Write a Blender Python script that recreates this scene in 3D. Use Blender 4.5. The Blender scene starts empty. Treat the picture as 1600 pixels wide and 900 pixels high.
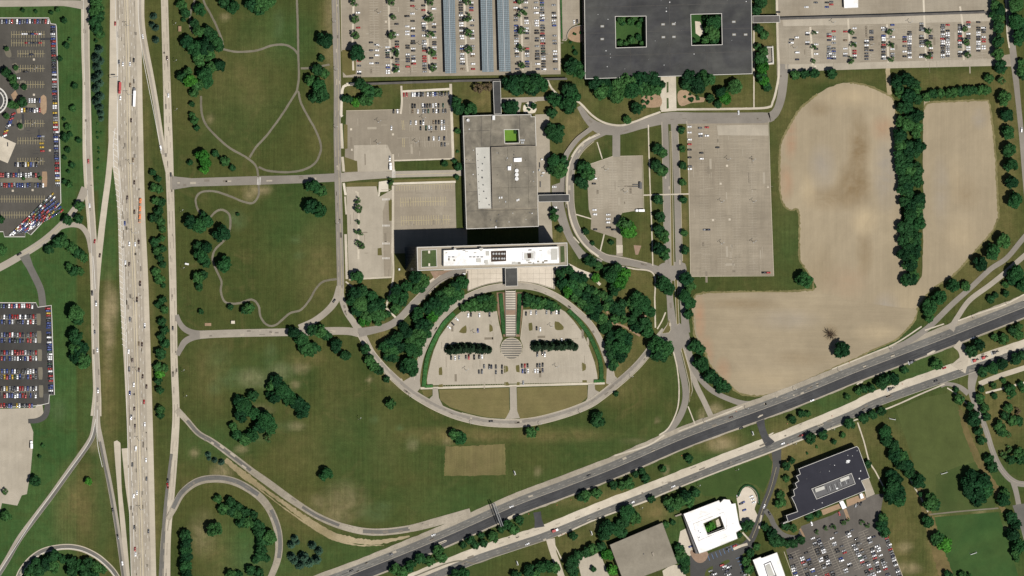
import bpy, bmesh, math, random
import numpy as np
from mathutils import Vector, Matrix
from mathutils.geometry import tessellate_polygon
random.seed(7)
RNG = np.random.default_rng(7)
scene = bpy.context.scene
COL = scene.collection

# ------------------------------------------------------------------ camera
MPP = 0.7                       # metres per photograph pixel on the ground
D = 10000.0                     # the view is an almost parallel one from far above, from the west
T = math.atan(0.25)
CAM = Vector((-D*math.sin(T), 0, D*math.cos(T)))
cam = bpy.data.cameras.new('Camera')
cam.sensor_width = 36.0
cam.lens = 36.0*D/(1600*MPP)
cam.clip_start = 100.0
cam.clip_end = 60000.0
camo = bpy.data.objects.new('Camera', cam)
camo.location = CAM
camo.rotation_euler = (0, -T, 0)
COL.objects.link(camo)
scene.camera = camo
_d = Vector((math.sin(T), 0, -math.cos(T))); _r = Vector((math.cos(T), 0, math.sin(T))); _u = Vector((0, 1, 0))
def P(px, py, z=0.0):
    """photograph pixel -> the point of the level plane z that it looks at"""
    v = _d + _r*((px-800)*MPP/D) + _u*((450-py)*MPP/D)
    return CAM + v*((z-CAM.z)/v.z)

# ------------------------------------------------------------------ light
_a, _b = P(630, 422), P(613, 395)
SH = Vector(((_b.x-_a.x)/56.0, (_b.y-_a.y)/56.0, -1.0))      # way the sunlight goes (tower is 56 m)
EL = math.atan(1.0/math.hypot(SH.x, SH.y))
AZ = math.atan2(-SH.x, -SH.y)
world = bpy.data.worlds.new('World'); scene.world = world; world.use_nodes = True
nt = world.node_tree; nt.nodes.clear()
sky = nt.nodes.new('ShaderNodeTexSky'); sky.sky_type = 'NISHITA'; sky.sun_disc = False
sky.sun_elevation = EL; sky.sun_rotation = AZ
bg = nt.nodes.new('ShaderNodeBackground'); bg.inputs['Strength'].default_value = 0.05
wo = nt.nodes.new('ShaderNodeOutputWorld')
nt.links.new(sky.outputs[0], bg.inputs[0]); nt.links.new(bg.outputs[0], wo.inputs[0])
sun = bpy.data.lights.new('Sun', 'SUN'); sun.energy = 5.0; sun.angle = math.radians(0.53); sun.color = (1.0, 0.96, 0.9)
suno = bpy.data.objects.new('Sun', sun); suno.rotation_euler = SH.to_track_quat('-Z', 'Y').to_euler()
suno.location = (0, 0, 300); COL.objects.link(suno)
scene.view_settings.view_transform = 'Standard'; scene.view_settings.look = 'None'
scene.view_settings.exposure = 0.0; scene.view_settings.gamma = 1.0
scene.view_settings.use_curve_mapping = False
scene.cycles.max_bounces = 4; scene.cycles.diffuse_bounces = 2; scene.cycles.glossy_bounces = 2

# ------------------------------------------------------------------ materials
KL = 1.55                      # light reaching level ground: colour seen = base colour x KL
def lin(c):
    c = c/255.0
    return c/12.92 if c <= 0.04045 else ((c+0.055)/1.055)**2.4
def alb(rgb): return tuple(min(0.85, lin(c)/KL) for c in rgb)
MATS = {}
class NB:
    def __init__(s, name):
        s.m = bpy.data.materials.new(name); s.m.use_nodes = True
        s.t = s.m.node_tree; s.t.nodes.clear()
        s.out = s.n('ShaderNodeOutputMaterial'); s.b = s.n('ShaderNodeBsdfPrincipled')
        s.l(s.b.outputs[0], s.out.inputs[0])
        s.pos = s.n('ShaderNodeNewGeometry').outputs['Position']
    def n(s, t): return s.t.nodes.new(t)
    def l(s, a, b): s.t.links.new(a, b)
    def scaled(s, sc):
        v = s.n('ShaderNodeVectorMath'); v.operation = 'MULTIPLY'
        s.l(s.pos, v.inputs[0]); v.inputs[1].default_value = sc; return v.outputs[0]
    def noise(s, sc, detail=3.0, rough=0.6, dist=0.0):
        n = s.n('ShaderNodeTexNoise'); n.inputs['Detail'].default_value = detail
        n.inputs['Roughness'].default_value = rough; n.inputs['Distortion'].default_value = dist
        if isinstance(sc, tuple): s.l(s.scaled(sc), n.inputs['Vector']); n.inputs['Scale'].default_value = 1.0
        else: s.l(s.pos, n.inputs['Vector']); n.inputs['Scale'].default_value = sc
        return n.outputs['Fac']
    def rng(s, x, a, b, c, d):
        m = s.n('ShaderNodeMapRange'); s.l(x, m.inputs['Value'])
        for k, v in zip(('From Min', 'From Max', 'To Min', 'To Max'), (a, b, c, d)): m.inputs[k].default_value = v
        return m.outputs[0]
    def mul(s, a, b):
        m = s.n('ShaderNodeMath'); m.operation = 'MULTIPLY'; s.l(a, m.inputs[0])
        if isinstance(b, float): m.inputs[1].default_value = b
        else: s.l(b, m.inputs[1])
        return m.outputs[0]
    def mix(s, f, a, b):
        m = s.n('ShaderNodeMix'); m.data_type = 'RGBA'; s.l(f, m.inputs[0])
        for x, i in ((a, 6), (b, 7)):
            if isinstance(x, tuple): m.inputs[i].default_value = (*x, 1)
            else: s.l(x, m.inputs[i])
        return m.outputs[2]
    def scale_col(s, c, f):
        v = s.n('ShaderNodeVectorMath'); v.operation = 'SCALE'
        if isinstance(c, tuple): v.inputs[0].default_value = c
        else: s.l(c, v.inputs[0])
        s.l(f, v.inputs['Scale']); return v.outputs[0]
    def done(s, c, rough=0.9, spec=0.2, metal=0.0):
        if isinstance(c, tuple): s.b.inputs['Base Color'].default_value = (*c, 1)
        else: s.l(c, s.b.inputs['Base Color'])
        s.b.inputs['Roughness'].default_value = rough; s.b.inputs['Specular IOR Level'].default_value = spec
        s.b.inputs['Metallic'].default_value = metal
        MATS[s.m.name] = s.m; return s.m
def surf(name, c1, c2=None, big=0.012, mid=0.08, fine=0.9, amp=(0.10, 0.08, 0.10), stretch=None, samp=0.1, rough=0.92, spec=0.15, streak2=None):
    """a weathered surface: two tones in patches, three grains, directional streaks"""
    b = NB(name)
    c1 = alb(c1); c2 = alb(c2) if c2 else tuple(x*0.8 for x in c1)
    c = b.mix(b.rng(b.noise(big, 4, 0.65, 0.6), 0.38, 0.66, 0, 1), c1, c2)
    f = b.rng(b.noise(mid, 4, 0.7), 0.3, 0.7, 1-amp[1], 1+amp[1])
    f = b.mul(f, b.rng(b.noise(fine, 2, 0.7), 0.3, 0.7, 1-amp[2], 1+amp[2]))
    f = b.mul(f, b.rng(b.noise(big*3.1, 3, 0.6), 0.3, 0.7, 1-amp[0], 1+amp[0]))
    for st in (stretch, streak2):
        if st: f = b.mul(f, b.rng(b.noise(st, 3, 0.6), 0.3, 0.7, 1-samp, 1+samp))
    return b.done(b.scale_col(c, f), rough, spec)
def flat(name, rgb, rough=0.6, spec=0.3, metal=0.0, amp=0.06):
    b = NB(name); f = b.rng(b.noise(0.6, 3, 0.6), 0.3, 0.7, 1-amp, 1+amp)
    return b.done(b.scale_col(alb(rgb), f), rough, spec, metal)

surf('lot_tan', (170, 160, 142), (154, 143, 125), big=0.011, amp=(.07, .06, .07), stretch=(.35, .02, .3), samp=.05, streak2=(.02, .4, .3))
surf('lot_tan_light', (190, 180, 162), (177, 167, 149), amp=(.07, .06, .07), stretch=(.3, .02, .3), samp=.05)
surf('lot_brown', (154, 144, 127), (142, 132, 116), amp=(.06, .06, .07), stretch=(.3, .02, .3), samp=.05)
surf('lot_se', (112, 107, 100), (97, 92, 86), amp=(.10, .08, .10), stretch=(.3, .02, .3), samp=.06)
surf('lot_dark', (80, 78, 74), (68, 66, 63), amp=(.10, .08, .10), stretch=(.3, .02, .3), samp=.06)
surf('lot_mid', (96, 92, 85), (84, 81, 75), amp=(.10, .08, .10), stretch=(.3, .02, .3), samp=.06)
surf('concrete_old', (206, 195, 175), (190, 179, 160), amp=(.06, .06, .06), stretch=(.02, .22, .3), samp=.04)
surf('concrete_lane', (188, 178, 160), (174, 164, 147), amp=(.06, .05, .06), stretch=(.5, .015, .3), samp=.08)
surf('concrete_light', (218, 207, 187), (200, 189, 169), mid=.12, amp=(.08, .10, .08))
surf('concrete_white', (234, 224, 205), (214, 203, 184), mid=.12, amp=(.06, .08, .08))
surf('road_grey', (154, 147, 136), (141, 134, 124), amp=(.06, .06, .06))
surf('road_pale', (178, 169, 154), (164, 155, 141), amp=(.06, .07, .07))
surf('road_mid', (122, 119, 112), (108, 105, 99), amp=(.08, .07, .08))
surf('asphalt_worn', (126, 124, 118), (112, 110, 105), amp=(.10, .10, .10))
surf('asphalt_new', (84, 84, 84), (68, 68, 70), big=.02, amp=(.12, .10, .10))
surf('asphalt_drive', (90, 89, 86), (79, 78, 76), amp=(.08, .07, .08))
surf('gravel_shoulder', (180, 170, 152), (156, 147, 130), mid=.15, amp=(.10, .12, .12))
surf('dirt', (182, 166, 134), (152, 138, 104), mid=.1, amp=(.12, .15, .12))
surf('mulch', (140, 114, 94), (150, 124, 102), mid=.2, amp=(.1, .12, .12))
surf('bed_sand', (176, 150, 122), (160, 132, 106), mid=.2, amp=(.1, .12, .12))
surf('path', (132, 126, 110), (120, 114, 98), mid=.12, amp=(.08, .10, .08))
def soil(name, along, across, patches):
    """tilled soil: streaks along the passes, wheel tracks, and damp, sandy and reddish patches of its own"""
    b = NB(name)
    c = b.mix(b.rng(b.noise(.007, 5, .65, .8), .36, .64, 0, 1), alb((178, 163, 136)), alb((163, 149, 124)))
    brk = b.noise(.02, 5, .7, 1.2)
    for px, py, rx, ry, col, k in patches:
        w = P(px, py); v = b.n('ShaderNodeVectorMath'); v.operation = 'SUBTRACT'; b.l(b.pos, v.inputs[0]); v.inputs[1].default_value = (w.x, w.y, 0)
        v2 = b.n('ShaderNodeVectorMath'); v2.operation = 'MULTIPLY'; b.l(v.outputs[0], v2.inputs[0]); v2.inputs[1].default_value = (1/(rx*MPP), 1/(ry*MPP), 0)
        ln = b.n('ShaderNodeVectorMath'); ln.operation = 'LENGTH'; b.l(v2.outputs[0], ln.inputs[0])
        f = b.mul(b.rng(ln.outputs['Value'], .25, 1.15, k, 0), b.rng(brk, .35, .65, .45, 1.3)); c = b.mix(f, c, alb(col))
    f = b.mul(b.rng(b.noise(.06, 5, .7), .3, .7, .95, 1.05), b.rng(b.noise(1.1, 2, .7), .3, .7, .95, 1.05))
    for sc, am in ((along, .05), (across, .035)): f = b.mul(f, b.rng(b.noise(sc, 4, .65), .3, .7, 1-am, 1+am))
    return b.done(b.scale_col(c, f), .95, .05)
BRN, SND, RED, GRY = (140, 120, 90), (192, 174, 142), (176, 144, 116), (166, 156, 140)
soil('field', (.22, .008, .3), (.9, .02, .3), [(1342, 230, 20, 60, BRN, .8), (1335, 290, 30, 40, BRN, .9), (1300, 310, 45, 22, BRN, .7), (1350, 395, 16, 40, BRN, .5), (1280, 170, 22, 14, BRN, .45), (1350, 345, 24, 26, SND, .9), (1330, 150, 60, 20, SND, .7), (1235, 215, 12, 36, RED, .8), (1228, 285, 14, 30, RED, .7), (1380, 200, 22, 22, RED, .55), (1385, 270, 24, 60, GRY, .9), (1285, 260, 24, 40, GRY, .7), (1262, 300, 14, 30, SND, .6), (1420, 470, 60, 26, SND, .5), (1385, 480, 22, 26, GRY, .9),
    (1280, 420, 30, 40, BRN, .3), (1530, 185, 14, 18, GRY, .9), (1495, 280, 14, 40, SND, .5), (1470, 300, 16, 60, GRY, .5), (1510, 300, 24, 30, BRN, .4), (1500, 370, 30, 40, SND, .4), (1320, 440, 40, 30, RED, .25)])
soil('field_low', (.010, .22, .3), (.03, .9, .3), [(1092, 500, 12, 40, RED, .9), (1105, 550, 12, 26, RED, .8), (1130, 580, 14, 22, RED, .7), (1160, 475, 60, 10, BRN, .5), (1230, 500, 60, 18, GRY, .5), (1200, 590, 70, 16, SND, .5), (1297, 520, 14, 14, BRN, .6), (1370, 520, 40, 16, SND, .6), (1250, 560, 50, 14, BRN, .3)])
surf('field_margin', (138, 128, 90), (120, 114, 74), big=.05, mid=.15, amp=(.14, .14, .12))
surf('lot_east', (163, 152, 133), (149, 138, 120), big=.011, amp=(.07, .06, .07), stretch=(.35, .02, .3), samp=.06, streak2=(.02, .4, .3))
surf('grass_mown', (126, 116, 76), (112, 106, 66), mid=.08, amp=(.08, .10, .12), stretch=(.012, .35, .3), samp=.06)
surf('grass_dry', (116, 108, 66), (100, 96, 56), mid=.06, amp=(.10, .12, .14))
surf('grass_green', (76, 88, 46), (88, 92, 50), mid=.06, amp=(.10, .12, .14))
surf('grass_lush', (52, 86, 42), (64, 92, 46), mid=.06, amp=(.10, .12, .14))
surf('grass_patch', (122, 112, 74), (104, 102, 60), mid=.06, amp=(.10, .12, .14), stretch=(.6, .02, .3), samp=.10)
surf('turf_light', (88, 98, 54), (80, 90, 48), mid=.06, amp=(.08, .10, .12), stretch=(.1, .012, .3), samp=.06)
surf('turf_mid', (70, 86, 44), (82, 92, 50), mid=.06, amp=(.10, .10, .12))
surf('turf_deep', (58, 88, 44), (70, 94, 48), mid=.05, amp=(.12, .12, .12))
surf('grass_strip', (124, 108, 72), (106, 98, 60), big=.03, mid=.1, amp=(.12, .14, .14))
surf('lawn_striped', (60, 82, 38), (70, 88, 44), mid=.06, amp=(.08, .10, .12), stretch=(.35, -.5, .3), samp=.05)
surf('grass_court', (112, 150, 56), (92, 130, 46), mid=.2, amp=(.1, .1, .1))
surf('garden_roof', (80, 98, 58), (92, 94, 66), mid=.25, amp=(.1, .15, .15))
surf('roof_grey', (150, 142, 126), (112, 107, 96), big=.045, mid=.12, amp=(.14, .12, .06))
surf('roof_grey_pale', (152, 144, 128), (124, 118, 106), big=.04, mid=.12, amp=(.10, .08, .06))
surf('roof_dark', (86, 86, 83), (68, 68, 70), big=.02, mid=.06, amp=(.14, .10, .06), stretch=(.02, .12, .3), samp=.12)
surf('roof_slate', (58, 58, 66), (50, 50, 58), big=.02, mid=.06, amp=(.06, .06, .06))
surf('roof_tan', (156, 148, 132), (142, 134, 119), big=.03, mid=.1, amp=(.06, .06, .06))
surf('roof_walk', (112, 108, 103), (96, 92, 88), big=.05, mid=.2, amp=(.06, .06, .06))
surf('deck_tan', (180, 170, 152), (162, 153, 136), mid=.2, amp=(.06, .08, .06))
surf('membrane_white', (284, 283, 284), (244, 241, 234), big=.06, mid=.2, amp=(.06, .08, .04), rough=.6)
surf('membrane_pale', (216, 213, 203), (196, 194, 184), mid=.1, amp=(.05, .05, .05))
surf('plaza', (226, 214, 196), (208, 196, 177), mid=.14, amp=(.05, .06, .06))
surf('brick_red', (168, 142, 122), (152, 128, 108), mid=.3, amp=(.08, .10, .10))
surf('wall_stone', (176, 166, 150), (160, 150, 136), mid=.2, amp=(.06, .06, .06))
surf('wall_brick', (110, 96, 84), (98, 86, 76), mid=.3, amp=(.06, .06, .06))
surf('brown_equipment', (96, 80, 68), (62, 54, 50), big=.12, mid=.5, amp=(.2, .2, .1))
flat('coping', (226, 222, 212)); flat('kerb_concrete', (206, 194, 172), .85, .2)
flat('paint_white', (236, 232, 224), .7); flat('paint_yellow', (206, 190, 140), .7); flat('paint_faint', (190, 180, 162), .8); flat('paint_blue', (96, 128, 170), .8)
flat('repair_dark', (136, 128, 116), .9, .1); flat('repair_pale', (186, 176, 158), .9, .1); flat('lot_seam', (142, 132, 116), .9, .1); flat('lot_pale', (178, 168, 150), .9, .1); flat('asphalt_seam', (70, 70, 71), .9, .1); flat('wheel_wear', (166, 156, 140), .9, .1); flat('wheel_wear_grey', (112, 110, 105), .9, .1); flat('metal_grey', (150, 152, 152), .4, .5, .3); flat('metal_dark', (70, 70, 72), .5, .4, .2); flat('bark', (92, 76, 62), .9, .1)
flat('rubber', (28, 28, 28), .8, .2); flat('orange_plastic', (236, 110, 40), .5); flat('plastic_white', (240, 240, 238), .5)
b = NB('glass_dark'); b.done((.02, .032, .045), .08, .5)
flat('spandrel_dark', (40, 50, 60), .4)
b = NB('window_glass'); b.done((.02, .035, .05), .06, .6)
b = NB('car_glass'); b.done((.015, .017, .02), .12, .4)
# solar panels: cells with pale seams
b = NB('solar_panel'); b.done(b.scale_col(alb((128, 144, 150)), b.rng(b.noise(.5, 3, .6), .3, .7, .85, 1.15)), .5, .2)
CARCOL = {'white': (276, 276, 276), 'silver': (176, 178, 180), 'grey': (104, 106, 110), 'black': (30, 31, 34), 'red': (186, 34, 32),
          'blue': (44, 72, 150), 'dark blue': (30, 38, 66), 'tan': (150, 128, 100), 'brown': (92, 66, 50), 'yellow': (222, 184, 40), 'green': (44, 84, 62), 'orange': (232, 122, 40)}
for k, c in CARCOL.items():
    b = NB('paint_'+k.replace(' ', '_')+'_car'); b.done(alb(c), .35, .4); b.b.inputs['Coat Weight'].default_value = .3
# foliage: each tree a little different (object random), leaves differ among themselves
def foliage(name, dark, light, yellow):
    b = NB(name)
    oi = b.n('ShaderNodeObjectInfo')
    c = b.mix(b.rng(b.noise(1.1, 2, .7), .3, .7, 0, 1), alb(dark), alb(light))
    c = b.mix(b.rng(oi.outputs['Random'], .55, 1, 0, .55), c, alb(yellow))
    f = b.mul(b.rng(b.noise(.35, 2, .6), .3, .7, .72, 1.3), b.rng(oi.outputs['Random'], 0, 1, .78, 1.22)); f = b.mul(f, b.rng(b.noise(.045, 2, .6), .3, .7, .82, 1.2))
    m = b.done(b.scale_col(c, f), .75, .15)
    return m
foliage('leaf_dark', (20, 58, 32), (38, 84, 46), (50, 86, 44))
foliage('leaf_mid', (30, 74, 38), (54, 104, 54), (74, 108, 54))
foliage('leaf_bright', (38, 98, 30), (66, 132, 44), (84, 140, 50))
foliage('leaf_lot', (44, 82, 42), (72, 110, 60), (84, 108, 60))
foliage('leaf_blue', (44, 74, 58), (72, 102, 80), (66, 94, 70))
foliage('leaf_pine', (22, 44, 28), (38, 62, 36), (44, 66, 40))
foliage('leaf_hedge', (52, 98, 50), (72, 122, 62), (72, 118, 60))
foliage('leaf_brown', (80, 72, 52), (104, 92, 68), (110, 92, 70))

# ------------------------------------------------------------------ objects
def ob(name, me, mat=None, parent=None, **kw):
    o = bpy.data.objects.new(name, me)
    if mat is not None and me is not None and not me.materials:
        for x in (mat if isinstance(mat, (list, tuple)) else [mat]): me.materials.append(MATS[x])
    COL.objects.link(o)
    if parent is not None: o.parent = parent
    for k, v in kw.items(): o[k] = v
    return o
def tag(o, label, cat, group=None):
    o['label'] = label; o['category'] = cat
    if group: o['group'] = group
    return o
def empty(name, loc=(0, 0, 0), rz=0.0, sc=None):
    o = bpy.data.objects.new(name, None); o.location = loc; o.rotation_euler = (0, 0, rz)
    if sc: o.scale = sc
    o.empty_display_size = 0.5
    COL.objects.link(o); return o
def mesh(name, v, f):
    me = bpy.data.meshes.new(name); me.from_pydata([tuple(x) for x in v], [], f); me.update(); return me
class MB:
    """collects boxes, prisms and bars into one mesh"""
    def __init__(s): s.v = []; s.f = []; s.m = []
    def add(s, v, f, m=0):
        k = len(s.v); s.v += [tuple(x) for x in v]; s.f += [tuple(i+k for i in q) for q in f]; s.m += [m]*len(f)
    def box(s, x0, x1, y0, y1, z0, z1, m=0, M=None):
        v = [Vector((x, y, z)) for z in (z0, z1) for x, y in ((x0, y0), (x1, y0), (x1, y1), (x0, y1))]
        if M is not None: v = [M@p for p in v]
        s.add(v, [(3, 2, 1, 0), (4, 5, 6, 7), (0, 1, 5, 4), (1, 2, 6, 5), (2, 3, 7, 6), (3, 0, 4, 7)], m)
    def prism(s, pts, z0, z1, m=0):
        """pts: world xy outline, counter-clockwise or not"""
        n = len(pts)
        if sum(pts[i][0]*pts[(i+1) % n][1]-pts[(i+1) % n][0]*pts[i][1] for i in range(n)) < 0: pts = pts[::-1]
        v = [(p[0], p[1], z0) for p in pts]+[(p[0], p[1], z1) for p in pts]
        s.add(v, [tuple(range(n-1, -1, -1)), tuple(range(n, 2*n))]+[(i, (i+1) % n, n+(i+1) % n, n+i) for i in range(n)], m)
    def bar(s, a, b, r, m=0, n=6, r2=None):
        a, b = Vector(a), Vector(b); r2 = r if r2 is None else r2
        q = (b-a).to_track_quat('Z', 'Y'); v = []
        for p, rr in ((a, r), (b, r2)):
            for i in range(n):
                v.append(p+q@Vector((rr*math.cos(2*math.pi*i/n), rr*math.sin(2*math.pi*i/n), 0)))
        s.add(v, [tuple(range(n-1, -1, -1)), tuple(range(n, 2*n))]+[(i, (i+1) % n, n+(i+1) % n, n+i) for i in range(n)], m)
    def cyl(s, c, r, z0, z1, m=0, n=16):
        s.prism([(c[0]+r*math.cos(2*math.pi*i/n), c[1]+r*math.sin(2*math.pi*i/n)) for i in range(n)], z0, z1, m)
    def mesh(s, name):
        me = mesh(name, s.v, s.f)
        if any(s.m): me.polygons.foreach_set('material_index', s.m)
        return me
    def build(s, name, mat, parent=None, **kw): return ob(name, s.mesh(name), mat, parent, **kw)

# ------------------------------------------------------------------ level sheets, each a step above what it lies on
LX0, LY0, LS = -140, -140, 2
LEV = np.zeros(((900+280)*LS, (1600+280)*LS), np.uint8)
ZSTEP = 0.02
def raster(pts):
    """cells of the level grid under an outline: list of (row, c0, c1)"""
    a = np.array(pts, float); xs = (a[:, 0]-LX0)*LS; ys = (a[:, 1]-LY0)*LS
    x2, y2 = np.roll(xs, -1), np.roll(ys, -1)
    r0, r1 = max(0, int(ys.min())-1), min(LEV.shape[0]-1, int(ys.max())+1); out = []
    for r in range(r0, r1+1):
        y = r+0.5; m = ((ys <= y) & (y2 > y)) | ((y2 <= y) & (ys > y))
        if not m.any(): continue
        xc = np.sort(xs[m]+(y-ys[m])*(x2[m]-xs[m])/(y2[m]-ys[m]))
        for i in range(0, len(xc)-1, 2):
            c0, c1 = max(0, int(xc[i])-1), min(LEV.shape[1], int(xc[i+1])+2)
            if c1 > c0: out.append((r, c0, c1))
    return out
def take_level(pts):
    cells = raster(pts)
    lv = 1+max([int(LEV[r, a:b].max()) for r, a, b in cells] or [0])
    for r, a, b in cells: LEV[r, a:b] = lv
    return lv*ZSTEP
def Z(px, py):
    r, c = int((py-LY0)*LS), int((px-LX0)*LS)
    if 0 <= r < LEV.shape[0] and 0 <= c < LEV.shape[1]: return float(LEV[r, c])*ZSTEP
    return 0.0
def G(px, py, h=0.0):
    """ground point seen at a pixel when the thing's seen middle is h above ground"""
    p = P(px, py, h); return Vector((p.x, p.y, 0))
def inv(x, y):
    """ground point -> pixel"""
    w = Vector((x, y, 0))-CAM; k = w.dot(_d)
    return 800+w.dot(_r)/k*D/MPP, 450-w.dot(_u)/k*D/MPP
def GZ(px, py, h=0.0):
    p = P(px, py, h); qx, qy = inv(p.x, p.y)
    return Vector((p.x, p.y, Z(qx, qy)))
def smooth(pts, step=3.0, closed=False):
    p = [np.array(q, float) for q in pts]; n = len(p); out = []
    for i in range(n if closed else n-1):
        a = p[(i-1) % n] if closed or i > 0 else 2*p[0]-p[1]
        b_, c = p[i], p[(i+1) % n]
        d = p[(i+2) % n] if closed or i+2 < n else 2*p[-1]-p[-2]
        k = max(1, int(np.linalg.norm(c-b_)/step))
        for j in range(k):
            t = j/k
            out.append(0.5*((2*b_)+(-a+c)*t+(2*a-5*b_+4*c-d)*t*t+(-a+3*b_-3*c+d)*t**3))
    if not closed: out.append(p[-1])
    return np.array(out)
def normals(c):
    t = np.gradient(c, axis=0); t /= np.linalg.norm(t, axis=1)[:, None]+1e-9
    return np.stack([t[:, 1], -t[:, 0]], 1)        # to the left of travel (image y points down)
def ribbon(name, pts, width, mat, off=None, step=3.0, sm=True, h=0.0, kind='structure', wob=0.0, **kw):
    """a strip along a line; width in pixels (number or one per point); off=(a,b): sideways range instead, + is left of travel"""
    c = smooth(pts, step) if sm else np.array(pts, float)
    n = normals(c)
    if off is not None: a, b_ = np.full(len(c), off[0]), np.full(len(c), off[1])
    else:
        if isinstance(width, (list, tuple)):
            ref = np.array(pts, float); cum = np.r_[0, np.cumsum(np.linalg.norm(np.diff(ref, axis=0), axis=1))]
            cc = np.r_[0, np.cumsum(np.linalg.norm(np.diff(c, axis=0), axis=1))]; w = np.interp(cc/cc[-1], cum/cum[-1], width)
        else: w = np.full(len(c), float(width))
        a, b_ = -w/2, w/2
    if wob:
        a = a+RNG.normal(0, wob, len(c)); b_ = b_+RNG.normal(0, wob, len(c))
    L, R = c+n*b_[:, None], c+n*a[:, None]
    z = take_level(np.r_[L, R[::-1]])+h
    v = []; f = []
    for i in range(len(c)):
        p, q = P(*L[i]), P(*R[i]); v += [(p.x, p.y, z), (q.x, q.y, z)]
        if i: f.append((2*i-2, 2*i-1, 2*i+1, 2*i))
    o = ob(name, mesh(name, v, f), mat); o['kind'] = kind
    return o
def poly(name, pts, mat, holes=(), sm=False, kind='structure', parent=None, z=None):
    if sm: pts = smooth(pts, 4.0, True)
    if z is None: z = take_level(pts)
    loops = [[Vector((*P(*q).xy, 0)) for q in L] for L in [pts, *holes]]
    flatv = [p for L in loops for p in L]; tri = tessellate_polygon(loops)
    f = []
    for t in tri:
        a, b_, c = (flatv[i] for i in t)
        f.append(tuple(t) if (b_-a).cross(c-a).z > 0 else tuple(t[::-1]))
    o = ob(name, mesh(name, [(p.x, p.y, z) for p in flatv], f), mat, parent)
    if kind and parent is None: o['kind'] = kind
    return o
def strip_solid(pts, w, h, z0=None, sm=True, step=3.0, closed=False):
    """a wall or kerb of width w pixels and height h metres along a line of pixels -> MB"""
    c = smooth(pts, step, closed) if sm else np.array(pts, float)
    if closed: c = np.r_[c, c[:1]]
    n = normals(c); m = MB(); prev = None
    for i in range(len(c)):
        l, r = P(*(c[i]+n[i]*w/2)), P(*(c[i]-n[i]*w/2)); zb = z0 if z0 is not None else 0.0
        zt = (z0 if z0 is not None else Z(*c[i]))+h
        k = len(m.v); m.v += [(l.x, l.y, zb), (r.x, r.y, zb), (l.x, l.y, zt), (r.x, r.y, zt)]
        if i:
            j = k-4; m.f += [(j+2, j+3, k+3, k+2), (j, j+2, k+2, k), (j+3, j+1, k+1, k+3)]; m.m += [0]*3
    e = len(m.v)-4
    m.f += [(0, 1, 3, 2), (e+1, e, e+2, e+3)]; m.m += [0, 0]
    return m
def kerb(pts, w=0.7, h=0.13, mat='kerb_concrete', sm=True, closed=False, name='kerb'):
    return strip_solid(pts, w, h, sm=sm, closed=closed).build(name, mat, kind='structure')
MARK = {}
def marks(key, segs, w, mat):
    """painted lines: segs of pixel end points, w metres wide, laid 1 step above the surface"""
    v, f = MARK.setdefault((key, mat), ([], []))
    for (x0, y0), (x1, y1) in segs:
        a, b_ = P(x0, y0), P(x1, y1); z = max(Z(x0, y0), Z(x1, y1), Z((x0+x1)/2, (y0+y1)/2))+0.016
        d = (b_-a).xy; 
        if d.length < 1e-6: continue
        n = Vector((-d.y, d.x)).normalized()*w/2; k = len(v)
        v += [(a.x+n.x, a.y+n.y, z), (a.x-n.x, a.y-n.y, z), (b_.x-n.x, b_.y-n.y, z), (b_.x+n.x, b_.y+n.y, z)]; f.append((k, k+1, k+2, k+3))
def dashes(key, pts, off, on, gap, w, mat='paint_white', start=0.0):
    c = smooth(pts, 2.0); n = normals(c); c = c+n*off
    cum = np.r_[0, np.cumsum(np.linalg.norm(np.diff(c, axis=0), axis=1))]; s = start; segs = []
    at = lambda q: (float(np.interp(q, cum, c[:, 0])), float(np.interp(q, cum, c[:, 1])))
    while s+on < cum[-1]: segs.append((at(s), at(s+on))); s += on+gap
    marks(key, segs, w, mat)
def line(key, pts, off, w, mat='paint_white'):
    c = smooth(pts, 6.0); n = normals(c); c = c+n*off
    marks(key, [(tuple(c[i]), tuple(c[i+1])) for i in range(len(c)-1)], w, mat)
def stalls(key, p0, p1, dep, sp=3.9, w=0.2, mat='paint_faint', spine=True, both=True):
    """rows of stall lines across the line p0-p1, dep pixels to each side"""
    a, b_ = np.array(p0, float), np.array(p1, float); L = np.linalg.norm(b_-a); t = (b_-a)/L; n = np.array([t[1], -t[0]])
    segs = [(tuple(a), tuple(b_))] if spine else []
    for i in range(int(L/sp)+1):
        q = a+t*sp*i; segs.append((tuple(q-(n*dep if both else 0)), tuple(q+n*dep)))
    marks(key, segs, w, mat)
def flush_marks():
    for (k, mat), (v, f) in MARK.items():
        o = ob(k, mesh(k, v, f), mat); o['kind'] = 'structure'

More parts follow.
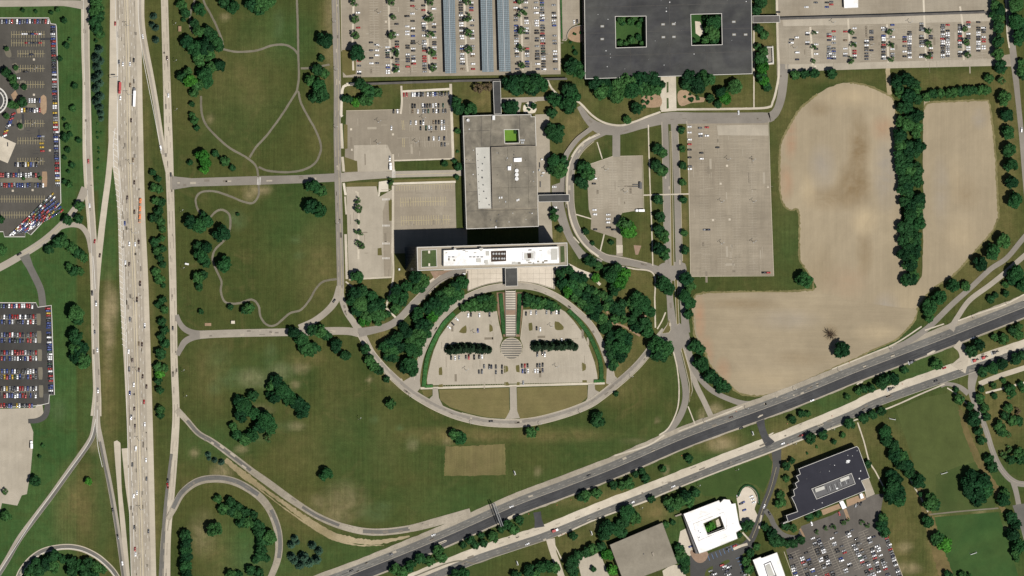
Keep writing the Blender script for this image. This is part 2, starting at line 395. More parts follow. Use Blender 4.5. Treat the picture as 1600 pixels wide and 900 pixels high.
# ================================================================== GROUND
def make_ground():
    xs = np.r_[-6000, -2500, -1200, np.linspace(-700, 700, 421), 1200, 2500, 6000]
    ys = np.r_[-6000, -2500, -900, np.linspace(-420, 420, 253), 900, 2500, 6000]
    X, Y = np.meshgrid(xs, ys); n, m = X.shape
    px, py = 800+X*math.cos(T)/MPP, 450-Y/MPP
    def blobs(lst):
        a = np.zeros_like(px)
        for x, y, rx, ry, v in lst:
            a = np.maximum(a, v*np.clip(1.35-np.sqrt(((px-x)/rx)**2+((py-y)/ry)**2)*0.9, 0, 1))
        return a
    def band(a, x0, x1, v): return np.maximum(a, v*np.clip((px-x0)/3+.5, 0, 1)*np.clip((x1-px)/3+.5, 0, 1))
    lush = band(np.zeros_like(px), -999, 128, .85)
    lush = np.maximum(lush, band(np.zeros_like(px), 120, 172, .75)*(py < 300))
    lush = np.maximum(lush, band(np.zeros_like(px), 160, 190, .7)*((py > 250) & (py < 440)))
    lush = np.maximum(lush, blobs([(385, 850, 50, 45, .8), (340, 690, 60, 30, .5), (460, 880, 60, 30, .5), (540, 860, 70, 25, .4), (1130, 745, 75, 45, .75), (1545, 860, 75, 55, .9),
        (1535, 745, 60, 45, .55), (1440, 650, 60, 50, .25), (720, 790, 120, 40, .45), (680, 720, 70, 40, .25), (560, 700, 70, 60, .35), (420, 590, 50, 35, .5), (370, 585, 40, 30, .3), (470, 350, 55, 80, .35),
        (440, 60, 55, 40, .55), (385, 180, 60, 60, .2), (950, 700, 120, 40, .3), (1060, 560, 30, 60, .3), (1070, 815, 40, 60, .6), (1290, 440, 60, 20, .5), (1235, 370, 20, 60, .4), (1300, 640, 80, 30, .6), (1440, 570, 120, 50, .6), (1090, 690, 150, 40, .3),
        (150, 640, 20, 60, .5), (165, 760, 14, 90, .6), (880, 760, 110, 40, .3), (700, 870, 90, 30, .35), (1000, 140, 100, 30, .15)]))
    dry = blobs([(520, 60, 18, 70, .8), (505, 180, 20, 70, .4), (500, 420, 30, 60, .5), (345, 120, 60, 90, .25), (395, 120, 40, 60, .4), (330, 580, 25, 60, .35), (760, 150, 45, 30, .8), (860, 160, 60, 35, .8), (900, 200, 30, 40, .9), (920, 210, 20, 30, .9), (1000, 170, 60, 25, .5),
        (1150, 160, 60, 22, .5), (1190, 60, 22, 60, .9), (1010, 310, 14, 120, .4), (1070, 320, 9, 140, .7), (1540, 390, 70, 70, .6), (1580, 230, 25, 140, .9), (1500, 120, 110, 16, .5), (1320, 118, 90, 10, .4), (1230, 220, 22, 120, .4),
        (1560, 560, 60, 22, .9), (1560, 650, 60, 60, .7), (1510, 690, 22, 60, .9), (1400, 840, 50, 80, .55), (1460, 760, 30, 60, .8), (1470, 860, 16, 70, 1.), (1520, 800, 50, 6, .9), (1350, 690, 80, 30, .5), (1250, 720, 60, 60, 1.), (1020, 800, 30, 22, .8), (1120, 690, 40, 16, .8), (950, 780, 110, 14, .6), (890, 850, 60, 30, .5), (1230, 790, 30, 60, .8),
        (560, 440, 50, 30, .6), (630, 440, 40, 35, .8), (600, 530, 30, 30, .9), (640, 590, 45, 20, .9), (950, 580, 40, 40, .9), (960, 520, 60, 60, .8), (1000, 430, 40, 50, .5), (720, 680, 90, 12, .9), (860, 680, 90, 10, .7), (1010, 610, 20, 20, .3), (600, 690, 22, 60, .22), (530, 620, 30, 60, .18), (470, 700, 40, 40, .3),
        (130, 790, 32, 60, .7), (175, 620, 14, 160, .6), (235, 620, 12, 200, .75), (245, 820, 10, 100, .7), (230, 160, 10, 130, .6), (480, 560, 30, 12, .6), (490, 800, 60, 30, .4), (710, 200, 8, 60, .9), (870, 380, 20, 60, .9), (850, 260, 14, 40, .9), (390, 300, 30, 14, .5), (1300, 690, 60, 14, .8), (860, 420, 60, 10, .5), (340, 860, 30, 40, .5), (565, 150, 40, 25, .7), (660, 135, 50, 10, .6), (700, 420, 90, 20, .6)])
    bare = blobs([(177, 510, 8, 60, .75), (182, 480, 9, 26, .8), (155, 690, 8, 14, .5), (405, 298, 18, 7, .65), (392, 305, 8, 10, .6), (355, 30, 8, 5, .5), (516, 40, 7, 60, .35), (540, 780, 30, 25, .35), (530, 800, 22, 18, .4), (500, 785, 12, 14, .3), (470, 575, 14, 8, .4), (465, 665, 12, 6, .4), (410, 640, 18, 8, .35),
        (380, 700, 10, 6, .5), (350, 735, 15, 14, .7), (1500, 790, 16, 10, .8), (1455, 755, 12, 16, .5), (1420, 860, 12, 8, .6), (1425, 893, 20, 8, .7), (1540, 805, 8, 7, .6), (1570, 830, 30, 3, .7), (1545, 860, 28, 9, .6), (1485, 832, 5, 5, .5), (1475, 810, 8, 6, .4), (1128, 696, 20, 10, .7), (930, 820, 10, 10, .3), (1120, 640, 10, 8, .8), (1098, 650, 6, 10, .8),
        (462, 600, 8, 6, .5), (440, 580, 18, 12, .25), (398, 590, 20, 14, .3), (1297, 520, 8, 8, .3), (308, 705, 6, 6, .7), (332, 187, 5, 8, .4), (990, 690, 20, 3, .3), (1041, 736, 5, 7, .6), (1028, 658, 3, 4, .7), (320, 830, 18, 30, .35), (578, 593, 4, 4, .8), (645, 695, 8, 8, .3), (700, 690, 8, 6, .3), (840, 737, 5, 7, .5)])
    pale = blobs([(440, 580, 18, 12, .9), (420, 600, 10, 8, .5), (400, 590, 30, 12, .7), (370, 590, 26, 14, .6), (340, 605, 10, 10, .5), (425, 560, 10, 22, .6), (372, 345, 14, 14, .7), (465, 375, 8, 6, .7), (470, 400, 8, 6, .5), (405, 680, 16, 10, .5), (450, 665, 22, 8, .4), (585, 800, 22, 14, .6), (645, 690, 10, 10, .5), (585, 655, 6, 6, .6), (625, 668, 5, 4, .6), (400, 870, 30, 26, .4), (100, 640, 10, 16, .7), (437, 40, 8, 20, .6), (345, 560, 18, 20, .3), (600, 790, 14, 8, .5), (1475, 690, 30, 40, .4), (1440, 660, 30, 20, .4)])
    me = bpy.data.meshes.new('ground')
    co = np.stack([X, Y, np.zeros_like(X)], -1).reshape(-1, 3)
    i = np.arange(n-1)[:, None]*m+np.arange(m-1)[None]
    q = np.stack([i, i+1, i+m+1, i+m], -1).reshape(-1, 4)
    me.vertices.add(len(co)); me.vertices.foreach_set('co', co.ravel())
    me.loops.add(q.size); me.loops.foreach_set('vertex_index', q.ravel().astype(np.int32))
    me.polygons.add(len(q)); me.polygons.foreach_set('loop_start', np.arange(0, q.size, 4, dtype=np.int32)); me.polygons.foreach_set('loop_total', np.full(len(q), 4, np.int32))
    me.update()
    for nm, a in (('lush', lush), ('dry', dry), ('bare', bare*.8), ('pale', pale*.75)):
        at = me.attributes.new(nm, 'FLOAT', 'POINT'); at.data.foreach_set('value', a.ravel().astype(np.float32))
    b = NB('ground_grass')
    def att(nm):
        a = b.n('ShaderNodeAttribute'); a.attribute_name = nm
        return a.outputs['Fac']
    brk = b.noise(.045, 5, .7, .8)
    def edge(nm, k):      # patches with ragged rims
        m_ = b.n('ShaderNodeMath'); m_.operation = 'MULTIPLY'; b.l(att(nm), m_.inputs[0]); b.l(b.rng(brk, .32, .68, 1-k, 1+k), m_.inputs[1]); m_.use_clamp = True
        return m_.outputs[0]
    c = b.mix(b.rng(b.noise(.011, 5, .65, .5), .36, .64, 0, 1), alb((66, 79, 40)), alb((84, 87, 47)))
    c = b.mix(b.rng(b.noise(.03, 4, .7, 1.), .56, .74, 0, .5), c, alb((104, 96, 60)))
    c = b.mix(edge('lush', .35), c, b.mix(b.rng(b.noise(.02, 4, .6), .35, .65, 0, 1), alb((60, 90, 47)), alb((72, 98, 53))))
    c = b.mix(edge('dry', .5), c, b.mix(b.rng(b.noise(.05, 4, .6), .35, .65, 0, 1), alb((104, 101, 60)), alb((120, 109, 70))))
    c = b.mix(edge('pale', .6), c, alb((90, 108, 70)))
    c = b.mix(edge('bare', .6), c, alb((162, 146, 112)))
    f = b.mul(b.rng(b.noise(.12, 4, .75), .3, .7, .84, 1.16), b.rng(b.noise(.9, 3, .75), .3, .7, .78, 1.22))
    f = b.mul(f, b.rng(b.noise((.55, .012, .3), 4, .7), .3, .7, .84, 1.16))
    f = b.mul(f, b.rng(b.noise((.02, .3, .3), 2, .6), .3, .7, .95, 1.05))
    b.done(b.scale_col(c, f), .95, .05)
    me.materials.append(MATS['ground_grass'])
    o = ob('ground', me); o['kind'] = 'structure'
make_ground()

# ================================================================== FIELDS
FIELD = [(1328, 129), (1353, 133), (1384, 146), (1397, 158), (1402, 200), (1406, 300), (1412, 400), (1424, 442), (1436, 438), (1442, 400), (1443, 171), (1456, 160), (1535, 157), (1545, 160), (1549, 182), (1555, 238), (1560, 335), (1559, 341), (1549, 363), (1520, 397), (1493, 427), (1456, 453), (1435, 480), (1427, 504), (1400, 531), (1360, 549), (1338, 560), (1307, 573), (1262, 594), (1231, 607), (1196, 618), (1164, 617), (1149, 611), (1140, 600), (1113, 576), (1100, 547), (1086, 525), (1083, 502), (1085, 470), (1092, 459), (1140, 456), (1200, 456), (1271, 453), (1269, 437), (1256, 416), (1249, 400), (1248, 332), (1235, 329), (1224, 320), (1219, 302), (1218, 263), (1220, 225), (1233, 197), (1251, 169), (1277, 147), (1302, 134)]
_f = smooth(FIELD, 5, True); _f = _f+normals(_f)*RNG.normal(0, .45, (len(_f), 1))
poly('ploughed_field', [tuple(q) for q in _f], 'field')
for a_, b_ in ((0, 5), (10, 24), (24, 33), (33, 42), (42, 54)): ribbon('field_margin', [FIELD[k % len(FIELD)] for k in range(a_, min(b_, 54)+1)], 3.0, 'field_margin', wob=.5, step=2.5)
poly('ploughed_field', [(1095, 462), (1271, 458), (1330, 470), (1400, 480), (1432, 484), (1424, 502), (1400, 529), (1360, 547), (1307, 571), (1231, 605), (1196, 616), (1164, 614), (1150, 608), (1116, 574), (1102, 545), (1090, 525), (1087, 502)], 'field_low', sm=True)
ribbon('farm_track', [(1387, 105), (1388, 125), (1390, 148)], 7, 'dirt', wob=.3)
_q = []
for (ax, ay), (bx, by) in zip([(696, 698), (789, 694), (790, 742), (694, 744)], [(789, 694), (790, 742), (694, 744), (696, 698)]):
    for k in range(24): _q.append((ax+(bx-ax)*k/24+RNG.normal(0, .5), ay+(by-ay)*k/24+RNG.normal(0, .5)))
poly('dry_grass_patch', _q, 'grass_patch')
poly('dry_grass_patch', [(1002, 384), (990, 383), (993, 398), (997, 398)], 'brick_red')

poly('sports_turf', [(1400, 640), (1440, 622), (1490, 612), (1500, 645), (1522, 700), (1545, 760), (1556, 796), (1458, 806), (1440, 765), (1420, 700)], 'turf_light')
poly('sports_turf', [(1462, 742), (1500, 728), (1532, 720), (1546, 762), (1556, 796), (1462, 804)], 'turf_mid')
poly('sports_turf', [(1460, 808), (1560, 800), (1576, 850), (1588, 890), (1610, 960), (1500, 960), (1478, 880)], 'turf_deep')
ribbon('dry_strip', [(1424, 735), (1436, 765), (1448, 800), (1462, 850), (1480, 905), (1495, 960)], [10, 12, 14, 18, 22, 24], 'grass_strip', wob=.8)
ribbon('dry_strip', [(1500, 640), (1512, 680), (1532, 725), (1556, 765), (1568, 800)], [6, 10, 11, 11, 7], 'grass_strip', wob=.7)
poly('lawn', [(1085, 757), (1120, 742), (1200, 711), (1207, 722), (1204, 745), (1193, 770), (1182, 758), (1165, 752), (1152, 760), (1146, 775), (1100, 775)], 'lawn_striped')
# ================================================================== PARKING LOTS AND PAVED AREAS
LOT_A = [(-60, 28), (76, 28), (79, 37), (87, 38), (88, 42), (90, 110), (93, 225), (95, 317), (48, 367), (39, 361), (39, 370), (7, 370), (5, 362), (-60, 362)]
poly('parking_lot', LOT_A, 'lot_mid')
LOT_B = [(-60, 473), (56, 473), (59, 480), (80, 477), (81, 500), (83, 560), (85, 617), (77, 617), (76, 630), (58, 634), (-60, 640)]
poly('parking_lot', LOT_B, 'lot_dark')
poly('concrete_yard', [(-60, 641), (55, 637), (58, 632), (66, 632), (68, 645), (60, 655), (45, 656), (52, 675), (51, 700), (48, 735), (42, 772), (34, 774), (27, 790), (3, 786), (0, 800), (-60, 812)], 'lot_tan_light')
poly('forecourt', [(-30, 207), (0, 213), (25, 224), (12, 255), (0, 250), (-30, 240)], 'concrete_light')
poly('forecourt', [(17, 148), (24, 141), (29, 150), (40, 154), (32, 158), (32, 177), (27, 177), (24, 163)], 'bed_sand')
poly('parking_lot', [(531, -60), (534, 80), (536, 121), (876, 116), (876, 100), (874, -60)], 'lot_tan')
poly('forecourt', [(878, -60), (905, -60), (906, 30), (906, 36), (893, 42), (886, 54), (885, 64), (878, 64)], 'lot_tan')
poly('grass_verge', [(534, 78), (548, 78), (556, 90), (556, 116), (541, 118), (535, 112)], 'grass_dry')
poly('grass_verge', [(874, -60), (877, -60), (879, 62), (876, 62)], 'grass_green')
poly('planting_bed', [(893, 43), (909, 41), (910, 64), (897, 65), (888, 60), (888, 52)], 'bed_sand', sm=True)
poly('parking_lot', [(541, 173), (625, 171), (628, 143), (703, 146), (707, 248), (616, 251), (614, 267), (538, 271), (539, 240), (540, 205)], 'lot_brown')
poly('concrete_patch', [(553, 227), (605, 226), (612, 241), (612, 267), (559, 270), (558, 251), (553, 251)], 'lot_tan_light')
for q in ([(537, 194), (543, 195), (543, 232), (538, 233)], [(538, 245), (558, 252), (559, 268), (539, 269)]): poly('grass_verge', q, 'grass_dry')
poly('parking_lot', [(541, 292), (588, 291), (592, 308), (613, 296), (613, 400), (612, 434), (545, 437)], 'lot_tan_light')
poly('parking_lot', [(612, 310), (604, 311), (598, 330), (600, 432), (611, 432)], 'lot_tan')
poly('parking_lot', [(615, 289), (711, 286), (713, 357), (730, 357), (730, 394), (660, 395), (613, 396)], 'lot_tan')
for q in ([(542, 286), (590, 284), (590, 291), (541, 292)], [(607, 312), (613, 312), (613, 345), (608, 345)], [(590, 388), (596, 387), (597, 399), (590, 399)], [(612, 281), (712, 278), (712, 285), (613, 288)]): poly('grass_verge', q, 'grass_dry')
poly('plaza_paving', [(592, 284), (606, 282), (607, 299), (594, 300), (593, 307), (591, 307)], 'concrete_white')
poly('parking_lot', [(920, 257), (958, 244), (1003, 243), (1005, 326), (973, 332), (969, 338), (972, 365), (973, 400), (963, 400), (963, 372), (945, 366), (932, 362), (923, 358), (924, 340), (920, 327), (918, 290)], 'lot_tan')
poly('parking_lot', [(957, 210), (969, 210), (969, 245), (957, 245)], 'road_grey')
poly('concrete_patch', [(963, 383), (973, 383), (973, 395), (964, 396)], 'concrete_light')
poly('parking_lot', [(1073, 189), (1200, 188), (1204, 295), (1209, 430), (1079, 432), (1077, 350)], 'lot_east')
poly('concrete_patch', [(1120, 196), (1165, 195), (1200, 195), (1201, 212), (1122, 211)], 'lot_tan_light')
poly('parking_lot', [(1212, -60), (1214, 118), (1232, 112), (1290, 110), (1380, 107), (1552, 103), (1582, 104), (1582, 84), (1558, 88), (1552, -60)], 'lot_tan')
poly('concrete_patch', [(1222, 30), (1546, 21), (1549, 33), (1224, 41)], 'lot_tan_light')
poly('concrete_patch', [(1224, 101), (1550, 92), (1552, 103), (1380, 107), (1290, 110), (1226, 112)], 'lot_tan_light')
# half-round court south of the tower
HALF = [(668, 602), (667, 594), (669, 582), (673, 564), (678, 547), (687, 526), (700, 508), (712, 494), (722, 486), (776, 486), (779, 505), (785, 530), (781, 540), (782, 550), (788, 558), (799, 562), (810, 558), (816, 550), (817, 541), (813, 530), (816, 505), (818, 484), (874, 482), (883, 487), (896, 501), (910, 520), (920, 541), (929, 566), (933, 585), (934, 597)]
poly('parking_lot', HALF, 'lot_tan_light')
poly('walkway', [(657, 605), (945, 597), (945, 600.5), (657, 608.5)], 'concrete_light')
for q in ([(796.5, 604), (807, 603), (808, 640), (814, 653), (788, 656), (797, 640)], [(676, 606), (684, 606), (686, 622), (692, 634), (668, 626), (676, 618)], [(919, 600), (928, 599), (938, 616), (919, 630), (912, 631), (918, 622)]): poly('drive', q, 'road_pale')
poly('drive', [(653, 560), (657, 606), (652, 612), (628, 597), (640, 590), (650, 582)], 'road_pale')
poly('drive', [(949, 562), (947, 599), (955, 602), (966, 592), (958, 585), (953, 575)], 'road_pale')
poly('grass_verge', [(686, 609), (795, 606), (796, 643), (790, 654), (760, 652), (730, 645), (703, 636), (688, 625)], 'grass_mown')
poly('grass_verge', [(808, 606), (917, 602), (918, 620), (905, 632), (870, 645), (835, 653), (813, 655), (808, 642)], 'grass_mown')
poly('grass_verge', [(659, 610), (675, 609), (675, 617), (668, 621), (662, 618)], 'grass_dry')
poly('grass_verge', [(929, 602), (944, 601), (942, 609), (935, 612), (930, 609)], 'grass_dry')
for q in ([(717, 519), (722, 512), (728, 508), (728.5, 520), (720, 520)], [(765, 506), (769, 509), (770, 517), (765, 519)], [(826, 505), (831, 504), (832, 516), (827, 517)], [(867, 502), (873, 503), (881, 511), (880, 515), (868, 515)], [(686, 575), (690, 573), (691, 586), (686, 586)], [(686, 601), (692, 600), (692, 605), (685, 605)],
          [(788, 571), (793, 572), (794, 580), (788, 583)], [(806, 571), (811, 570), (812, 582), (807, 581)], [(909, 566), (915, 569), (915, 578), (910, 580)], [(910, 594), (917, 594), (917, 598), (910, 598)], [(788, 597), (794, 597), (796, 602), (788, 602)], [(808, 597), (813, 597), (812, 602), (807, 602)]):
    poly('grass_island', q, 'grass_dry', sm=True)
# plaza before the tower
poly('plaza_paving', [(700, 418), (890, 412), (905, 420), (932, 430), (936, 436), (925, 436), (900, 425), (865, 422), (866, 452), (840, 444), (818, 440), (780, 440), (752, 446), (731, 455), (731, 427), (712, 424), (690, 432), (672, 444), (668, 441), (685, 428)], 'plaza')
poly('plaza_paving', [(672, 424), (728, 421), (728, 425), (700, 428), (680, 438)], 'brick_red')
poly('plaza_paving', [(836, 179), (858, 178), (859, 230), (860, 300), (864, 388), (842, 386), (840, 300), (838, 230)], 'deck_tan')
poly('drive', [(862, 290), (876, 285), (878, 325), (884, 352), (896, 374), (916, 400), (905, 405), (886, 375), (872, 345), (862, 318)], 'road_grey')
poly('drive', [(783, 153), (856, 151), (860, 158), (815, 160), (812, 177), (806, 177), (804, 160), (783, 160)], 'road_pale')
poly('grass_verge', [(839, 158), (856, 157), (857, 176), (840, 177)], 'grass_dry')
poly('planting_bed', [(818, 165), (824, 160), (834, 159), (838, 166), (836, 176), (819, 176)], 'concrete_white', sm=True)
# south-east offices
poly('parking_lot', [(1078, 868), (1101, 867), (1150, 849), (1160, 851), (1172, 846), (1178, 855), (1160, 866), (1166, 900), (1178, 960), (1080, 960)], 'asphalt_drive')
poly('parking_lot', [(1151, 775), (1157, 765), (1165, 761), (1173, 763), (1179, 770), (1183, 782), (1179, 796), (1184, 806), (1178, 817), (1160, 822), (1156, 812), (1154, 795)], 'plaza', sm=True)
poly('parking_lot', [(1228, 859), (1240, 852), (1252, 822), (1300, 805), (1352, 775), (1381, 771), (1376, 800), (1389, 844), (1411, 900), (1440, 980), (1270, 980), (1239, 900)], 'lot_se')
poly('concrete_patch', [(1347, 752), (1357, 746), (1367, 772), (1354, 778)], 'deck_tan')
poly('planting_bed', [(1283, 797), (1314, 786), (1317, 793), (1286, 805)], 'bed_sand')
poly('planting_bed', [(1322, 781), (1350, 771), (1353, 780), (1324, 792)], 'bed_sand')
poly('concrete_yard', [(1063, 830), (1073, 825), (1085, 862), (1078, 869), (1066, 862), (1060, 848)], 'concrete_light')
poly('plaza_paving', [(1079, 860), (1105, 862), (1105, 872), (1098, 879), (1090, 879), (1083, 873)], 'brick_red', sm=True)
poly('planting_bed', [(1153, 832), (1163, 830), (1161, 845), (1153, 844)], 'grass_green', sm=True)
for q in ([(1126, 880), (1138, 874), (1141, 877), (1128, 885)], [(1101, 900), (1104, 890), (1114, 884), (1114, 890), (1106, 902)]): poly('grass_island', q, 'grass_green', sm=True)
poly('concrete_yard', [(902, 875), (927, 862), (938, 866), (952, 900), (965, 950), (920, 950)], 'lot_tan_light')
poly('concrete_yard', [(1035, 892), (1050, 882), (1063, 884), (1072, 900), (1078, 940), (1045, 940)], 'concrete_light')

# ================================================================== ROADS
FW_MED = [(195, -120), (197, 0), (200, 100), (201.5, 225), (205, 340), (210, 450), (216, 675), (222, 900), (226, 1010)]
FW_L = [(172, -120), (172, 0), (171, 120), (170, 225), (178, 275), (184, 335), (187, 450), (194, 575), (199, 675), (204, 780), (209, 870), (213, 1010)]
FW_R = [(225, -120), (225, 0), (222, 60), (222, 120), (224, 225), (227, 340), (232, 450), (239, 675), (244, 900), (247, 1010)]
l_, r_ = smooth(FW_L, 4), smooth(FW_R, 4)
poly('freeway', list(map(tuple, l_))+list(map(tuple, r_[::-1])), 'concrete_old')
poly('freeway', [(190, 701), (201, 700), (207, 780), (212, 870), (209, 868), (203, 810), (196, 760)], 'concrete_old')
poly('grass_track', [(178, 690), (183, 688), (188, 692), (190, 760), (196, 820), (204, 920), (198, 920), (189, 830), (184, 770)], 'concrete_old', sm=True)
ribbon('freeway_lanes', FW_MED, 0, 'concrete_lane', off=(2.5, 14.5), step=6)
ribbon('freeway_lanes', FW_MED, 0, 'concrete_lane', off=(-17, -2.2), step=6)
ribbon('freeway_ramp', [(224, -100), (221, 0), (222, 40), (227, 75), (236, 120), (244, 165), (251, 210), (257, 245), (262, 275)], [9, 9, 9, 10, 9, 8.5, 8, 8, 4], 'concrete_old')
ribbon('freeway_ramp', [(221, -100), (219, 0), (220, 40), (225.5, 75), (234.5, 120), (242.5, 165), (250, 210), (256, 242)], 3.6, 'road_pale')
ribbon('freeway_ramp', [(174, 205), (170, 270), (163, 325), (157, 375), (152.5, 425), (151, 460)], [6, 9, 9.5, 10, 9, 7], 'concrete_old')
R1 = [(133, -120), (133.5, 60), (135, 130), (136, 200), (137, 250), (140, 310), (143, 350), (146, 400), (148, 450), (149, 540), (151.5, 610), (150, 650)]
ribbon('service_road', R1, [13, 13, 12, 14, 15, 14, 13, 13, 13, 11.5, 12, 17], 'concrete_old')
ribbon('service_road', R1, 0, 'road_pale', off=(-2.5, 4.5))
ribbon('freeway_ramp', [(151, 640), (146, 675), (140, 690), (125, 712), (105, 740), (80, 775), (55, 808), (30, 842), (8, 880), (-15, 915), (-60, 980)], 9, 'road_pale')
ribbon('freeway_ramp', [(151, 645), (146, 675), (140, 690), (125, 712), (105, 740), (80, 775), (55, 808), (30, 842), (8, 880), (-15, 915), (-60, 980)], 0, 'road_mid', off=(0, 4))
ribbon('freeway_ramp', [(152, 640), (153, 665), (158, 690), (165, 725), (172, 760), (180, 805), (187, 850), (193, 895), (204, 980)], 8, 'road_pale')
ribbon('freeway_ramp', [(156, 690), (163, 725), (170.5, 760), (178.5, 805), (185.5, 850), (191.5, 895), (202, 980)], 3.5, 'road_mid')
LOOPA = [(20, 940), (28, 905), (36, 888), (50, 872), (70, 860), (100, 854.5), (125, 857), (148, 867), (165, 880), (180, 897), (198, 930)]
ribbon('loop_ramp', LOOPA, 9, 'concrete_old'); ribbon('loop_ramp', LOOPA, 0, 'road_mid', off=(-2.2, 3))
FR = [(254, -120), (257, 0), (260, 110), (264, 240), (267, 330), (270, 440), (272, 560), (275, 640), (273, 690), (267, 770), (260, 830), (257, 900), (255, 1000)]
ribbon('frontage_road', FR, [11, 11, 11.5, 13, 11.5, 11, 11, 11, 12, 12, 15, 18, 18], 'concrete_old')
ribbon('frontage_road', [(268, 709), (264, 740), (258.5, 790), (255, 840), (252, 900), (250, 1000)], [4.5, 4.5, 5, 6, 8, 9], 'road_mid')
ribbon('park_road', [(266, 286), (300, 285), (400, 282), (470, 280), (530, 277)], [22, 13, 13.5, 12.5, 13], 'road_grey', sm=False)
ribbon('park_road', [(528, 278), (560, 275), (614, 272.5), (722, 270)], [15, 13, 10, 9.5], 'road_pale', sm=False)
R3 = [(521, -120), (524, 0), (527, 120), (527, 225), (530, 350), (532, 440), (531, 462)]
ribbon('park_road', R3, [12, 12, 11, 11, 11, 11, 11], 'road_grey')
ribbon('park_road', [(531, 448), (524, 470), (510, 487), (490, 502), (468, 513)], [11, 11, 10, 10, 12], 'road_pale')
ribbon('park_road', [(276, 492), (281, 505), (290, 515), (306, 521), (330, 522)], [6, 8, 9, 10, 12], 'road_grey')
ribbon('park_road', [(277, 555), (283, 543), (290, 533), (305, 526), (330, 522)], [7, 9, 10, 10, 12], 'road_grey')
ribbon('park_road', [(312, 523), (360, 521), (450, 519), (535, 517), (562, 521)], 12, 'road_pale')
SWEEP = [(531, 446), (534, 467), (541, 487), (552, 503), (564, 521), (581, 551), (599, 573), (619, 593), (640, 611), (667, 628), (693, 641), (720, 651), (756, 659), (797, 661.5), (827, 659.5), (855, 654), (892, 643), (921, 631), (939, 619), (958, 604), (977, 588), (996, 570), (1011, 552), (1024, 535), (1040, 518)]
ribbon('sweep_road', SWEEP, [10, 9, 9, 10, 13, 10, 10, 11, 12, 12, 12, 12, 12.5, 12.5, 12.5, 12, 12, 12, 12, 12, 11, 11, 11, 12, 16], 'road_pale')
ribbon('sweep_road', SWEEP[5:23], 0, 'road_grey', off=(-.5, 4))
ribbon('park_road', [(560, 520), (591, 514), (609, 508), (625, 497), (641, 480), (657, 464), (673, 448), (689, 436), (707, 427.5), (728, 424)], [14, 11, 11, 11, 11, 11, 11, 10.5, 10, 8], 'road_grey')
UP = [(652, 594), (654, 578), (660, 553), (673, 524), (683, 508), (694, 494), (708, 480), (723, 469), (739, 460), (760, 452), (787, 447.5), (818, 446.5), (842, 451), (863, 460), (880, 470), (897, 483), (916, 500), (929, 517), (939, 536), (946, 555), (952, 572), (956, 590)]
ribbon('crescent_road', UP, [8, 8, 8, 8, 8, 8, 8, 8, 9, 10, 11, 11, 10, 9, 9, 9, 9, 9, 9, 9, 9, 9], 'road_pale')
EWD = [(905, 166), (918, 186), (934, 199), (951, 203), (971, 203), (1000, 195), (1029, 187), (1050, 184.5), (1091, 184.5), (1191, 184), (1206, 181), (1215, 170), (1221, 150), (1224, 122), (1225, 100)]
ribbon('entrance_drive', EWD, [8, 11, 17, 16, 14, 14, 17, 19, 17, 17, 14, 12, 13, 14, 14], 'road_grey')
ribbon('entrance_drive', [(925, 200), (905, 215), (892, 231), (884, 246), (880, 272), (878, 300), (877, 318), (882, 341), (890, 365), (902, 386), (918, 402), (940, 410)], 7.5, 'road_grey')
CURVE = [(945, 207), (925, 217), (910, 230), (900, 244), (894, 260), (891.5, 276), (891.5, 300), (892.5, 322), (898, 349), (910, 372), (926, 389.5), (945, 402), (963, 406), (987, 410.5), (1010, 416), (1030, 423), (1045, 427)]
ribbon('entrance_drive', CURVE, [8, 8, 8, 8.5, 9, 9, 9, 9, 9.5, 9.5, 10, 12, 14, 12, 12, 13, 18], 'road_grey')
ribbon('divider_walk', [(937, 209), (913, 221), (897, 239), (888.5, 260), (886, 285), (886.5, 318), (891, 341), (900, 364), (914, 384), (935, 401)], 3, 'concrete_light')
AVW = [(1038, 186), (1040, 230), (1041.8, 300), (1044, 415), (1047, 470), (1052, 520)]
AVE = [(1053, 186), (1055, 230), (1058, 300), (1061, 415), (1067, 470), (1072, 520)]
ribbon('avenue', AVW, [11, 10, 10, 10, 10, 14], 'road_grey'); ribbon('avenue', AVE, [11, 10, 10, 10, 10, 13], 'road_grey')
poly('avenue', [(1028, 417), (1040, 410), (1066, 410), (1072, 416), (1072, 432), (1062, 438), (1042, 438), (1030, 432)], 'road_grey', sm=True)
poly('avenue', [(1030, 527), (1045, 505), (1062, 505), (1076, 520), (1078, 548), (1068, 552), (1050, 540), (1038, 540)], 'road_grey', sm=True)
ribbon('avenue', [(1056, 540), (1063, 569), (1070, 600), (1071, 624), (1064, 647), (1051, 667), (1032, 686)], 10, 'road_grey')
ribbon('avenue', [(1073, 545), (1078, 569), (1087, 600), (1100, 627), (1112, 653)], 8.5, 'road_pale')
ribbon('avenue', [(1075, 545), (1084, 576), (1098, 597), (1115, 612), (1140, 624), (1164, 631), (1190, 632)], [9, 9, 8, 8, 8, 9, 14], 'road_grey')
for q in ([(1054, 436), (1058, 437), (1061, 505), (1059, 508), (1057, 505)], [(1046.6, 205), (1049.2, 205), (1053, 415), (1048.6, 415)], [(1064, 546), (1067, 543), (1072, 560), (1078, 580), (1082, 610), (1077, 628), (1077, 600), (1070, 570)], [(1042, 508), (1046, 498), (1048, 515), (1045, 520), (1034, 521)]):
    poly('grass_median', q, 'grass_dry'); kerb(q, .7, closed=True, sm=False)
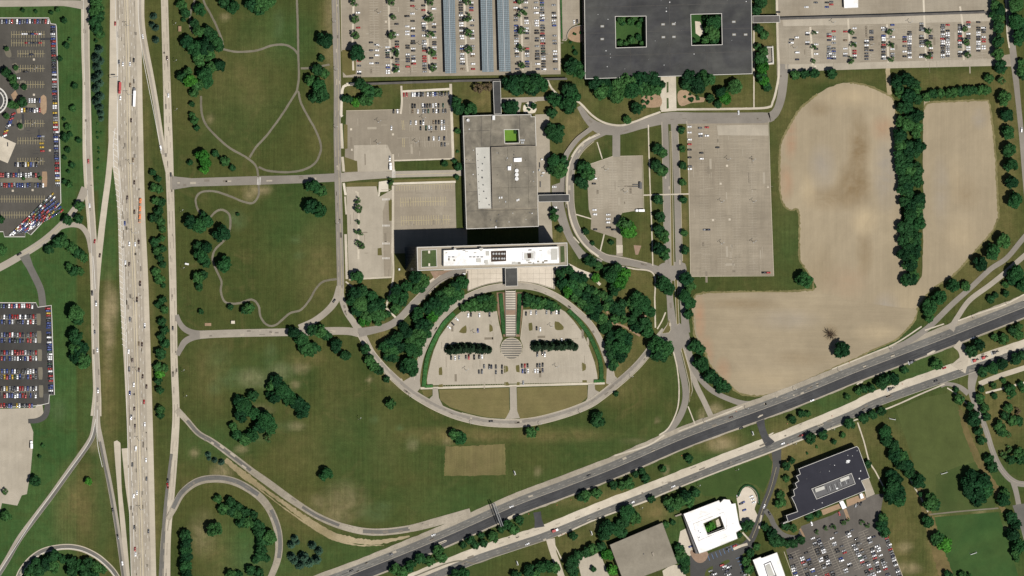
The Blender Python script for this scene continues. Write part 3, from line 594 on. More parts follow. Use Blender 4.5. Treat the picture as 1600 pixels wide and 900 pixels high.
# divided highway
U = [(380, 948), (500, 900), (540, 885), (636, 847), (700, 820), (800, 776), (880, 746), (960, 715), (1067, 669), (1195, 622), (1262, 596), (1338, 565), (1467, 516), (1600, 464), (1700, 425)]
ribbon('highway_westbound', U, 0, 'gravel_shoulder', off=(-32, 3.5), step=8, wob=.3)
ribbon('highway_westbound', U, 0, 'asphalt_worn', off=(-15.5, -4.5), step=8)
ribbon('highway_westbound', U, 0, 'asphalt_new', off=(-29.5, -15), step=8)
E = [(500, 951), (620, 905), (727, 861), (800, 836), (853, 818), (947, 780), (1040, 744), (1142, 704), (1200, 682), (1320, 633), (1364, 612), (1462, 577), (1511, 560), (1600, 530), (1700, 496)]
ribbon('highway_eastbound', E, 0, 'concrete_light', off=(-13, 0), step=8, wob=.25)
ribbon('highway_eastbound', E, 0, 'asphalt_worn', off=(-24, -12), step=8)
# ramp from the frontage road to the highway
LR = [(276, 640), (292, 657), (310, 677), (332, 690), (362, 712), (392, 735), (420, 755), (447, 775), (472, 792), (497, 807), (530, 821), (567, 830), (600, 831), (640, 826), (680, 816), (735, 800)]
ribbon('dirt_verge', [(352, 718), (385, 745), (415, 766), (445, 787), (480, 812), (515, 834), (545, 843), (590, 847), (640, 838)], [7, 11, 5, 6, 8, 11, 9, 7, 3], 'dirt', wob=.5)
ribbon('dirt_verge', [(360, 728), (400, 760), (440, 791), (480, 819), (520, 842), (560, 852), (600, 852)], [2.5, 2, 1.6, 3, 4, 2, 1], 'dirt', wob=.3)
ribbon('highway_ramp', LR, [10, 9, 9, 9, 10, 10, 11, 11, 10, 10, 10, 11, 11, 11, 13, 12], 'gravel_shoulder')
for seg, w in ((LR[1:6], 5), (LR[8:11], 4.5), (LR[11:14], 6)): ribbon('highway_ramp', seg, w, 'road_mid')
LOOPB = [(262, 812), (271, 795), (285, 770), (310, 752), (342, 748), (372, 755), (403, 774), (422, 797), (433, 825), (436, 850), (434, 872), (426, 895), (405, 940)]
ribbon('loop_ramp', LOOPB, [8, 10, 11, 12, 12, 12, 12, 12, 12, 12, 11, 10, 10], 'gravel_shoulder')
ribbon('loop_ramp', LOOPB[1:7], 0, 'asphalt_worn', off=(-2, 4.5)); ribbon('loop_ramp', LOOPB[7:11], 0, 'asphalt_worn', off=(-1.5, 4.5))
# roads of the west campus
ribbon('campus_road', [(-60, 448), (0, 418), (35, 398), (70, 375), (100, 347), (120, 322), (134, 294)], [11, 11, 11, 11, 10, 10, 14], 'road_pale')
ribbon('campus_road', [(88, 359), (100, 353), (115, 351), (128, 355), (138, 370), (143, 395)], [6, 8, 8, 8, 8, 8], 'road_pale')
ribbon('campus_road', [(38, 399), (47, 418), (57, 438), (64, 455), (67, 480)], [16, 11, 11, 11, 11], 'road_mid')
ribbon('campus_road', [(72, 615), (74, 635), (70, 650), (58, 657), (44, 658)], [8, 9, 9, 8, 7], 'asphalt_drive')
ribbon('campus_road', [(-60, 6), (60, 5), (100, 5), (132, 8)], [11, 10, 9, 14], 'road_pale')
# east side
ribbon('east_road', [(1570, -120), (1573, -20), (1576, 20), (1581, 65), (1585, 100), (1588, 130), (1592, 170), (1597, 220), (1601, 270), (1606, 330), (1606, 370)], [9, 9, 9, 10, 11, 9, 8, 8, 8, 8, 8], 'road_grey')
ribbon('east_road', [(1390, 548), (1420, 533), (1451, 511), (1488, 475), (1515, 451), (1547, 421), (1573, 403), (1600, 371), (1660, 300)], [7, 9, 9, 8.5, 8, 8, 8, 8, 8], 'road_grey')
ribbon('east_road', [(1484, 514), (1490, 506), (1497, 494), (1515, 469), (1547, 445), (1573, 424), (1600, 400), (1660, 350)], [16, 9, 8, 8, 8, 8, 8, 8], 'road_pale')
ribbon('south_road', [(1522, 578), (1518, 606), (1523, 627), (1532, 649), (1542, 676), (1551, 705), (1564, 732), (1582, 751), (1605, 757), (1680, 758)], [16, 11, 11, 9, 8.5, 8.5, 8.5, 9, 9, 9], 'road_grey')
ribbon('south_road', [(1583, 752), (1588, 770), (1593, 795), (1597, 815), (1603, 840), (1620, 900)], [9, 8, 8, 8, 8, 8], 'road_grey')
ribbon('south_road', [(1470, 603), (1480, 600), (1498, 604), (1513, 615)], [6, 6, 7, 9], 'road_grey')
ribbon('south_road', [(1530, 600), (1560, 588), (1600, 575), (1680, 549)], 8, 'concrete_old')
poly('parking_lot', [(1582, 790), (1590, 788), (1660, 780), (1660, 840), (1600, 840)], 'road_mid')
DRV = [(1213, 702), (1213, 730), (1204, 764), (1193, 792), (1183, 821), (1175, 841), (1160, 857), (1140, 866)]
ribbon('office_drive', DRV, [16, 11, 10, 9.5, 10, 11, 14, 16], 'asphalt_drive')
ribbon('office_drive', [(1196, 797), (1204, 808), (1210, 821), (1221, 834), (1237, 840), (1256, 838)], 8, 'road_mid')
ribbon('crossover', [(1187, 652), (1190, 668), (1196, 684), (1204, 695)], [14, 11, 11, 16], 'asphalt_new')
ribbon('crossover', [(839, 800), (841, 812), (843, 824)], [12, 11, 16], 'asphalt_new')
ribbon('crossover', [(1494, 537), (1503, 546), (1506, 560), (1497, 577)], [14, 14, 14, 26], 'concrete_old')
ribbon('service_drive', [(860, 842), (864, 862), (872, 885), (885, 925)], [14, 10, 10, 10], 'concrete_old')
# verge islands over the highways
for q in ([(846, 820), (846, 806), (856, 796), (880, 787), (905, 777), (945, 779), (905, 797), (872, 811), (855, 818)], [(790, 830), (826, 802), (834, 803), (836, 817), (800, 834)]): pass

for x_, y_, a_ in ((1455, 551, 7), (1344, 598, 6), (799, 807, 8), (690, 848, 8), (1188, 650, 5), (1205, 678, 5)): poly('sand_spill', [(x_+a_*math.cos(t)*RNG.uniform(.7, 1.1)-a_*.1*math.sin(t), y_-.38*a_*math.cos(t)+a_*.36*math.sin(t)*RNG.uniform(.7, 1.1)) for t in np.linspace(0, 6.28, 14, endpoint=False)], 'concrete_light')
# ================================================================== PATHS AND SIDEWALKS
PATHS = [[(316, -30), (318, 0), (328, 20), (338, 40), (346, 60), (349, 73)], [(302, -30), (304, 0), (298, 18), (297, 40), (302, 52)], [(349, 77), (370, 81), (400, 79), (425, 71), (445, 70), (458, 76), (466, 85)], [(462, -40), (465, 30), (466, 85), (467, 120), (464, 142)],
    [(464, 142), (440, 180), (418, 210), (400, 230), (390, 246)], [(466, 142), (470, 160), (480, 180), (493, 203), (501, 225), (500, 240), (492, 255), (475, 265), (450, 269), (420, 267), (404, 261)], [(314, 150), (315, 175), (322, 195), (340, 215), (360, 232), (385, 246), (400, 260), (404, 280)], [(470, 107), (485, 106), (515, 101)],
    [(404, 288), (404, 305), (395, 317), (380, 315), (355, 305), (335, 299), (315, 300), (306, 310), (308, 325), (314, 335)], [(328, 340), (338, 330), (348, 328), (358, 335), (360, 350), (357, 365), (348, 378), (336, 390), (332, 405), (338, 422), (346, 440), (345, 455), (352, 472), (372, 474), (393, 468), (404, 478), (407, 495), (418, 508), (432, 507), (452, 490), (470, 484), (484, 468), (493, 452), (505, 440), (526, 436)]]
for p in PATHS: ribbon('footpath', p, 3.3, 'path', wob=.12)
WALKS = [([(541, 133), (535, 140), (533, 180), (535, 182)], 4, 'concrete_white'), ([(533, 193), (535, 232)], 4, 'concrete_light'), ([(535, 245), (537, 268)], 4, 'concrete_light'), ([(541, 132), (556, 131)], 5, 'concrete_white'),
    ([(537, 286), (540, 305)], 3.5, 'concrete_white'), ([(539, 307), (541, 335)], 2.5, 'concrete_light'), ([(540, 366), (542, 436)], 4, 'concrete_light'), ([(545, 437), (575, 435), (612, 433)], 2.5, 'concrete_light'), ([(614, 396), (614, 436), (606, 470), (602, 480)], 3, 'concrete_light'), ([(602, 480), (618, 496)], 3, 'concrete_light'), ([(614, 290), (614, 360), (613, 396)], 3.5, 'concrete_light'),
    ([(616, 251), (707, 248)], 2.2, 'concrete_light'), ([(628, 143), (704, 139)], 3.5, 'concrete_white'), ([(627, 134), (628, 160), (626, 178)], 3, 'concrete_light'), ([(704, 131), (706, 190), (708, 249)], 4, 'concrete_light'), ([(614, 241), (615, 268)], 3, 'concrete_light'), ([(614, 287), (712, 284)], 3.2, 'concrete_white'),
    ([(855, 124), (862, 138), (875, 150), (890, 155), (905, 160), (925, 180), (945, 192), (970, 196), (992, 190), (1012, 182), (1032, 175)], 3, 'concrete_light'), ([(1033, 172), (1034, 120)], 3, 'concrete_light'), ([(1057, 171), (1150, 170), (1199, 168), (1207, 160), (1213, 140), (1217, 110), (1215, 60), (1213, -40)], 3.4, 'concrete_light'), ([(1178, 30), (1178, 170)], 2, 'concrete_light'),
    ([(1013, 195), (1014, 240), (1016, 300), (1018, 350), (1020, 415)], 1.8, 'concrete_light'), ([(933, 222), (941, 248)], 1.6, 'concrete_light'), ([(900, 335), (924, 342)], 1.8, 'concrete_light'), ([(944, 366), (938, 392)], 2, 'concrete_light'), ([(1005, 305), (1076, 303)], 2, 'concrete_light'), ([(963, 415), (990, 420), (1021, 428), (1023, 470), (1024, 512)], 2.2, 'concrete_light'), ([(1040, 488), (1034, 502), (1027, 514)], 2, 'concrete_light'),
    ([(1051, 545), (1058, 575), (1061, 610), (1058, 640), (1045, 668), (1030, 680)], 2, 'concrete_light'), ([(1075, 635), (1086, 663)], 1.8, 'concrete_light'),
    ([(560, 938), (700, 880), (745, 880), (790, 862), (845, 845)], 2, 'path'), ([(872, 838), (930, 812), (985, 792), (1010, 783), (1040, 770), (1120, 738), (1200, 708), (1250, 688), (1320, 662), (1390, 637), (1440, 615), (1476, 600)], 2.2, 'concrete_light'), ([(862, 842), (878, 875)], 1.8, 'concrete_light'),
    ([(1480, 606), (1495, 616), (1512, 632)], 2, 'concrete_light'), ([(1540, 614), (1600, 598), (1680, 574)], 3, 'concrete_light'), ([(1340, 660), (1350, 690), (1358, 720), (1368, 737), (1380, 760)], 2, 'concrete_light'), ([(1450, 800), (1440, 780), (1428, 760), (1420, 745)], 2, 'concrete_light'), ([(1452, 804), (1500, 799), (1560, 794)], 2.2, 'path'),
    ([(1571, -60), (1573, 40), (1577, 75)], 2, 'concrete_light'), ([(1300, 577), (1360, 553), (1400, 536), (1440, 510)], 2, 'concrete_light'), ([(1445, 516), (1475, 506)], 2, 'concrete_light'), ([(1497, 501), (1540, 486), (1570, 476), (1600, 460)], 2, 'concrete_light'), ([(1060, 674), (1110, 655), (1160, 635)], 2, 'concrete_light'), ([(960, 712), (1010, 697), (1038, 680)], 2.5, 'concrete_light'), ([(1250, 826), (1257, 840)], 3, 'bed_sand'), ([(1320, 795), (1326, 812)], 5, 'bed_sand'),
    ([(1146, 858), (1158, 853), (1168, 850)], 4, 'concrete_light'), ([(1160, 832), (1172, 845)], 2.5, 'concrete_light'), ([(1165, 875), (1172, 905)], 2, 'concrete_light'), ([(1190, 805), (1186, 826)], 2.5, 'concrete_light'), ([(896, 370), (905, 380)], 2, 'concrete_light'), ([(690, 560), (700, 562)], .1, 'concrete_light'),
    ([(540, 440), (556, 452)], 2.5, 'concrete_light'), ([(918, 489), (940, 494), (970, 492), (1010, 494)], 2.2, 'bed_sand'), ([(955, 505), (975, 510), (1000, 525)], 3, 'bed_sand'), ([(935, 455), (945, 480), (950, 490)], 3, 'bed_sand'), ([(912, 428), (928, 436), (938, 445)], 4, 'concrete_light'), ([(1192, 24), (1212, 24)], .1, 'concrete_light')]
for p, w, m in WALKS:
    if w > .5: ribbon('sidewalk', p, w, m, wob=.05)
poly('plaza_paving', [(1033, 120), (1056, 119), (1057, 173), (1033, 175)], 'concrete_light')
for q in ([(1041.5, 128), (1044.5, 128), (1044.5, 144), (1041.5, 145)], [(1041.5, 153), (1044.5, 153), (1045, 169), (1041.5, 170)]): poly('planting_bed', q, 'garden_roof')
poly('planting_bed', [(1060, 143), (1072, 141), (1085, 150), (1102, 153), (1100, 159), (1080, 161), (1065, 166), (1059, 158)], 'bed_sand', sm=True)
poly('planting_bed', [(1003, 152), (1020, 147), (1033, 152), (1032, 166), (1012, 168), (1003, 163)], 'bed_sand', sm=True)
poly('planting_bed', [(776, 457), (818, 457), (817, 484), (812, 526), (787, 526), (778, 490)], 'mulch')

# ================================================================== KERBS
for c, off in ((SWEEP[4:24], -6.3), (SWEEP[11:20], 6.3), (UP, 4.8), (CURVE[1:15], 5), (CURVE[1:12], -5)):
    s = smooth(c, 5); n = normals(s); kerb([tuple(q) for q in s+n*off], .7, sm=False)
for q, cl in ((LOT_A, False), (LOT_B, False)):
    m = strip_solid(q, 1.0, .5, sm=False); o = m.build('boundary_wall', 'coping')
    tag(o, 'low white boundary wall round the '+('upper' if q is LOT_A else 'lower')+' car park at the left edge', 'wall')
for q in ([(541, 173), (625, 171)], [(1073, 189), (1076, 270), (1079, 432)], [(1201, 190), (1204, 295), (1209, 431)], [(1079, 432), (1209, 431)], [(918, 290), (920, 257), (958, 244)], [(969, 244), (1004, 243), (1006, 327), (973, 332)], [(874, -40), (876, 100)], [(776, 486), (779, 505), (785, 530)], [(818, 484), (816, 505), (813, 530)], [(532, -40), (534, 80)],
          [(1034, 190), (1036, 300), (1038, 400)], [(1059, 195), (1063.5, 300), (1066.5, 408)], [(640, 473), (655, 458), (672, 442), (688, 430)], [(632, 497), (650, 479), (664, 466), (682, 447)], [(566, 528), (590, 556), (610, 580)], [(1225, 862), (1240, 903)], [(1376, 802), (1389, 844), (1411, 902)]):
    kerb(q, .7, sm=False)
for q in ([(553, -20), (552, 20), (551, 66), (552, 110)], [(607, -20), (608, 40), (610, 80), (613, 115)], [(665.5, -20), (667, 40), (670, 90), (672, 114)], [(725, -20), (727, 40), (729, 90), (731, 112)], [(811, -20), (815, 40), (816, 80), (817, 110)], [(1266, 42), (1268, 70), (1270, 102)], [(1325, 29), (1327, 60), (1330, 99)], [(1386, 38), (1387, 70), (1388, 98)], [(1443, 0), (1445, 50), (1447, 95)], [(1500, 10), (1504, 40), (1506, 94)], [(555, 300), (560, 310), (560, 405)], [(872, -20), (874, 110)]):
    ribbon('planting_strip', q, 3, 'concrete_light')

# ================================================================== MARKINGS
for o_, s_ in ((6.3, 0), (10.4, 5), (-6.5, 3), (-11, 8)): dashes('lane_markings', FW_MED, o_, 4.3, 12.7, .3, start=s_)
line('lane_markings', FW_MED, 2.5, .25, 'paint_yellow'); line('lane_markings', FW_MED, -2.2, .25, 'paint_yellow'); line('lane_markings', FW_MED, -17, .4)
line('lane_markings', [(186, -100), (184.5, 0), (184, 100), (183.5, 225), (192, 340), (195, 450), (203, 675), (210, 870)], 0, .45)
for y in range(205, 545, 9):
    x = float(np.interp(y, [205, 275, 335, 450, 545], [179, 181, 187, 190, 194])); marks('lane_markings', [((x-3, y), (x+4, y+5))], .45, 'paint_white')
line('lane_markings', [(180, 200), (177, 225), (178, 262)], 0, .6); line('lane_markings', [(217, -60), (216, 20), (222, 80), (231, 130), (243, 190), (252, 240)], 0, .45)
line('lane_markings', [(151, 455), (149, 420), (147, 400)], 2, .5); line('lane_markings', [(152, 640), (152, 690), (160, 730)], 0, .5); line('lane_markings', R1, -2.6, .3); line('lane_markings', LOOPA, -2.4, .4); line('lane_markings', [(150, 655), (140, 690), (105, 740), (55, 808), (8, 880), (-15, 915)], -.4, .5)
line('lane_markings', U, -15.2, .35, 'paint_faint'); dashes('lane_markings', U, -8.2, 4.3, 12.7, .2, 'paint_faint'); dashes('lane_markings', U, -11.8, 4.3, 12.7, .2, 'paint_faint', start=6); line('lane_markings', U, -30, .3, 'paint_faint')
dashes('lane_markings', E, -16, 4.3, 12.7, .2, 'paint_faint'); dashes('lane_markings', E, -20, 4.3, 12.7, .2, 'paint_faint'); line('lane_markings', E, -24.2, .4, 'paint_faint')
line('lane_markings', R3, 5.2, .3, 'paint_faint'); line('lane_markings', R3, 1.5, .25, 'paint_yellow'); dashes('lane_markings', SWEEP[6:23], 0, 4, 4, .2, 'paint_faint')
for c in ([(405, 277), (404, 289)], [(615, 265), (615, 278)]): marks('crosswalk', [((c[0][0]+dx, c[0][1]), (c[1][0]+dx, c[1][1])) for dx in (-2, 0, 2)], .5, 'paint_white')
for y in (310, 351, 379, 402): marks('crosswalk', [((598+2*i, y), (598+2*i, y+3)) for i in range(6)], .6, 'paint_white')
line('lane_markings', [(35, 398), (70, 375), (100, 347), (120, 322)], 0, .25, 'paint_yellow'); line('lane_markings', DRV[1:6], 0, .25, 'paint_yellow')
line('lane_markings', [(1523, 627), (1532, 649), (1542, 676), (1551, 705), (1564, 732), (1582, 751), (1605, 757)], 0, .25, 'paint_faint'); line('lane_markings', [(616, 273), (722, 270)], 0, .3, 'paint_yellow')
K = 'stall_markings'
for y in (54, 67, 84, 107, 132, 193, 220, 252): stalls(K, (18 if y < 80 else 28, y), (70, y), 5.5, mat='paint_yellow', w=.25)
stalls(K, (-40, 311), (70, 311), 5.5, mat='paint_yellow', w=.25); stalls(K, (-40, 336), (55, 336), 5.5, mat='paint_yellow', w=.25)
for y in (499, 528, 555, 585, 612): stalls(K, (-40, y), (57, y), 6, w=.2)
stalls(K, (626, 316), (700, 314), 7, mat='paint_yellow', w=.3); stalls(K, (627, 345), (704, 343), 7.5, mat='paint_yellow', w=.3); stalls(K, (620, 290), (708, 287), -8, both=False, mat='paint_yellow', w=.25)
for y in (170, 197, 222): stalls(K, (640, y), (702, y-1), 8, w=.2)
stalls(K, (632, 144), (702, 141), -11, both=False, w=.2)
for x in (629, 631.5): marks(K, [((x-1, 188), (x, 203)), ((x, 216), (x+.6, 230))], .35, 'paint_yellow')
for x in (583, 641.5, 843): stalls(K, (x, -40), (x+3, 112), 7, sp=4, w=.28)
for x in (607, 669, 727, 812): stalls(K, (x+1, -40), (x+5, 112), 11, sp=4, w=.26, spine=False)
for x in (1299, 1358, 1417, 1477, 1533): stalls(K, (x-1, 40), (x+2, 95), 7.5, sp=4, w=.28)
for x in (1268, 1327, 1387, 1446, 1505): stalls(K, (x, 40), (x+3, 96), 10, sp=4, w=.26, spine=False)
for x in (1097, 1122, 1147, 1172): stalls(K, (x, 196), (x+6, 424), 7, sp=4, w=.13)
for x in (935, 957, 980): stalls(K, (x, 262 if x < 940 else 252), (x+1, 328), 6.5, sp=4, w=.26)
stalls(K, (700, 577), (790, 576), 8, w=.25); stalls(K, (812, 575), (910, 572), 8, w=.25); stalls(K, (700, 545), (768, 544), -15, both=False, w=.2, spine=False); stalls(K, (832, 541), (905, 538), -14, both=False, w=.2, spine=False)
stalls(K, (692, 604), (790, 602), 8, both=False, w=.25, spine=False); stalls(K, (812, 601), (908, 598), 8, both=False, w=.25, spine=False); stalls(K, (725, 487), (775, 487), -8, both=False, w=.2, spine=False); stalls(K, (820, 484), (873, 483), -8, both=False, w=.2, spine=False)
c = smooth(HALF[:9], 3.9); n = normals(c); marks(K, [(tuple(c[i]), tuple(c[i]-n[i]*7)) for i in range(len(c))], .22, 'paint_faint')
c = smooth(HALF[22:], 3.9); n = normals(c); marks(K, [(tuple(c[i]), tuple(c[i]-n[i]*7)) for i in range(len(c))], .22, 'paint_faint')
for i in range(5):
    x, y = 1242+i*27-(i > 1)*2, 862-i*8; stalls(K, (x, y), (x+22, y+52), 8, w=.2)
for i in range(7): marks(K, [((1106+6*i, 868-2.6*i), (1109+6*i, 876-2.6*i))], .5, 'paint_blue')
for i in range(7): marks(K, [((1150+2.3*i, 873+5*i), (1158+2.3*i, 870+5*i))], .4, 'paint_blue')
for (x, y) in ((1136, 259), (1126, 287), (1200, 292), (1114, 344), (1140, 343), (548.5, 202), (614, 210), (550, 234), (53, 93), (53, 148), (78, 235), (20, 298), (51, 297), (1274, 104), (603, 34)): poly('drain_apron', [(x-1.6, y-1.6), (x+1.6, y-1.6), (x+1.6, y+1.6), (x-1.6, y+1.6)], 'concrete_light')
for q in ([(57, 490), (63, 490), (63, 508), (58, 508)], [(58, 517), (64, 517), (64, 536), (59, 536)], [(59, 546), (65, 546), (65, 564), (60, 564)], [(60, 574), (66, 574), (66, 593), (61, 593)], [(61, 602), (67, 602), (67, 621), (62, 621)], [(64, 151), (72, 151), (72, 176), (64, 176)], [(66, 268), (73, 268), (73, 292), (67, 292)]): poly('traffic_island', q, 'bed_sand' if q[0][1] < 300 else 'path', sm=True); 
for q in ([(0, 279), (64, 278), (64, 284), (0, 285)], [(5, 70), (14, 74), (18, 88), (10, 88)], [(19, 100), (25, 98), (31, 113), (25, 115)], [(31, 127), (37, 125), (43, 140), (36, 142)], [(32, 187), (37, 185), (37, 202), (28, 202)], [(42, 162), (56, 163), (57, 168), (42, 167)]): poly('traffic_island', q, 'path', sm=True)
pr = random.Random(17)
def patch_lot(x0, x1, y0, y1, n, tilt=0.0):
    for _ in range(n):
        x, y, L_, w = pr.uniform(x0, x1), pr.uniform(y0, y1), pr.uniform(4, 18), pr.choice([.3, .4, .5, .5, 1.2, 2.5]); v = pr.random() < .6
        marks('pavement_repairs', [((x, y), (x+(.025*L_ if v else L_), y+(L_ if v else -.025*L_)))], w, pr.choice(['lot_seam', 'lot_pale']) if y0 > 65 or x0 > 100 else 'asphalt_seam')
for a in ((1082, 1200, 200, 425, 60), (925, 1000, 262, 325, 16), (545, 700, 178, 245, 26), (545, 608, 295, 430, 20), (620, 705, 292, 352, 14), (560, 690, 5, 115, 30), (800, 870, 5, 110, 20), (1225, 1545, 40, 100, 40), (690, 780, 500, 600, 16), (820, 920, 500, 595, 16), (10, 75, 60, 350, 26)): patch_lot(*a)
def patch_road(c, n, off, lmax=9, key='pavement_repairs'):
    s_ = smooth(c, 1.0); nn = normals(s_)
    for _ in range(n):
        i = pr.randrange(0, len(s_)-12); k = pr.randint(3, lmax); o_ = pr.uniform(*off); w = pr.choice([.3, .4, .8, 1.6, 2.4])
        marks(key, [(tuple(s_[i]+nn[i]*o_), tuple(s_[min(len(s_)-1, i+k)]+nn[min(len(s_)-1, i+k)]*o_))], w, 'repair_dark' if w < 1 else pr.choice(['repair_dark', 'repair_pale']))
for c, n_, off in ((FW_MED, 60, (3, 14)), (FW_MED, 70, (-16, -3)), (FR, 40, (-5, 5)), (R1, 34, (-5, 5)), (R3, 26, (-4, 4)), (SWEEP, 50, (-5, 5)), (UP, 20, (-3, 3)), (U, 40, (-15, -5)), (E, 40, (-24, -12)), (E, 40, (-12, -1)), (LR, 24, (-4, 4)), (CURVE, 16, (-3, 3)), (AVW, 12, (-4, 4)), (AVE, 12, (-4, 4)), (EWD, 16, (-5, 5)), (LOOPB, 14, (-4, 4)), (LOOPA, 12, (-3, 3)), ([(312, 523), (450, 519), (562, 521)], 20, (-4, 4)), ([(276, 285), (400, 282), (520, 278)], 20, (-5, 5))): patch_road(c, n_, off)
for c, offs in ((FW_MED, (4.4, 8.3, 12.4, -4.4, -8.7, -13)), (U, (-6.4, -10, -13.5, -18, -22, -26)), (E, (-14, -18, -22)), (FR, (-2.5, 2.5)), (R3, (-2.7, 2.7))):
    for o_ in offs:
        s_ = smooth(c, 10); nn = normals(s_)
        for i in range(len(s_)-1):
            if pr.random() < .55: marks('wheel_tracks', [(tuple(s_[i]+nn[i]*o_), tuple(s_[i+1]+nn[i+1]*o_))], pr.uniform(.5, 1.1), ('wheel_wear' if c is FW_MED or c is FR or c is R3 else 'wheel_wear_grey') if c is not U or o_ > -16 else 'asphalt_seam')
flush_marks()

# ================================================================== BUILDINGS
def roofpts(px, h): return [tuple(P(x, y, h).xy) for x, y in px]
def ring_faces(m, pts, z0, z1, inward=False):
    n = len(pts)
    ccw = sum(pts[i][0]*pts[(i+1) % n][1]-pts[(i+1) % n][0]*pts[i][1] for i in range(n)) > 0
    if not ccw: pts = pts[::-1]
    if inward: pts = pts[::-1]
    v = [(p[0], p[1], z0) for p in pts]+[(p[0], p[1], z1) for p in pts]
    m.add(v, [(i, (i+1) % n, n+(i+1) % n, n+i) for i in range(n)])
    return pts
def sheet(loops, z):
    """roof or floor sheet with holes; world xy loops"""
    L = [[Vector((p[0], p[1], 0)) for p in q] for q in loops]; flatv = [p for q in L for p in q]; f = []
    for t in tessellate_polygon(L):
        a, b_, c = (flatv[i] for i in t); f.append(tuple(t) if (b_-a).cross(c-a).z > 0 else tuple(t[::-1]))
    return [(p.x, p.y, z) for p in flatv], f
def inset(pts, d):
    n = len(pts); ccw = sum(pts[i][0]*pts[(i+1) % n][1]-pts[(i+1) % n][0]*pts[i][1] for i in range(n)) > 0
    if not ccw: pts = pts[::-1]
    out = []
    for i in range(n):
        a, b_, c = Vector(pts[i-1]), Vector(pts[i]), Vector(pts[(i+1) % n])
        n1 = Vector((-(b_-a).y, (b_-a).x)).normalized(); n2 = Vector((-(c-b_).y, (c-b_).x)).normalized()
        k = (n1+n2); k = k/max(.35, k.length_squared)*2
        out.append(tuple(b_+k*d))
    return out
def parapet(parent, pts, h, t=.6, up=.5, mat='coping', name='parapet'):
    a = pts; b_ = inset(pts, t)
    n = len(a); ccw = sum(a[i][0]*a[(i+1) % n][1]-a[(i+1) % n][0]*a[i][1] for i in range(n)) > 0
    if not ccw: a = a[::-1]
    m = MB(); v = [(*p, h-.3) for p in a]+[(*p, h+up) for p in a]+[(*p, h+up) for p in b_]+[(*p, h-.3) for p in b_]; f = []
    for i in range(n):
        j = (i+1) % n; f += [(i, j, n+j, n+i), (n+i, n+j, 2*n+j, 2*n+i), (2*n+i, 2*n+j, 3*n+j, 3*n+i)]
    m.add(v, f); return m.build(name, mat, parent)
def bands(parent, pts, z0, z1, storeys, mat='window_glass', frac=.5, pane=3.0, name='window_band', proud=.06, minlen=6):
    """rows of panes, one part for every storey of every wall"""
    n = len(pts); ccw = sum(pts[i][0]*pts[(i+1) % n][1]-pts[(i+1) % n][0]*pts[i][1] for i in range(n)) > 0
    if not ccw: pts = pts[::-1]
    sh = (z1-z0)/storeys
    for i in range(n):
        a, b_ = Vector(pts[i]), Vector(pts[(i+1) % n]); L = (b_-a).length
        if L < minlen: continue
        t = (b_-a)/L; nn = Vector((t.y, -t.x))*proud; k = max(1, int(L/pane)); w = L/k
        for s in range(storeys):
            m = MB(); za, zb = z0+sh*(s+.5-frac/2), z0+sh*(s+.5+frac/2)
            for q in range(k):
                p, r = a+t*(w*q+.12), a+t*(w*(q+1)-.12)
                m.add([(*p, za), (*r, za), (*r, zb), (*p, zb), (*(p+nn), za), (*(r+nn), za), (*(r+nn), zb), (*(p+nn), zb)], [(4, 5, 6, 7), (0, 1, 5, 4), (2, 3, 7, 6), (1, 2, 6, 5), (3, 0, 4, 7)])
            m.build(name, mat, parent)
def block(root, px, h, wall='wall_stone', roof='roof_grey', z0=0.0, holes=(), par=True, storeys=0, frac=.5, coping='coping', up=.5, pt=.6, roofname='roof', hz=None):
    pts = roofpts(px, h); hs = [roofpts(q, h) for q in holes]
    m = MB(); ring_faces(m, pts, z0, h)
    for q in hs: ring_faces(m, q, z0 if hz is None else hz, h, True)
    m.build('wall', wall, root)
    v, f = sheet([pts, *hs], h); ob(roofname, mesh(roofname, v, f), roof, root)
    if par:
        parapet(root, pts, h, pt, up, coping)
        for q in hs: parapet(root, inset(q, -pt-.02), h, pt, up, coping)
    if storeys: bands(root, pts, z0, h, storeys, frac=frac)
    return pts
def rbox(root, name, px, z0, dz, mat):
    """a low thing on a roof: outline in pixels at its top"""
    m = MB(); m.prism(roofpts(px, z0+dz), z0+.01, z0+dz); return m.build(name, mat, root)
def quad(x, y, w, d, rot=0.0):
    c, s = math.cos(math.radians(rot)), math.sin(math.radians(rot))
    return [(x+a*w/2*c-b_*d/2*s, y+a*w/2*s+b_*d/2*c) for a, b_ in ((-1, -1), (1, -1), (1, 1), (-1, 1))]
def centre(px):
    a = np.array(px).mean(0); return P(*a)

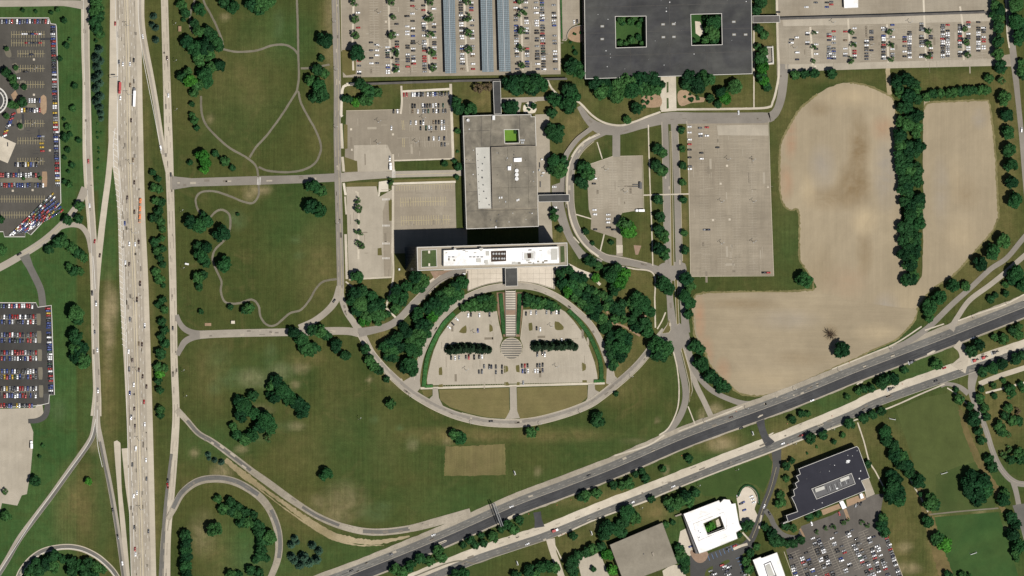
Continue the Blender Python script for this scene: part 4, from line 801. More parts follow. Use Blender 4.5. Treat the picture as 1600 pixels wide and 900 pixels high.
# ---- the tower
H = 56.0
TW = [(651, 386), (886, 379), (887, 415), (652, 423)]
tw = empty('office_tower', P(750, 400, H)); tw.location.z = 0
tag(tw, 'tall glass office tower with white penthouse roof above the semicircular court', 'office building')
_loc = Matrix.Translation(tw.location)
SUB = {k: ('penthouse_roof', 'roof') for k in ('roof_vent', 'roof_unit', 'plant_box', 'exhaust_fan', 'roof_seam', 'skylight', 'skylight_glass', 'dish_aerial', 'hatch_block', 'vent_box', 'skylight_kerb', 'roof_stain_pad', 'skylight_frame')}
SUB.update({'cooling_fan': ('cooling_well',), 'plant_unit': ('plant_deck',), 'duct': ('plant_deck',), 'garden_walk': ('roof_garden',), 'garden_kerb': ('roof_garden',), 'window_band': ('wall',), 'strip_kerb': ('pale_roof_strip',)})
class Under:
    """parts built in world coordinates, then hung under an Empty that stands at the thing's base"""
    def __init__(s, root): s.root = root
    def __enter__(s): s.before = set(bpy.data.objects); return None
    def __exit__(s, *a):
        new = [o for o in bpy.data.objects if o not in s.before and o.parent is None]
        inv_ = Matrix.Translation(-s.root.location)
        first = {}
        for o in new: first.setdefault(o.name.split('.')[0], o)
        edge = [o for o in new if o.name.startswith('tread')]
        for o in new:
            k = o.name.split('.')[0]; top = None
            for t in SUB.get(k, ()):
                if t in first: top = first[t]; break
            if k == 'step_edge': top = min(edge, key=lambda q: abs(q.data.vertices[0].co.y-o.data.vertices[0].co.y))
            if top is not None: o.parent = top
            else: o.parent = s.root; o.matrix_parent_inverse = inv_
with Under(tw):
    pts = block(None, TW, H, 'glass_dark', 'deck_tan', par=True, pt=.7, up=.9)
    n = 12; fh = (H-7)/n
    ccw = inset(pts, 0)
    for s in range(n+1):                                  # floor edges and glass storeys
        o_ = inset(pts, -.22); m = MB(); z = 7+fh*s-.9
        v = [(*p, z) for p in o_]+[(*p, z+.9 if s < n else H-.35) for p in o_]+[(*p, z+.9 if s < n else H-.35) for p in ccw]+[(*p, z) for p in ccw]; k = len(o_); f = []
        for i in range(k):
            j = (i+1) % k; f += [(i, j, k+j, k+i), (k+i, k+j, 2*k+j, 2*k+i), (3*k+i, 3*k+j, j, i)]
        m.add(v, f); m.build('spandrel', 'spandrel_dark', None)
    for i in range(4):                                    # mullions of each side
        a, b_ = Vector(ccw[i]), Vector(ccw[(i+1) % 4]); L = (b_-a).length; t = (b_-a)/L; nn = Vector((t.y, -t.x)); m = MB(); k = int(L/3)
        for q in range(k+1):
            p = a+t*(L*q/k); M = Matrix.Translation((*p, 0))@Matrix(((t.x, nn.x, 0, 0), (t.y, nn.y, 0, 0), (0, 0, 1, 0), (0, 0, 0, 1)))
            m.box(-.1, .1, -.02, .2, 6.5, H-.4, 0, M)
        m.build('mullion_row', 'spandrel_dark', None, kind='stuff')
    PH = [(693, 391), (873, 385), (874, 411.5), (693, 416)]
    block(None, PH, H+5, 'coping', 'membrane_white', H+.01, par=True, pt=.5, up=.4, roofname='penthouse_roof')
    rbox(None, 'roof_garden', [(659, 391.5), (681, 390.5), (682, 416), (659, 417)], H, .25, 'garden_roof')
    rbox(None, 'garden_walk', [(669, 391.5), (672, 391.5), (672, 396), (669, 396)], H, .4, 'concrete_white')
    rbox(None, 'garden_walk', [(669.5, 411.5), (672, 411.5), (672, 416), (669.5, 416)], H, .4, 'concrete_white')
    parapet(None, roofpts([(658, 390.5), (682, 389.5), (683, 417), (658, 418)], H), H, .5, .6, 'coping', 'garden_kerb')
    rbox(None, 'roof_garden', [(875.5, 385), (881.5, 384.5), (882.5, 409), (876, 410)], H, .3, 'garden_roof')
    rbox(None, 'cooling_well', [(767, 392.5), (791, 391.5), (791, 408), (767.5, 409)], H+5, .25, 'brown_equipment')
    for x in (771, 775.5, 780, 784.5, 788):
        for y in (396.5, 404): 
            m = MB(); p = P(x, y, H+6.3); m.cyl(p, 1.15, H+5.3, H+6.4, n=10); m.build('cooling_fan', 'metal_grey', None)
    parapet(None, roofpts([(816, 394), (836, 393.4), (836, 405.4), (816, 406)], H+5), H+5, .4, .35, 'metal_grey', 'skylight_kerb')
    rbox(None, 'hatch_block', [(819, 395.5), (834, 395), (834, 404), (819, 404.5)], H+5, .25, 'membrane_pale'); rbox(None, 'roof_unit', [(824, 396), (830, 395.8), (830, 403), (825, 403.5)], H+5.3, .5, 'brown_equipment')
    rbox(None, 'hatch_block', [(861, 389), (871, 388.7), (871, 406), (861, 406.3)], H+5, .3, 'membrane_pale')
    ru = random.Random(2)
    for k in range(26):
        x, y = ru.uniform(697, 870), ru.choice([ru.uniform(390, 395), ru.uniform(405, 412)])-(0)
        if 764 < x < 794: continue
        rbox(None, 'roof_stain_pad', quad(x, y, ru.uniform(2, 6), ru.uniform(1.5, 4), -2), H+5, .06, ru.choice(['membrane_pale', 'membrane_pale', 'roof_tan']))
    for x in (702, 708, 735, 741, 747, 753): rbox(None, 'vent_box', quad(x, 401.5, 4, 1.3, -2), H+5, .6, 'metal_dark')
    for x, y, w, d in ((711, 389.5, 4, 2.5), (803, 411, 5, 3), (752, 389, 6, 3), (762, 396, 5, 7), (748, 407, 7, 6), (760, 409, 5, 5)): rbox(None, 'roof_unit', quad(x, y, w, d, -2), H+5, .7, 'membrane_pale')
    for x in (676, 700, 725, 750, 775, 800, 825, 850):
        m = MB(); p = P(x, 385-(x-651)*.03, H+1.6); m.bar((p.x, p.y, H), (p.x, p.y, H+1.6), .12); m.build('window_washing_davit', 'plastic_white', None)

# ---- podium behind it
pod = empty('podium_building', centre([(723, 181), (842, 357)])); tag(pod, 'flat grey-roofed building with a small green courtyard behind the tower', 'office building')
with Under(pod):
    h = 9.0
    block(None, [(723, 181), (768, 179.5), (830, 178.7), (830, 182), (836.5, 182), (838, 228), (841.5, 354), (728.5, 358)], h, 'wall_stone', 'roof_grey', holes=[[(788, 203), (810, 202.7), (811, 223), (789, 223.5)]], up=.4, storeys=2)
    block(None, [(767.5, 230), (823, 227.7), (838, 228), (840, 324), (769.5, 326)], 12.0, 'wall_stone', 'roof_grey_pale', h, up=.35, pt=.4, coping='wall_stone', roofname='upper_roof')
    rbox(None, 'pale_roof_strip', [(743.5, 231), (764.5, 230.8), (767, 325), (748, 325.5)], h, .35, 'membrane_pale')
    parapet(None, roofpts([(743, 230.5), (765, 230.2), (767.5, 325.6), (747.5, 326)], h+.35), h+.35, .4, .5, 'coping', 'strip_kerb')
    for i, (x, y) in enumerate(((757.5, 246), (754, 256), (753.5, 266.5), (753.5, 277), (753.5, 278), (755, 289), (756, 299), (760, 310), (764.5, 320), (746.5, 241), (747, 251), (747.5, 262), (747.5, 273), (748, 284), (748.5, 294), (749, 304), (749, 315))):
        m = MB(); p = P(x, y, h+1); m.cyl(p, .7 if i < 9 else .4, h+.36, h+1.1, n=8); m.build('roof_vent', 'metal_dark', None)
    for a_, b2 in (((723.5, 205), (765, 204)), ((724, 256), (742, 255.5)), ((726, 300), (746, 299.5)), ((727, 330), (841, 327)), ((768, 181), (766, 228)), ((752, 181), (752, 229)), ((812, 180), (812, 202))):
        m = MB(); m.bar(P(*a_, h+.02), P(*b2, h+.02), .22, n=4); m.build('roof_seam', 'roof_walk', None)
    for a_, b2 in (((770, 262), (838, 260)), ((770, 294), (839, 292)), ((793, 229), (795, 325)), ((825, 229), (826, 325))):
        m = MB(); m.bar(P(*a_, 12.02), P(*b2, 12.02), .22, n=4); m.build('roof_seam', 'roof_grey', None)
    ru = random.Random(4)
    for k in range(26):
        x, y = ru.uniform(773, 834), ru.uniform(234, 320); w = ru.uniform(.8, 1.8); rbox(None, 'roof_unit', quad(x, y, w, w*ru.uniform(.7, 1.6)), 12, ru.uniform(.4, 1.0), ru.choice(['metal_grey', 'metal_dark', 'roof_grey', 'wall_stone']))
    for k in range(14):
        x, y = (ru.uniform(727, 741), ru.uniform(190, 340)) if k % 2 else (ru.uniform(732, 836), ru.uniform(332, 350)); w = ru.uniform(.8, 1.5); rbox(None, 'roof_unit', quad(x, y, w, w), h, ru.uniform(.4, .9), ru.choice(['metal_grey', 'metal_dark', 'plastic_white']))
    for y in (266.7, 273, 279.3):
        m = MB(); p = P(807.5, y, 13.6); m.cyl(p, 2.1, 12.01, 13.6, n=18); m.cyl(p, .8, 13.6, 13.9, n=10); m.build('exhaust_fan', 'plastic_white', None)
    rbox(None, 'plant_box', [(803, 247), (815, 246.5), (815, 252.5), (803, 253)], 12, 2.2, 'membrane_white')
    rbox(None, 'plant_box', quad(796, 263, 5, 6), 12, 2.2, 'membrane_white')
    for x, y in ((780.5, 309), (784, 308.7), (808, 313), (810.5, 312)): rbox(None, 'roof_unit', quad(x, y, 2, 3), 12, 1.2, 'plastic_white')
    rbox(None, 'plant_box', quad(771.5, 184, 4, 7), h, 2, 'plastic_white'); rbox(None, 'roof_unit', quad(774.8, 355, 2.4, 3), h, 1.2, 'plastic_white'); rbox(None, 'roof_unit', quad(776, 345.5, 2, 3), h, .8, 'metal_dark')
    for i in range(5): rbox(None, 'roof_unit', quad(814+i*1.2, 219+(i % 2)*4, 2, 3), h, 1.2, 'metal_grey')
    m = MB(); p = P(730.5, 187.5, h+2.2)                  # dish aerial
    m.bar((p.x, p.y, h), (p.x, p.y, h+1.2), .25); rings = []
    for k in range(5): rings.append([(p.x+.45*k*math.cos(a)+.12*k*k*.3, p.y+.45*k*math.sin(a)-.1*k, h+1.2+.09*k*k) for a in np.linspace(0, 2*math.pi, 14, endpoint=False)])
    for k in range(4): m.add(rings[k]+rings[k+1], [(i, (i+1) % 14, 14+(i+1) % 14, 14+i) for i in range(14)])
    m.build('dish_aerial', 'plastic_white', None)
    v, f = sheet([inset(roofpts([(788, 203), (810, 202.7), (811, 223), (789, 223.5)], h), -.3)], 2.5); ob('courtyard_lawn', mesh('courtyard_lawn', v, f), 'grass_court')

for x, y, w, d_, lab in ((847, 249, 3, 2.4, 'white'), (843, 266, 2.4, 3, 'grey'), (849, 270, 4, 2, 'white'), (847, 274.5, 3, 2, 'grey'), (843.5, 258, 1, 8, 'dark'), (844.5, 288, 1, 9, 'dark')):
    p = GZ(x, y, 1.5); m = MB(); m.box(p.x-w*.35, p.x+w*.35, p.y-d_*.35, p.y+d_*.35, p.z, p.z+1.6); m.box(p.x-w*.3, p.x+w*.3, p.y-d_*.3, p.y+d_*.3, p.z+1.6, p.z+1.8)
    tag(m.build('plant_unit', {'white': 'plastic_white', 'grey': 'metal_grey', 'dark': 'metal_dark'}[lab]), f"{lab} plant unit {'on the left side' if x < 845 else 'on the right side'} of the podium service yard {'near its top' if y < 255 else 'in its upper part' if y < 268 else 'in its middle' if y < 273 else 'below its middle' if y < 280 else 'near the bridge'}", 'plant unit')
# ---- north building with two courtyards
nb = empty('courtyard_building', P(1040, 60)); tag(nb, 'wide dark-roofed office building with two planted courtyards', 'office building')
C1 = [(961.5, 26), (1009, 25.5), (1009.5, 73), (962.5, 74.5)]; C2 = [(1079.5, 22.8), (1127, 21.5), (1128, 69.5), (1081, 70.5)]
with Under(nb):
    h = 11.0
    block(None, [(912, -90), (1173, -90), (1175.5, 115.5), (914, 123.5)], h, 'wall_brick', 'roof_dark', holes=[C1, C2], up=.5, pt=.55, storeys=3)
    for x, y in ((941, 41), (941, 61), (1036, 38), (1052.5, 37.5), (1036.5, 58), (1053, 57.5), (1146.5, 34), (1147, 54), (1165, 54)):
        rbox(None, 'skylight', quad(x, y, 6, 3.8, -1), h, .5, 'roof_grey_pale'); rbox(None, 'skylight_glass', quad(x, y, 4.4, 2.4, -1), h+.5, .1, 'metal_grey')
    for a_, b2 in (((914, 52), (961, 51)), ((1010, 49), (1079, 47)), ((1128, 45), (1174, 44)), ((985, 75), (986, 121)), ((1104, 71), (1106, 117)), ((984, -60), (985, 25)), ((1102, -60), (1103, 22)), ((914, 12), (1174, 4)), ((914, 88), (1175, 80)), ((1045, -60), (1047, 118))):
        m = MB(); m.bar(P(*a_, h+.02), P(*b2, h+.02), .2, n=4); m.build('roof_seam', 'roof_walk', None)
    ru = random.Random(8)
    for k in range(34):
        x, y = ru.uniform(920, 1168), ru.uniform(-5, 112)
        if 955 < x < 1015 and 20 < y < 80 or 1073 < x < 1134 and 16 < y < 76: continue
        w = ru.uniform(.7, 1.6); rbox(None, 'roof_vent', quad(x, y, w, w), h, ru.uniform(.4, .9), ru.choice(['metal_grey', 'metal_dark', 'plastic_white']))
    for q in (C1, C2):
        v, f = sheet([inset(roofpts(q, h), -.4)], .3); ob('courtyard_garden', mesh('courtyard_garden', v, f), 'grass_lush')
    v, f = sheet([roofpts([(1086, 33), (1094, 34), (1100, 50), (1094, 57), (1087, 52)], .4)], .4); ob('courtyard_terrace', mesh('courtyard_terrace', v, f), 'concrete_light')

# ---- slate-roofed office with stepped west side
sb = empty('stepped_office', P(1300, 760)); tag(sb, 'slate-dark office with saw-tooth west side and rooftop plant well', 'office building')
z5 = lambda q: [(1210+x/5.294, 690+y/5.294) for x, y in q]
SO = z5([(198, 225), (680, 38), (695, 50), (787, 300), (720, 325), (757, 405), (72, 682), (72, 672), (110, 655), (95, 610), (190, 578), (170, 520), (140, 460), (165, 445), (155, 400), (185, 380), (170, 345), (200, 325), (180, 285), (212, 268)])
with Under(sb):
    h = 12.0; block(None, SO, h, 'wall_stone', 'roof_slate', up=.5, pt=.45, storeys=3)
    ru = random.Random(9)
    for k in range(16):
        t_ = ru.uniform(0, 1); x, y = 1258+t_*85+ru.uniform(-8, 12), 790-t_*45+ru.choice([-38, 12])+ru.uniform(-8, 5)
        if 1268 < x < 1336 and 738 < y < 782: continue
        rbox(None, 'roof_vent', quad(x, y, 1.1, 1.1, -20), h, .6, ru.choice(['metal_grey', 'plastic_white', 'metal_dark']))
    W = z5([(303, 390), (635, 260), (668, 350), (345, 478)])
    parapet(None, roofpts(W, h), h, .5, 1.6, 'coping', 'plant_screen')
    rbox(None, 'plant_deck', W, h, .15, 'metal_dark')
    rbox(None, 'plant_unit', z5([(335, 390), (412, 366), (418, 393), (342, 420)]), h+.2, 2., 'membrane_pale'); rbox(None, 'plant_unit', z5([(540, 310), (615, 282), (622, 305), (550, 335)]), h+.2, 2., 'membrane_pale')
    for i in range(9):
        x, y = 430+i*22, 395-i*9; rbox(None, 'duct', z5([(x, y-18), (x+4, y-20), (x+16, y+18), (x+12, y+20)]), h+.2, 1., 'metal_grey' if i % 2 else 'metal_dark')
    rbox(None, 'roof_unit', z5(quad(518, 388, 18, 12)), h+.2, 1.6, 'plastic_white')
    for x, y, w in ((608, 165, 22), (622, 158, 10), (598, 172, 10), (703, 306, 10), (713, 243, 8)): rbox(None, 'roof_unit', z5(quad(x, y, w, w*1.1, -20)), h, 1.2, 'plastic_white')
    e = roofpts(z5([(537, 500), (568, 487), (597, 545), (565, 560)]), 4.5); m = MB(); m.prism(e, 4.1, 4.5); m.build('entrance_canopy', 'membrane_white', None)
    e = roofpts(z5([(705, 435), (725, 425), (740, 465), (715, 475)]), 4.5); m = MB(); m.prism(e, 0, 4.5); m.build('porch', 'membrane_white', None)

# ---- white office with open court
z6 = lambda q: [(1040+x/6, 750+y/6) for x, y in q]
wb = empty('white_roofed_office', P(1110, 815)); tag(wb, 'bright white-roofed office with an open court and notched corners', 'office building')
with Under(wb):
    h = 9.0; hole = z6([(355, 408), (512, 338), (555, 455), (395, 515)])
    block(None, z6([(168, 318), (500, 190), (512, 212), (545, 180), (600, 185), (618, 225), (655, 218), (690, 410), (715, 460), (660, 492), (675, 550), (385, 668), (315, 690)]), h, 'wall_stone', 'membrane_white', holes=[hole], up=.3, pt=.4, storeys=2)
    v, f = sheet([inset(roofpts(hole, h), -.3)], .3); ob('courtyard_garden', mesh('courtyard_garden', v, f), 'grass_green')
    v, f = sheet([roofpts(z6([(470, 380), (500, 360), (520, 440), (485, 450)]), .4)], .4); ob('courtyard_terrace', mesh('courtyard_terrace', v, f), 'concrete_light')
    parapet(None, roofpts(z6([(258, 410), (545, 300), (575, 370), (575, 460), (310, 570)]), h), h, .25, .3, 'wall_stone', 'roof_seam')
    for x, y in ((310, 480), (328, 495), (318, 540)): rbox(None, 'roof_unit', z6(quad(x, y, 12, 9, -20)), h, 1., 'metal_grey')
    for a_, b2 in (((200, 400), (600, 240)), ((230, 480), (360, 430)), ((260, 560), (650, 400)), ((290, 640), (670, 490))):
        m = MB(); m.bar(P(*z6([a_])[0], h+.02), P(*z6([b2])[0], h+.02), .12, n=4); m.build('roof_seam', 'membrane_pale', None)
    m = MB(); e = roofpts(z6([(88, 335), (150, 312), (158, 325), (95, 345)]), 3.0); m.prism(e, 0, 3.0); m.build('screen_wall', 'wall_stone', None)
    rbox(None, 'dark_gallery', z6([(160, 325), (180, 318), (312, 690), (285, 690)]), 0, 6.5, 'metal_dark')

w2 = empty('small_white_roofed_office', P(1205, 890)); tag(w2, 'smaller white-roofed building with a framed skylight at the bottom edge', 'office building')
with Under(w2):
    h = 9.0; block(None, [(1176, 875), (1188, 870), (1190, 872), (1214, 863), (1226, 897), (1240, 950), (1205, 950)], h, 'wall_stone', 'membrane_white', up=.3, pt=.4, storeys=2)
    SK = z6([(918, 790), (985, 760), (1040, 900), (960, 920)]); parapet(None, roofpts(SK, h), h, .7, 1.0, 'metal_dark', 'skylight_frame'); rbox(None, 'skylight', z6([(935, 805), (975, 785), (1020, 895), (968, 900)]), h, .5, 'membrane_pale')

gb = empty('grey_roofed_hall', P(1005, 870)); tag(gb, 'plain tan-grey flat-roofed hall beside the white-roofed office', 'building')
z9 = lambda q: [(930+x/9, 800+y/9) for x, y in q]
with Under(gb):
    h = 9.5; block(None, z9([(205, 462), (945, 150), (1155, 725), (890, 825), (690, 900), (420, 1030)]), h, 'wall_brick', 'roof_tan', up=.12, pt=.3, coping='roof_tan', storeys=2)
    rbox(None, 'roof_unit', z9(quad(815, 595, 22, 55, -15)), h, 1.4, 'wall_stone'); rbox(None, 'roof_vent', z9(quad(683, 592, 14, 14)), h, .8, 'metal_dark')

# ---- round building at the left edge
rb = empty('round_building', P(-9, 157)); tag(rb, 'round building with white ring roof at the left edge of the photo', 'building')
with Under(rb):
    p = P(-10, 157, 12); ang = np.linspace(0, 2*math.pi, 48, endpoint=False); ringp = lambda r: [(p.x+r*math.cos(a), p.y+r*math.sin(a)) for a in ang]
    m = MB(); ring_faces(m, ringp(15.2), 0, 12); m.build('wall', 'window_glass', None)
    v, f = sheet([ringp(15.2)], 11.6); ob('roof', mesh('roof', v, f), 'roof_dark')
    for r, w in ((15.4, 1.5), (11.6, 1.2)): parapet(None, ringp(r), 12, w, .3, 'coping', 'roof_ring')
    m = MB()
    for a in ang[::2]: m.bar((p.x+11*math.cos(a), p.y+11*math.sin(a), 12.1), (p.x+14.5*math.cos(a), p.y+14.5*math.sin(a), 12.1), .18, n=4)
    m.build('roof_spokes', 'coping', None, kind='stuff')

# ---- walk roofs
def walk_roof(name, px, h, label, mat='roof_walk', t=.5, edge=True, posts=True):
    e = empty(name, centre(px)); tag(e, label, 'covered walkway')
    with Under(e):
        pts = roofpts(px, h); m = MB(); m.prism(pts, h-t, h); m.build('roof', mat, None)
        if edge: parapet(None, pts, h, .4, .25, 'coping', 'roof_edge')
        if posts:
            pp = inset(pts, .8); L = (Vector(pp[1])-Vector(pp[0])).length; k = max(1, int(L/9)); pp2 = [(pp[0], pp[1]), (pp[3], pp[2])]
            if (Vector(pp[2])-Vector(pp[1])).length > L: k = max(1, int((Vector(pp[2])-Vector(pp[1])).length/9)); pp2 = [(pp[1], pp[2]), (pp[0], pp[3])]
            for a, b_ in pp2:
                for i in range(k+1):
                    q = Vector(a).lerp(Vector(b_), i/k); m = MB(); m.bar((q.x, q.y, 0), (q.x, q.y, h-t), .18, n=6); m.build('post', 'metal_grey', None)
    return e
walk_roof('covered_walkway', [(547, 130.2), (720, 124.6), (886, 121.6), (886, 124.6), (720, 128), (547, 133.6)], 4.5, 'long thin roof over the walk south of the solar canopy car park', posts=False, edge=False)
walk_roof('covered_walkway', [(770, 127), (782, 126.6), (783.5, 178), (772, 178.4)], 7, 'short dark walkway roof leading from the long walk to the podium', 'roof_dark')
walk_roof('covered_walkway', [(1176, 24.5), (1218, 24), (1219, 35), (1176, 36)], 6, 'wide grey walkway roof on the east side of the courtyard building')
walk_roof('covered_walkway', [(1219, 27.5), (1380, 23), (1541, 17.5), (1541.5, 20.5), (1380, 26.4), (1219, 31)], 4.5, 'long thin walkway roof crossing the upper right car park', posts=False, edge=False)
walk_roof('pedestrian_bridge', [(841, 304.5), (889.5, 303.6), (889.7, 315), (841.2, 315.7)], 8, 'dark-roofed bridge over the curved drive east of the podium', 'roof_dark')
walk_roof('entrance_canopy', [(789, 419), (808.3, 418.2), (809, 447), (789.7, 447.4)], 7, 'dark rectangular entrance canopy on the plaza before the tower', 'roof_dark')
cn = walk_roof('gatehouse', [(1317.5, -14), (1341, -14), (1341, 12), (1319, 13)], 5, 'small white-roofed hut at the top edge beside the upper right car park', 'membrane_white'); cn['category'] = 'hut'
tr = empty('trellis_shelter', P(1205, 86)); tag(tr, 'white framed slatted shelter beside the upper right car park', 'shelter')
with Under(tr):
    q = roofpts([(1197.5, 73), (1208, 73), (1209, 99), (1198, 100)], 3.2); parapet(None, q, 3.2, 1.0, .25, 'coping', 'frame')
    for c in q: m = MB(); m.bar((*c, 0), (*c, 3.2), .15); m.build('post', 'coping')
    for i in range(9):
        a, b_ = P(1199, 76+i*2.7, 3.2), P(1207.5, 75.6+i*2.7, 3.2); m = MB(); m.bar(a, b_, .25, n=4); m.build('slat', 'metal_dark')
    v, f = sheet([inset(q, -1.0)], .35); ob('slab', mesh('slab', v, f), 'concrete_light')

# ---- solar canopies
def canopy(px, label, k):
    e = empty('solar_canopy', centre(px)); tag(e, label, 'solar canopy', 'solar canopies over the parked cars')
    h = 5.6
    with Under(e):
        a, b_, c, d = [Vector((*p, h)) for p in roofpts(px, h)]
        m = MB(); m.prism([a.xy, b_.xy, c.xy, d.xy], h-.45, h-.1); m.build('canopy_frame', 'metal_dark', None)
        nrow, ncol = int((d-a).length/2.2), 7; v = []; f = []
        for i in range(nrow):
            for j in range(ncol):
                t0, t1, s0, s1 = (i+.09)/nrow, (i+.91)/nrow, (j+.09)/ncol, (j+.91)/ncol
                gap = 0
                k_ = len(v)
                for t, s in ((t0, s0), (t0, s1), (t1, s1), (t1, s0)):
                    s = min(.995, max(.005, s+gap)); v.append(a.lerp(d, t).lerp(b_.lerp(c, t), s)+Vector((0, 0, .02)))
                f.append((k_, k_+3, k_+2, k_+1))
        ob('panel_array', mesh('panel_array', v, f), 'solar_panel', None, kind='stuff')
        m = MB(); m.bar(a.lerp(b_, .5)+Vector((0, 0, .0)), d.lerp(c, .5), .28, n=4); m.build('ridge_gutter', 'plastic_white', None)
        for i in range(14):
            p = a.lerp(d, (i+.5)/14).lerp(b_.lerp(c, (i+.5)/14), .5); m = MB(); m.bar((p.x, p.y, 0), (p.x, p.y, h-.4), .25); m.build('column', 'metal_grey', None)
canopy([(690.5, -70), (709.5, -70), (713, 114.3), (695.5, 114.8)], 'leftmost of the three long solar panel canopies', 0)
canopy([(749, -70), (767.5, -70), (771.5, 112.2), (753.5, 112.6)], 'middle one of the three long solar panel canopies', 1)
canopy([(774.7, -70), (793, -70), (798, 111.7), (780, 112)], 'rightmost of the three long solar panel canopies', 2)

# ---- grand stair with the round court
st = empty('garden_stair', P(797, 490)); tag(st, 'long banded garden stair running down from the plaza to the round court', 'stairs')
with Under(st):
    n = 19
    for i in range(n):
        y0, y1 = 454.5+i*3.75, 454.5+(i+1)*3.75; x0, x1 = 789.5+i*.05, 804.4+i*.05; z = 1.9-.08*i
        mid = i == 8 or i == 9
        m = MB(); m.prism([tuple(P(x, y).xy) for x, y in ((x0, y0), (x1, y0), (x1, y1), (x0, y1))], 0, z+.16); m.build('tread', 'brick_red' if mid else 'road_grey', None)
        if not mid: m = MB(); m.prism([tuple(P(x, y).xy) for x, y in ((x0, y0+.2), (x1, y0+.2), (x1, y0+1.5), (x0, y0+1.5))], 0, z+.24); m.build('step_edge', 'concrete_white', None)
    for x in (789, 805): m = strip_solid([(x, 453), (x+1, 526)], .6, 1.9-.4, z0=.2, sm=False); m.build('side_wall', 'wall_stone', None)
rc = empty('round_court', P(799, 545)); tag(rc, 'round court of striped paving bands at the foot of the stair', 'paved court')
with Under(rc):
    m = MB(); z = Z(799, 545)+.05; m.cyl(P(799, 544.5), 16.8*MPP, 0, .22, n=40); m.build('base_slab', 'deck_tan', None)
    for i in range(9):
        y = 530+i*3.55
        for dy, th, mt in ((0, 1.7, 'road_mid'), (1.75, 1.0, 'concrete_light')):
            w0 = math.sqrt(max(0, 16.2**2-(y+dy-544.5)**2)); w1 = math.sqrt(max(0, 16.2**2-(y+dy+th-544.5)**2))
            if min(w0, w1) < 2: continue
            m = MB(); m.prism([tuple(P(x, yy).xy) for x, yy in ((799-w0, y+dy), (799+w0, y+dy), (799+w1, y+dy+th), (799-w1, y+dy+th))], .2, .27); m.build('paving_band', mt, None)
    m = strip_solid([(799+16.8*math.cos(a), 544.5+16.8*math.sin(a)) for a in np.linspace(0, 2*math.pi, 32, endpoint=False)], .7, .35, z0=0, closed=True); m.build('rim_kerb', 'concrete_light', None)

# ---- plaza joints, retaining walls
for x in np.linspace(737, 862, 14):
    if 786 < x < 811: continue
    yb = 452-(1-((x-799)/66)**2)*11
    o = strip_solid([(x, 422-(x-731)*.02), (x, yb)], .35, .03, z0=Z(x, 435), sm=False).build('paving_joint', 'road_pale'); o['kind'] = 'structure'
for y in (428, 436):
    for a, b_ in ((733, 786), (811, 863)): o = strip_solid([(a, y), (b_, y-.8)], .35, .035, z0=Z(760, 432), sm=False).build('paving_joint', 'road_pale'); o['kind'] = 'structure'
for pts, lab, h, w in (([(731, 424), (731, 454)], 'retaining wall on the left side of the tower plaza', 1.2, 1.6), ([(866, 420), (866, 452)], 'retaining wall on the right side of the tower plaza', 1.2, 1.6), ([(732, 454.5), (760, 444.5), (785, 440.5)], 'curved planter wall on the left front of the tower plaza', .7, .8), ([(813, 440.5), (840, 443.5), (865, 451)], 'curved planter wall on the right front of the tower plaza', .7, .8),
        ([(918, 201), (900, 215), (887, 231), (879, 246), (875, 272)], 'curved retaining wall outside the upper bend of the entrance drive', 1.5, .8), ([(886, 320), (889, 341), (897, 363), (910, 382), (926, 398)], 'curved retaining wall between the two lanes of the lower bend', 1.5, .9), ([(884, 325), (882, 305), (883, 280), (886, 262), (893, 246)], 'curved retaining wall between the lanes beside the bridge', 1.5, .8),
        ([(882, 63), (885, 62), (887, 52), (893, 44), (902, 40.5), (909, 40)], 'curved dark planter wall at the corner of the courtyard building', 1.2, 1.3), ([(1152, 778), (1156, 766), (1165, 760), (1175, 763), (1182, 772), (1184, 786)], 'curved wall round the small rounded car park', 1.4, 1.0), ([(664, 463), (676, 450), (690, 439), (707, 432)], 'curved wall below the plaza road', .8, .7)):
    tag(strip_solid(pts, w, h).build('retaining_wall', 'wall_stone'), lab, 'wall')

# ---- median barrier of the freeway
tag(strip_solid(FW_MED, .9, 1.0).build('median_barrier', 'concrete_light'), 'concrete median barrier between the two freeway carriageways', 'barrier')

# ================================================================== TREES
def leaf_quads(pts, nrm, size, rng, jit=.6):
    n = len(pts); d = nrm+rng.normal(0, jit, (n, 3)); d /= np.linalg.norm(d, axis=1)[:, None]
    a = np.cross(d, rng.normal(0, 1, (n, 3))); a /= np.linalg.norm(a, axis=1)[:, None]+1e-9; b_ = np.cross(d, a)
    s = size*rng.uniform(.7, 1.35, (n, 1))
    return np.stack([pts-a*s-b_*s*.6, pts+a*s-b_*s*.6, pts+a*s*.8+b_*s*.7, pts-a*s*.8+b_*s*.7], 1).reshape(-1, 3)
def np_mesh(name, v, q, mats):
    me = bpy.data.meshes.new(name); v = np.asarray(v, np.float32); q = np.asarray(q, np.int32)
    me.vertices.add(len(v)); me.vertices.foreach_set('co', v.ravel()); me.loops.add(q.size); me.loops.foreach_set('vertex_index', q.ravel())
    me.polygons.add(len(q)); me.polygons.foreach_set('loop_start', np.arange(0, q.size, q.shape[1], dtype=np.int32)); me.polygons.foreach_set('loop_total', np.full(len(q), q.shape[1], np.int32))
    me.update()
    for m in mats: me.materials.append(MATS[m])
    return me
def sph(n, rng):
    d = rng.normal(0, 1, (n, 3)); return d/np.linalg.norm(d, axis=1)[:, None]
